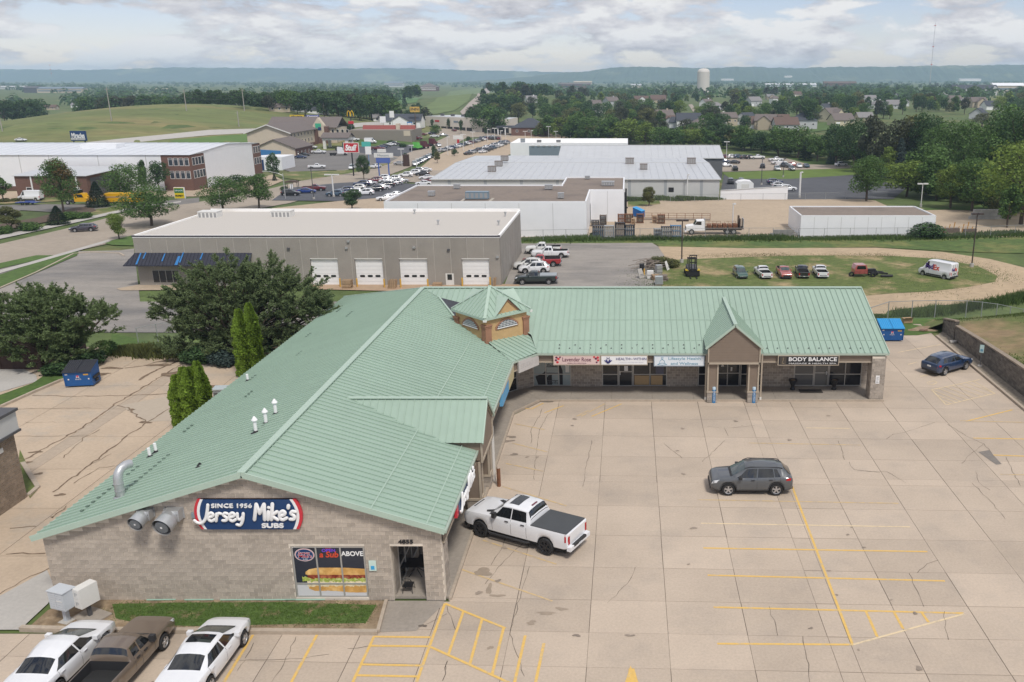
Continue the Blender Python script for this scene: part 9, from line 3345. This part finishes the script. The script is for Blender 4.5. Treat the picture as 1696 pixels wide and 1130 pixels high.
mb.build('cab_panel',mat('scuffed red',(0.25,0.06,0.05),.8,var=.4,vscale=3),t)
mb=MB()
mb.bar((.9,-.5,.7),(4.0,-.9,.55),.18,.22)
mb.bar((.9,.3,.7),(3.6,-.1,.6),.18,.22)
for k in range(4):
 mb.bar((1.3+k*.7,-.6-k*.08,.65),(1.3+k*.7,.25-k*.1,.65),.12,.15)
mb.cyl((2.9,-1.2,.3),(4.6,-1.3,.3),.18,n=8)
mb.box((1.3,-.3,.7),(2.4,.3,1.1))
mb.build('chassis',BLACK,t)
for wx_,wy_ in ((-1.2,-.4),(1.8,-1.0),(1.8,.5),(2.6,.3)):
 mb=MB()
 mb.lathe([(.22,-.13),(.40,-.13),(.40,.13),(.22,.13)],'y',14)
 w=mb.build('wheel',TYRE,t,smooth=40)
 w.location=(wx_,wy_,.4)
for i,(px,py,n,up,m,lab) in enumerate([(1098,466,6, False,WOODG,'weathered pallet in the leaning stack under the lamp post'),(1086,464,5, False,WOOD,'wooden pallet in the pile front beside the cage tank'),(1072,444,5, True,WOODG,'grey pallet thrown on the heap of scrap')]):
 pallet_pile(px,py,n,lab,up,m,0,'pallets of the scrap pile '+['stack','front','heap'][i],.18,.2*i)
R2=random.Random(5)
p0=GT(1078,446)
for i in range(16):
 t=thing('scrap_timber',f'weathered plank of the scrap heap, {ordinal(i)} from the bottom','plank',(p0.x+R2.uniform(-2.4,1.4),p0.y+R2.uniform(-1,1.5),p0.z+.2+i*.07),0,'planks of the scrap heap')
 a=R2.uniform(-.7,.7)
 mb=MB()
 mb.bar((-1.3*math.cos(a),-1.3*math.sin(a),R2.uniform(-.2,.1)),(1.3*math.cos(a),1.3*math.sin(a),R2.uniform(0,.5)),.16,.06)
 mb.build('plank',WOODG,t)
p=GT(1103,472)
p=GT(1104,473)
p=GT(1102,470)
t=thing('cage_tank','pale caged liquid tank at the front of the scrap pile','tank',(GT(1103,472).x-1.0,GT(1103,472).y,GT(1103,472).z+.05),.05)
box_part('bottle',(-.5,-.5,.15),(.5,.5,1.15),mat('cloudy tank plastic',(0.36,0.40,0.40),.4),t)
mb=MB()
for k in range(6):
 for z in (.2,.45,.7,.95,1.17):
  if k==0:
   for a,b in (((-.54,-.54),(.54,-.54)),((.54,-.54),(.54,.54)),((-.54,.54),(.54,.54)),((-.54,-.54),(-.54,.54))):
    mb.bar((*a,z),(*b,z),.025,.025)
 s=-.54+k*.216
 mb.bar((s,-.54,.15),(s,-.54,1.17),.022,.022)
 mb.bar((.54,s,.15),(.54,s,1.17),.022,.022)
mb.build('cage',GALV,t)
box_part('pallet_base',(-.55,-.55,0),(.55,.55,.14),WOODG,t)
for i,(px,py,dx,m,lab) in enumerate([(1063,452,0,BLACK,'black open drum at the edge of the scrap pile'),(1067,456,0,YBOLL,'yellow bollard stub beside the black drum')]):
 p=GT(px,py)
 t=thing('drum',lab,'drum',(p.x,p.y,p.z+.05),0)
 mb=MB()
 r,h=((.36,1.3),(.1,.9))[i]
 mb.cyl((0,0,0),(0,0,h),r,n=14)
 mb.build('shell',m,t)
 mb=MB()
 for z in (.02,h*.4,h*.75,h):
  mb.lathe([(r,z-.02),(r+.02,z),(r,z+.02)],'z',14)
 mb.build('hoop',m,t)
for i,(px,py,m,lab) in enumerate([(1077,462,OFFW,'white tipped appliance on the scrap pile'),(1091,452,GALV,'grey metal cabinet in the scrap pile'),(1061,461,CONC_P,'pale leaning board at the scrap pile front'),(1104,448,OFFW,'white framed panel propped on the pallet stack')]):
 p=GT(px,py)
 t=thing('scrap_board' if i>1 else 'scrap_appliance',lab,'scrap',(p.x,p.y,p.z+.1),.4*i)
 mb=MB()
 if i<2:
  mb.box((-.45,-.35,0),(.45,.35,1.1))
 else:
  mb.prism([(-.5,-.3,0),(.6,-.3,0),(.3,.1,1.3),(-.5,.1,1.3)],(0,.06,0))
 mb.build('panel',m,t)
 mb=MB()
 mb.box((-.47,-.37,.5),(.47,-.352,.56))
 mb.build('trim',DGREY,t)
for i,(px,py,lab) in enumerate([(1100,441,'brush growing through the scrap pile'),(1112,444,'dry bush behind the lamp post'),(1087,440,'small green bush behind the scrap planks')]):
 p=GT(px,py)
 shrub(lab,p.x,p.y,2.6,1.7,'olive','bushes in the scrap pile',1500)
def cage(label,px,py,w,d,h,m,m2,group):
 p=GT(px,py)
 t=thing('steel_rack',label,'rack',(p.x,p.y,p.z+.06),rng.uniform(-.12,.12),group)
 mb=MB()
 for x in (-w/2,w/2):
  for y in (-d/2,d/2):
   mb.bar((x,y,0),(x,y,h),.09,.09)
 mb.build('upright',m,t)
 for z in (.15,h*.5,h*.92):
  box_part('shelf',(-w/2,-d/2,z),(w/2,d/2,z+.07),m,t)
 mb=MB()
 for k in range(5):
  x=-w/2+w*(k+.5)/5
  mb.cyl((x,-d*.25,.22),(x,-d*.25,h*.8),w*.075,n=8)
  mb.cyl((x,d*.2,.22),(x,d*.2,h*.88),w*.075,n=8)
 mb.build('load',m2,t)
for i,(px,py,w,h,m,m2,lab) in enumerate([(986,375,1.5,1.2,DGREY,DGREY,'low dark rack against the white building corner'),(999,373,1.2,2.0,BROWNM,DGREY,'tall dark rack next to the white building corner'),(1029,372,1.3,2.1,RUST,RUST,'rusty tall rack at the corner of the white wall'),(1042,370,1.5,1.9,RUST,BROWNM,'rusty wide rack by the dark pipes'),(1049,373,.7,1.3,WOOD,WOOD,'narrow tan rack before the blue bin'),(1060,370,1.3,1.9,RUST,BROWNM,'rusty rack in front of the blue bin'),(1084,370,.8,1.5,WOOD,RUST,'slim tan rack standing alone'),(1095,371,1.4,1.9,RUST,BROWNM,'rusty rack standing by the long rail'),(991,394,2.0,2.3,DGREY,mat('dull blue load',(0.07,0.10,0.14),.6),'blue grey rack nearest the white building behind the weeds'),(1009,394,1.8,2.3,GALV,GALV,'pale grey rack of cylinders behind the weeds'),(1027,393,1.8,2.8,BLACK,DGREY,'black rack, tallest behind the weeds'),(1043,393,1.7,2.3,BLACK,mat('dull blue load', None),'dark blue rack beside the black one behind the weeds'),(1090,394,1.5,1.7,GALV,mat('dull blue load', None),'pale low rack, first of the eastern three behind the weeds'),(1104,394,1.9,2.1,BLACK,GALV,'black rack with a white post behind the weeds'),(1119,393,1.9,2.2,mat('steel blue frame',(0.05,0.16,0.30),.5),GALV,'bright blue rack nearest the lamp post behind the weeds')]):
 cage(lab,px,py,w,1.0,h,m,m2,'steel racks in the tan yard')
p=GT(1058,360)
t=thing('tipped_bin','bright blue bin with open lid beside the rusty racks','bin',(p.x,p.y,p.z+.05),-.5)
mb=MB()
mb.prism([(-1.0,-.8,.3),(1.0,-.8,0),(1.0,-.8,1.3),(-1.0,-.8,2.0)],(0,1.6,0))
mb.build('body',BLUE_B,t)
mb=MB()
mb.prism([(-1.05,-.85,2.02),(1.05,-.85,1.32),(1.05,.85,1.32),(-1.05,.85,2.02)],(0,0,.06))
mb.build('lid',BLUE_L,t)
t=thing('guard_rail','long rusty pipe railing across the tan yard','railing',(0,0,0))
a,b=GT(1066,365),GT(1176,366)
for k in range(9):
 q=a.lerp(b,k/8)
 mb=MB()
 mb.cyl((q.x,q.y,q.z-.1),(q.x,q.y,q.z+1.5),.05,n=6)
 mb.build('post',RUST,t)
for z in (.6,1.05,1.5):
 mb=MB()
 mb.bar((a.x,a.y,a.z+z),(b.x,b.y,b.z+z),.06,.06)
 mb.build('rail',RUST,t)
mb=MB()
mb.bar((a.x,a.y,a.z+.2),(b.x,b.y,b.z+.2),.5,.4)
mb.build('timber_base',WOODG,t)
t=thing('block_wall','low grey concrete block stack beside the storage block','wall',(0,0,0))
p=GT(1293,392)
for r in range(2):
 for k in range(4-r):
  x=p.x-1.9+k*1.25+r*.6
  box_part('concrete_block',(x,p.y,p.z+r*.62),(x+1.21,p.y+.6,p.z+r*.62+.58),mat('grey cast block',(0.24,0.235,0.22),.9,var=.15,vscale=2,rnd=.1),t)
t=thing('block_wall','pale concrete block bay under the dark trees','wall',(0,0,0))
p=GT(1634,364)
for r in range(3):
 for k in range(6):
  x=p.x-3.5+k*1.3+r*.4
  box_part('concrete_block',(x,p.y,p.z+r*.7),(x+1.25,p.y+.7,p.z+r*.7+.66),mat('pale cast block',(0.38,0.37,0.35),.9,var=.15,vscale=2,rnd=.1),t)
t=thing('yard_machinery','orange and grey yard machinery behind the fence','machinery',GT(1588,386),.1)
mb=MB()
for k in range(7):
 mb.bar((-3+k*.9,0,.1),(-2.6+k*.9,.3,1.2+.4*(k%3)),.12,.12)
mb.build('boom',mat('machine orange',(0.42,0.20,0.03),.7),t)
mb=MB()
mb.box((-3,-.3,.1),(0,.6,.9))
mb.box((.8,-.2,.1),(3.4,.6,.7))
mb.build('chassis',BROWNM,t)
for px,py,lab,hd,full in ((139,339,'yellow flatbed truck with a high cab beside the dark spruce',0, True),(208,340,'yellow box body truck behind the airy green tree',0, False)):
 p=GT(px,py)
 t=thing('work_truck',lab,'truck',(p.x,p.y,p.z+.1),hd)
 yp=mat('yellow car paint',(0.66,0.36,0.01),.35)
 mb=MB()
 if full:
  mb.prism([(-1.4,-1.1,.7),(2.6,-1.1,.7),(2.6,-1.1,1.35),(1.0,-1.1,1.6),(.5,-1.1,2.5),(-1.3,-1.1,2.6)],(0,2.2,0))
 else:
  mb.box((-4.0,-1.2,.8),(4.5,1.2,2.7))
 mb.build('body',yp,t)
 mb=MB()
 if full:
  mb.prism([(.85,-1.12,1.68),(.5,-1.12,2.38),(-.6,-1.12,2.38),(-.6,-1.12,1.68)],(0,2.24,0))
  mb.box((-1.2,-1.0,2.6),(-.3,1.0,3.3))
 else:
  mb.box((-3.8,-1.23,1.8),(4.3,-1.21,2.05))
 mb.build('side_window' if full else 'side_stripe',CGLASS if full else WOOD,t)
 for wx_ in (1.7,-3.0):
  for s in (-1,1):
   mb=MB()
   mb.lathe([(.25,-.14),(.48,-.14),(.48,.14),(.25,.14)],'y',14)
   w=mb.build('wheel',TYRE,t,smooth=40)
   w.location=(wx_,s,.5)
   mb=MB()
   mb.cyl((0,-.1,0),(0,.15*s,0),.25,n=10)
   mb.build('rim',RIM,w)
 mb=MB()
 mb.box((-4.5,-.5,.6),(2.5,.5,.85))
 mb.build('chassis',BLACK,t)
p=GT(47,340)
t=thing('trailer','small blue two-axle trailer by the driveway verge','trailer',(p.x,p.y,p.z+.1),.02)
box_part('deck',(-2.4,-.9,.5),(2.4,.9,.65),mat('trailer blue',(0.05,0.08,0.25),.5),t)
for s in (-1,1):
 box_part('fender',(-1.2,s*1.0-.15,.62),(1.0,s*1.0+.15,.8),mat('trailer blue', None),t)
 for wx_ in (-.65,.4):
  mb=MB()
  mb.lathe([(.15,-.1),(.34,-.1),(.34,.1),(.15,.1)],'y',12)
  w=mb.build('wheel',TYRE,t)
  w.location=(wx_,s*1.0,.34)
mb=MB()
mb.bar((2.4,0,.55),(3.8,0,.5),.12,.12)
mb.build('tongue',DGREY,t)
for px,py,col,lab in ((690,249,'bright green','bright green road tractor on the street bend'),(702,247,'wine','wine red road tractor behind the bright green one'),(716,242,'wine','wine red road tractor farthest up the street'),(564,258,'white','white road tractor parked in the hotel lot'),(572,250,'green','green and white road tractor beside the white one')):
 p=GT(px,py)
 t=thing('road_tractor',lab,'truck',(p.x,p.y,p.z+.12),math.radians(10 if px<600 else 70))
 mb=MB()
 mb.prism([(-1.0,-1.1,.8),(3.0,-1.1,.8),(3.0,-1.1,1.6),(1.5,-1.1,1.9),(1.1,-1.1,2.8),(.4,-1.1,3.3),(-1.0,-1.1,3.4)],(0,2.2,0))
 mb.build('cab',paint(col),t)
 mb=MB()
 mb.prism([(1.45,-1.0,1.98),(1.45,1.0,1.98),(1.13,.9,2.72),(1.13,-.9,2.72)],(.04,0,.02))
 mb.build('windshield',CGLASS,t)
 mb=MB()
 mb.box((-4.2,-.5,.8),(-1.0,.5,1.05))
 mb.build('frame_rail',BLACK,t)
 for wx_ in (2.0,-2.2,-3.5):
  for s in (-1,1):
   mb=MB()
   mb.lathe([(.25,-.2),(.52,-.2),(.52,.2),(.25,.2)],'y',12)
   w=mb.build('wheel',TYRE,t)
   w.location=(wx_,s*.95,.52)
p=GT(485,318)
t=thing('bus_shelter','small glazed bus shelter with a curved roof at the car lot corner','shelter',(p.x,p.y,p.z+.1))
mb=MB()
for x in (-1.5,0,1.5):
 mb.box((x-.06,-.6,0),(x+.06,-.5,2.4))
 mb.box((x-.06,.5,0),(x+.06,.6,2.4))
mb.build('frame',DGREY,t)
mb=MB()
mb.prism([(-1.7,-.8,2.4),(-1.5,-.8,2.75),(0,-.8,2.95),(1.5,-.8,2.75),(1.7,-.8,2.4)],(0,1.6,0))
mb.build('roof',BROWNM,t)
box_part('notice',(-.4,-.55,.8),(.4,-.52,2.0),SIGNW,t)
def pole_sign(label,px,base,top,bot,wpx,face,text=None,tm=None,poles=1,polem=None,frame=None,sub=None,depth=.5):
 g=GT(px,base)
 z1,z0=atY(px,top,g.y)[1]-g.z,atY(px,bot,g.y)[1]-g.z
 w=wpx*g.y/FPX*1.02
 t=thing('pole_sign',label,'sign',g)
 mb=MB()
 mb.box((-w/2,-depth/2,z0),(w/2,depth/2,z1))
 mb.build('cabinet',frame or face,t)
 mb=MB()
 mb.box((-w/2+w*.03,-depth/2-.03,z0+w*.03),(w/2-w*.03,-depth/2-.002,z1-w*.03))
 mb.build('sign_face',face,t)
 for k in range(poles):
  x=0 if poles==1 else -w*.36+w*.72*k
  mb=MB()
  mb.cyl((x,0,-.3),(x,0,z0),max(.12,w*.045),n=8)
  mb.build('post',polem or DGREY,t)
 if text:
  lettering(text,(0,-depth/2-.05,z0+(z1-z0)*(.55 if sub is None else .66)),FX,FZ,w*.82,(z1-z0)*(.5 if sub is None else .36),tm or SIGNW,t,.04,.03)
 if sub:
  lettering(sub,(0,-depth/2-.05,z0+(z1-z0)*.24),FX,FZ,w*.8,(z1-z0)*.2,tm or SIGNW,t,.04,.01)
 return t,w,z0,z1,g
RED_S=mat('store sign red',(0.45,0.02,0.03),.5)
t,w,z0,z1,g=pole_sign('big red store sign with white lettering above the dark tree',586,292,236.5,253,24,RED_S, None, None,1,BLACK,OFFW)
lettering("Stuff",(0,-.30,(z0+z1)/2),FX,FZ,w*.78,(z1-z0)*.62,SIGNW,t,.06,.05,.2)
t,w,z0,z1,g=pole_sign('blue board with white panels on twin blue posts',637,297,261.5,270,22,mat('faded blue board',(0.09,0.14,0.40),.5), None, None,2,mat('blue post',(0.06,0.13,0.42),.5))
mb=MB()
mb.box((-w*.62,-.35,z1+.1),(w*.75,.25,z1+.1+(z1-z0)*.85))
mb.build('upper_panel',OFFW,t)
lettering("Motors",(w*.05,-.38,z1+.1+(z1-z0)*.42),FX,FZ,w*.8,(z1-z0)*.4,SLATE,t,.04)
box_part('cap_panel',(-w*.35,-.3,z1+(z1-z0)*1.05),(w*.25,.2,z1+(z1-z0)*1.7),OFFW,t)
pole_sign('tall white and blue bank board by the hotel lot',612,275,243,256,9,SIGNW, None, None,1,BLUEP)
pole_sign('teal and blue fuel price board by the hotel lot',609,270,235,243,14,mat('teal board',(0.08,0.42,0.36),.5), None, None,1,DGREY)
pole_sign('white lodging board on a tall pole',636,225,193,203.5,9,SIGNW, None, None,1,GALV)
pole_sign('narrow white board behind the white lodging board',651,218,184,195,7,SIGNW, None, None,1,GALV)
pole_sign('blue board with a white badge before the white gabled shop',680,226,202,211,8,BLUEP,"1",SIGNW,1,GALV)
pole_sign('yellow board with brown lettering beyond the white gabled shop',689,214,177,186,15,mat('board yellow',(0.55,0.36,0.08),.5),"INN",BROWNM,1,BROWNM)
pole_sign('dark brown pylon sign at the lane bend',673.5,276,256,275.5,9,mat('pylon brown',(0.06,0.035,0.028),.5), None, None,1,BROWNM,depth=1.2)
t,w,z0,z1,g=pole_sign('white arched dealership sign on a red stand',759,239,224.5,231,15,OFFW, None, None,1,RED_S)
box_part('red_panel',(-w*.1,-.4,z0-(z1-z0)*1.2),(w*.12,.3,z0),RED_S,t)
t,w,z0,z1,g=pole_sign('navy pole sign with white script above the warehouse roof',136.5,262,217,233.5,25,NAVY,"Miracles",SIGNW,2,BLACK)
mb=MB()
mb.box((-w*.46,-.34,z0+(z1-z0)*.10),(w*.42,-.29,z0+(z1-z0)*.30))
mb.build('lower_panel',OFFW,t)
lettering("CAR SERVICE",(0,-.36,z0+(z1-z0)*.2),FX,FZ,w*.8,(z1-z0)*.13,NAVY,t,.03)
t,w,z0,z1,g=pole_sign('yellow and green property board before the brick corner',299,329,310.5,329,16.5,mat('board bright yellow',(0.70,0.52,0.02),.5), None, None,1,OFFW,SIGNW)
box_part('green_panel',(-w*.45,-.30,z0+(z1-z0)*.52),(w*.45,-.285,z1-.2),mat('board green',(0.01,0.16,0.06),.5),t)
lettering("FARM & HOME",(0,-.31,z0+(z1-z0)*.72),FX,FZ,w*.75,(z1-z0)*.14,SIGNW,t,.03)
lettering("PROPERTY",(0,-.31,z0+(z1-z0)*.26),FX,FZ,w*.8,(z1-z0)*.16,BLACK,t,.03,.03)
for lab,px,wpx,m,txt,tm in (('yellow roadside billboard with black lettering behind the hotel roof',493,22,mat('board yellow bright',(0.62,0.44,0.03),.5),"Affordable",BLACK),('violet blue roadside billboard beside the yellow one',519,20,mat('board violet',(0.10,0.10,0.32),.5),"Dental",SIGNW)):
 pole_sign(lab,px,205,190.5,195.5,wpx,m,txt,tm,2,DGREY)
t=thing('pole_sign','golden double arch restaurant sign on a red base and tall pole','sign',GT(583,222))
g=GT(583,222)
k_=g.y/FPX*1.02
zb,zm=atY(583,203,g.y)[1]-g.z,atY(583,193,g.y)[1]-g.z
mb=MB()
mb.cyl((0,0,-.3),(0,0,zm),.3,n=8)
mb.build('post',DGREY,t)
mb=MB()
mb.box((-4*k_,-.4,zb-2.2*k_),(4*k_,.4,zb+2.2*k_))
mb.build('red_panel',RED,t)
mb=MB()
for s in (-1,1):
 pts=[(s*2.6*k_+2.4*k_*math.cos(a),0,zm+8.5*k_*math.sin(a)*(1 if True else 0)) for a in np.linspace(PI,0,15)]
 mb.tube(pts,.55*k_,8)
mb.build('arch',mat('arch yellow',(0.72,0.45,0.01),.5),t)
box_part('wordmark',(-5*k_,-.4,zm-2.0*k_),(5*k_,.4,zm-.3*k_),BLACK,t)
dpx('hill_road',[(770,196),(762,186),(776,172),(790,160),(798,150),(805,146),(812,146),(806,156),(795,170),(786,184),(784,196)],mat('pale far road',(0.36,0.31,0.27),.9),.5)
dpx('hill_verge',[(690,186),(720,168),(745,152),(780,147),(800,147),(776,168),(752,184),(720,190)],mat('hill verge grass',(0.13,0.175,0.06),.95,var=.2,vscale=.05,pos=True),.4)
dpx('green_field',[(595,168),(640,160),(700,163),(690,170),(640,176),(600,178)],mat('green field',(0.10,0.19,0.06),.95,var=.15,vscale=.03,pos=True),.4)
dpx('tan_lot',[(540,158),(600,152),(690,149),(690,153),(640,159),(570,163)],mat('pale far lot',(0.38,0.33,0.28),.9),.6)
dpx('green_field',[(1010,152),(1036,151),(1036,158),(1008,158)],mat('green field', None),.5)
dpx('green_field',[(1328,208),(1378,203),(1392,214),(1340,220)],LAWN,.3)
dpx('estate_road',[(1140,174),(1146,173),(1155,184),(1148,186)],ROADC,.3)
dpx('weedy_meadow',[(1560,160),(1696,158),(1696,172),(1640,172),(1590,168)],HILLG,.3)
drape('field_hill',[(-420,372),(-420,640),(-90,640),(-95,480),(-110,392),(-180,374)],HILLG,.06)
def ridge(name,D,prof,seed,m,thick=900,rag=4.0):
 R=random.Random(seed)
 v,f=[],[]
 n=420
 xa,xb=-1.05*D,.80*D
 rows=[(0,0),(.25,.45),(.5,.85),(.62,1.0),(1.0,.6)]
 ph=[R.uniform(0,6.3) for _ in range(6)]
 for j,(dy,hz) in enumerate(rows):
  for i in range(n):
   X=xa+(xb-xa)*i/(n-1)
   px=CX+FPX*X/D
   top=atY(px,lerp_pts(px,prof),D+thick*.62)[1]
   z=-10+(top+10)*hz
   if j>=1:
    z+=rag*(.5*math.sin(X*.031+ph[0]+j)+.4*math.sin(X*.09+ph[1]+j*2)+R.uniform(-.6,.6))*(1 if j==3 else 2.0)
   v.append((X,D+thick*dy+(80*math.sin(X*.004+j) if 0<j<4 else 0),z))
 for j in range(len(rows)-1):
  for i in range(n-1):
   a=j*n+i
   f.append((a,a+1,a+n+1,a+n))
 me=bpy.data.meshes.new(name)
 me.from_pydata(v,[],f)
 me.materials.append(m)
 return tag(mobj(name,me),kind='structure')
RIDGE=mat('wooded ridge',(0.055,0.085,0.038),.95,var=.3,vscale=.012,alt=(0.16,0.18,0.08),altpos=(.56,.64),altscale=.0016,pos=True)
ridge('hills',8300,[(-900,116),(0,115),(120,116),(280,112),(450,113),(520,114),(660,113),(760,116),(850,118),(960,120),(1100,122),(1800,124)],1,RIDGE)
ridge('hills',6200,[(-900,140),(700,140),(830,131),(920,121),(970,118),(1010,112),(1060,110.5),(1120,112),(1180,113),(1250,110.5),(1330,113),(1400,111),(1500,111),(1560,109),(1640,108.5),(1696,107),(1900,106)],2,RIDGE)
hz=MB()
hz.box((-9600,-260,-16),(8200,9400,135))
hzo=hz.build('haze',mat('haze placeholder',(1,1,1)))
hm=bpy.data.materials.new('pale haze')
hm.use_nodes= True
hm.node_tree.nodes.clear()
pv=hm.node_tree.nodes.new('ShaderNodeVolumePrincipled')
pv.inputs['Color'].default_value=(0.56,0.76,1.0,1)
pv.inputs['Density'].default_value=0.000125
pv.inputs['Anisotropy'].default_value=0.0
om=hm.node_tree.nodes.new('ShaderNodeOutputMaterial')
hm.node_tree.links.new(pv.outputs[0],om.inputs['Volume'])
hzo.data.materials.clear()
hzo.data.materials.append(hm)
tag(hzo,kind='stuff')
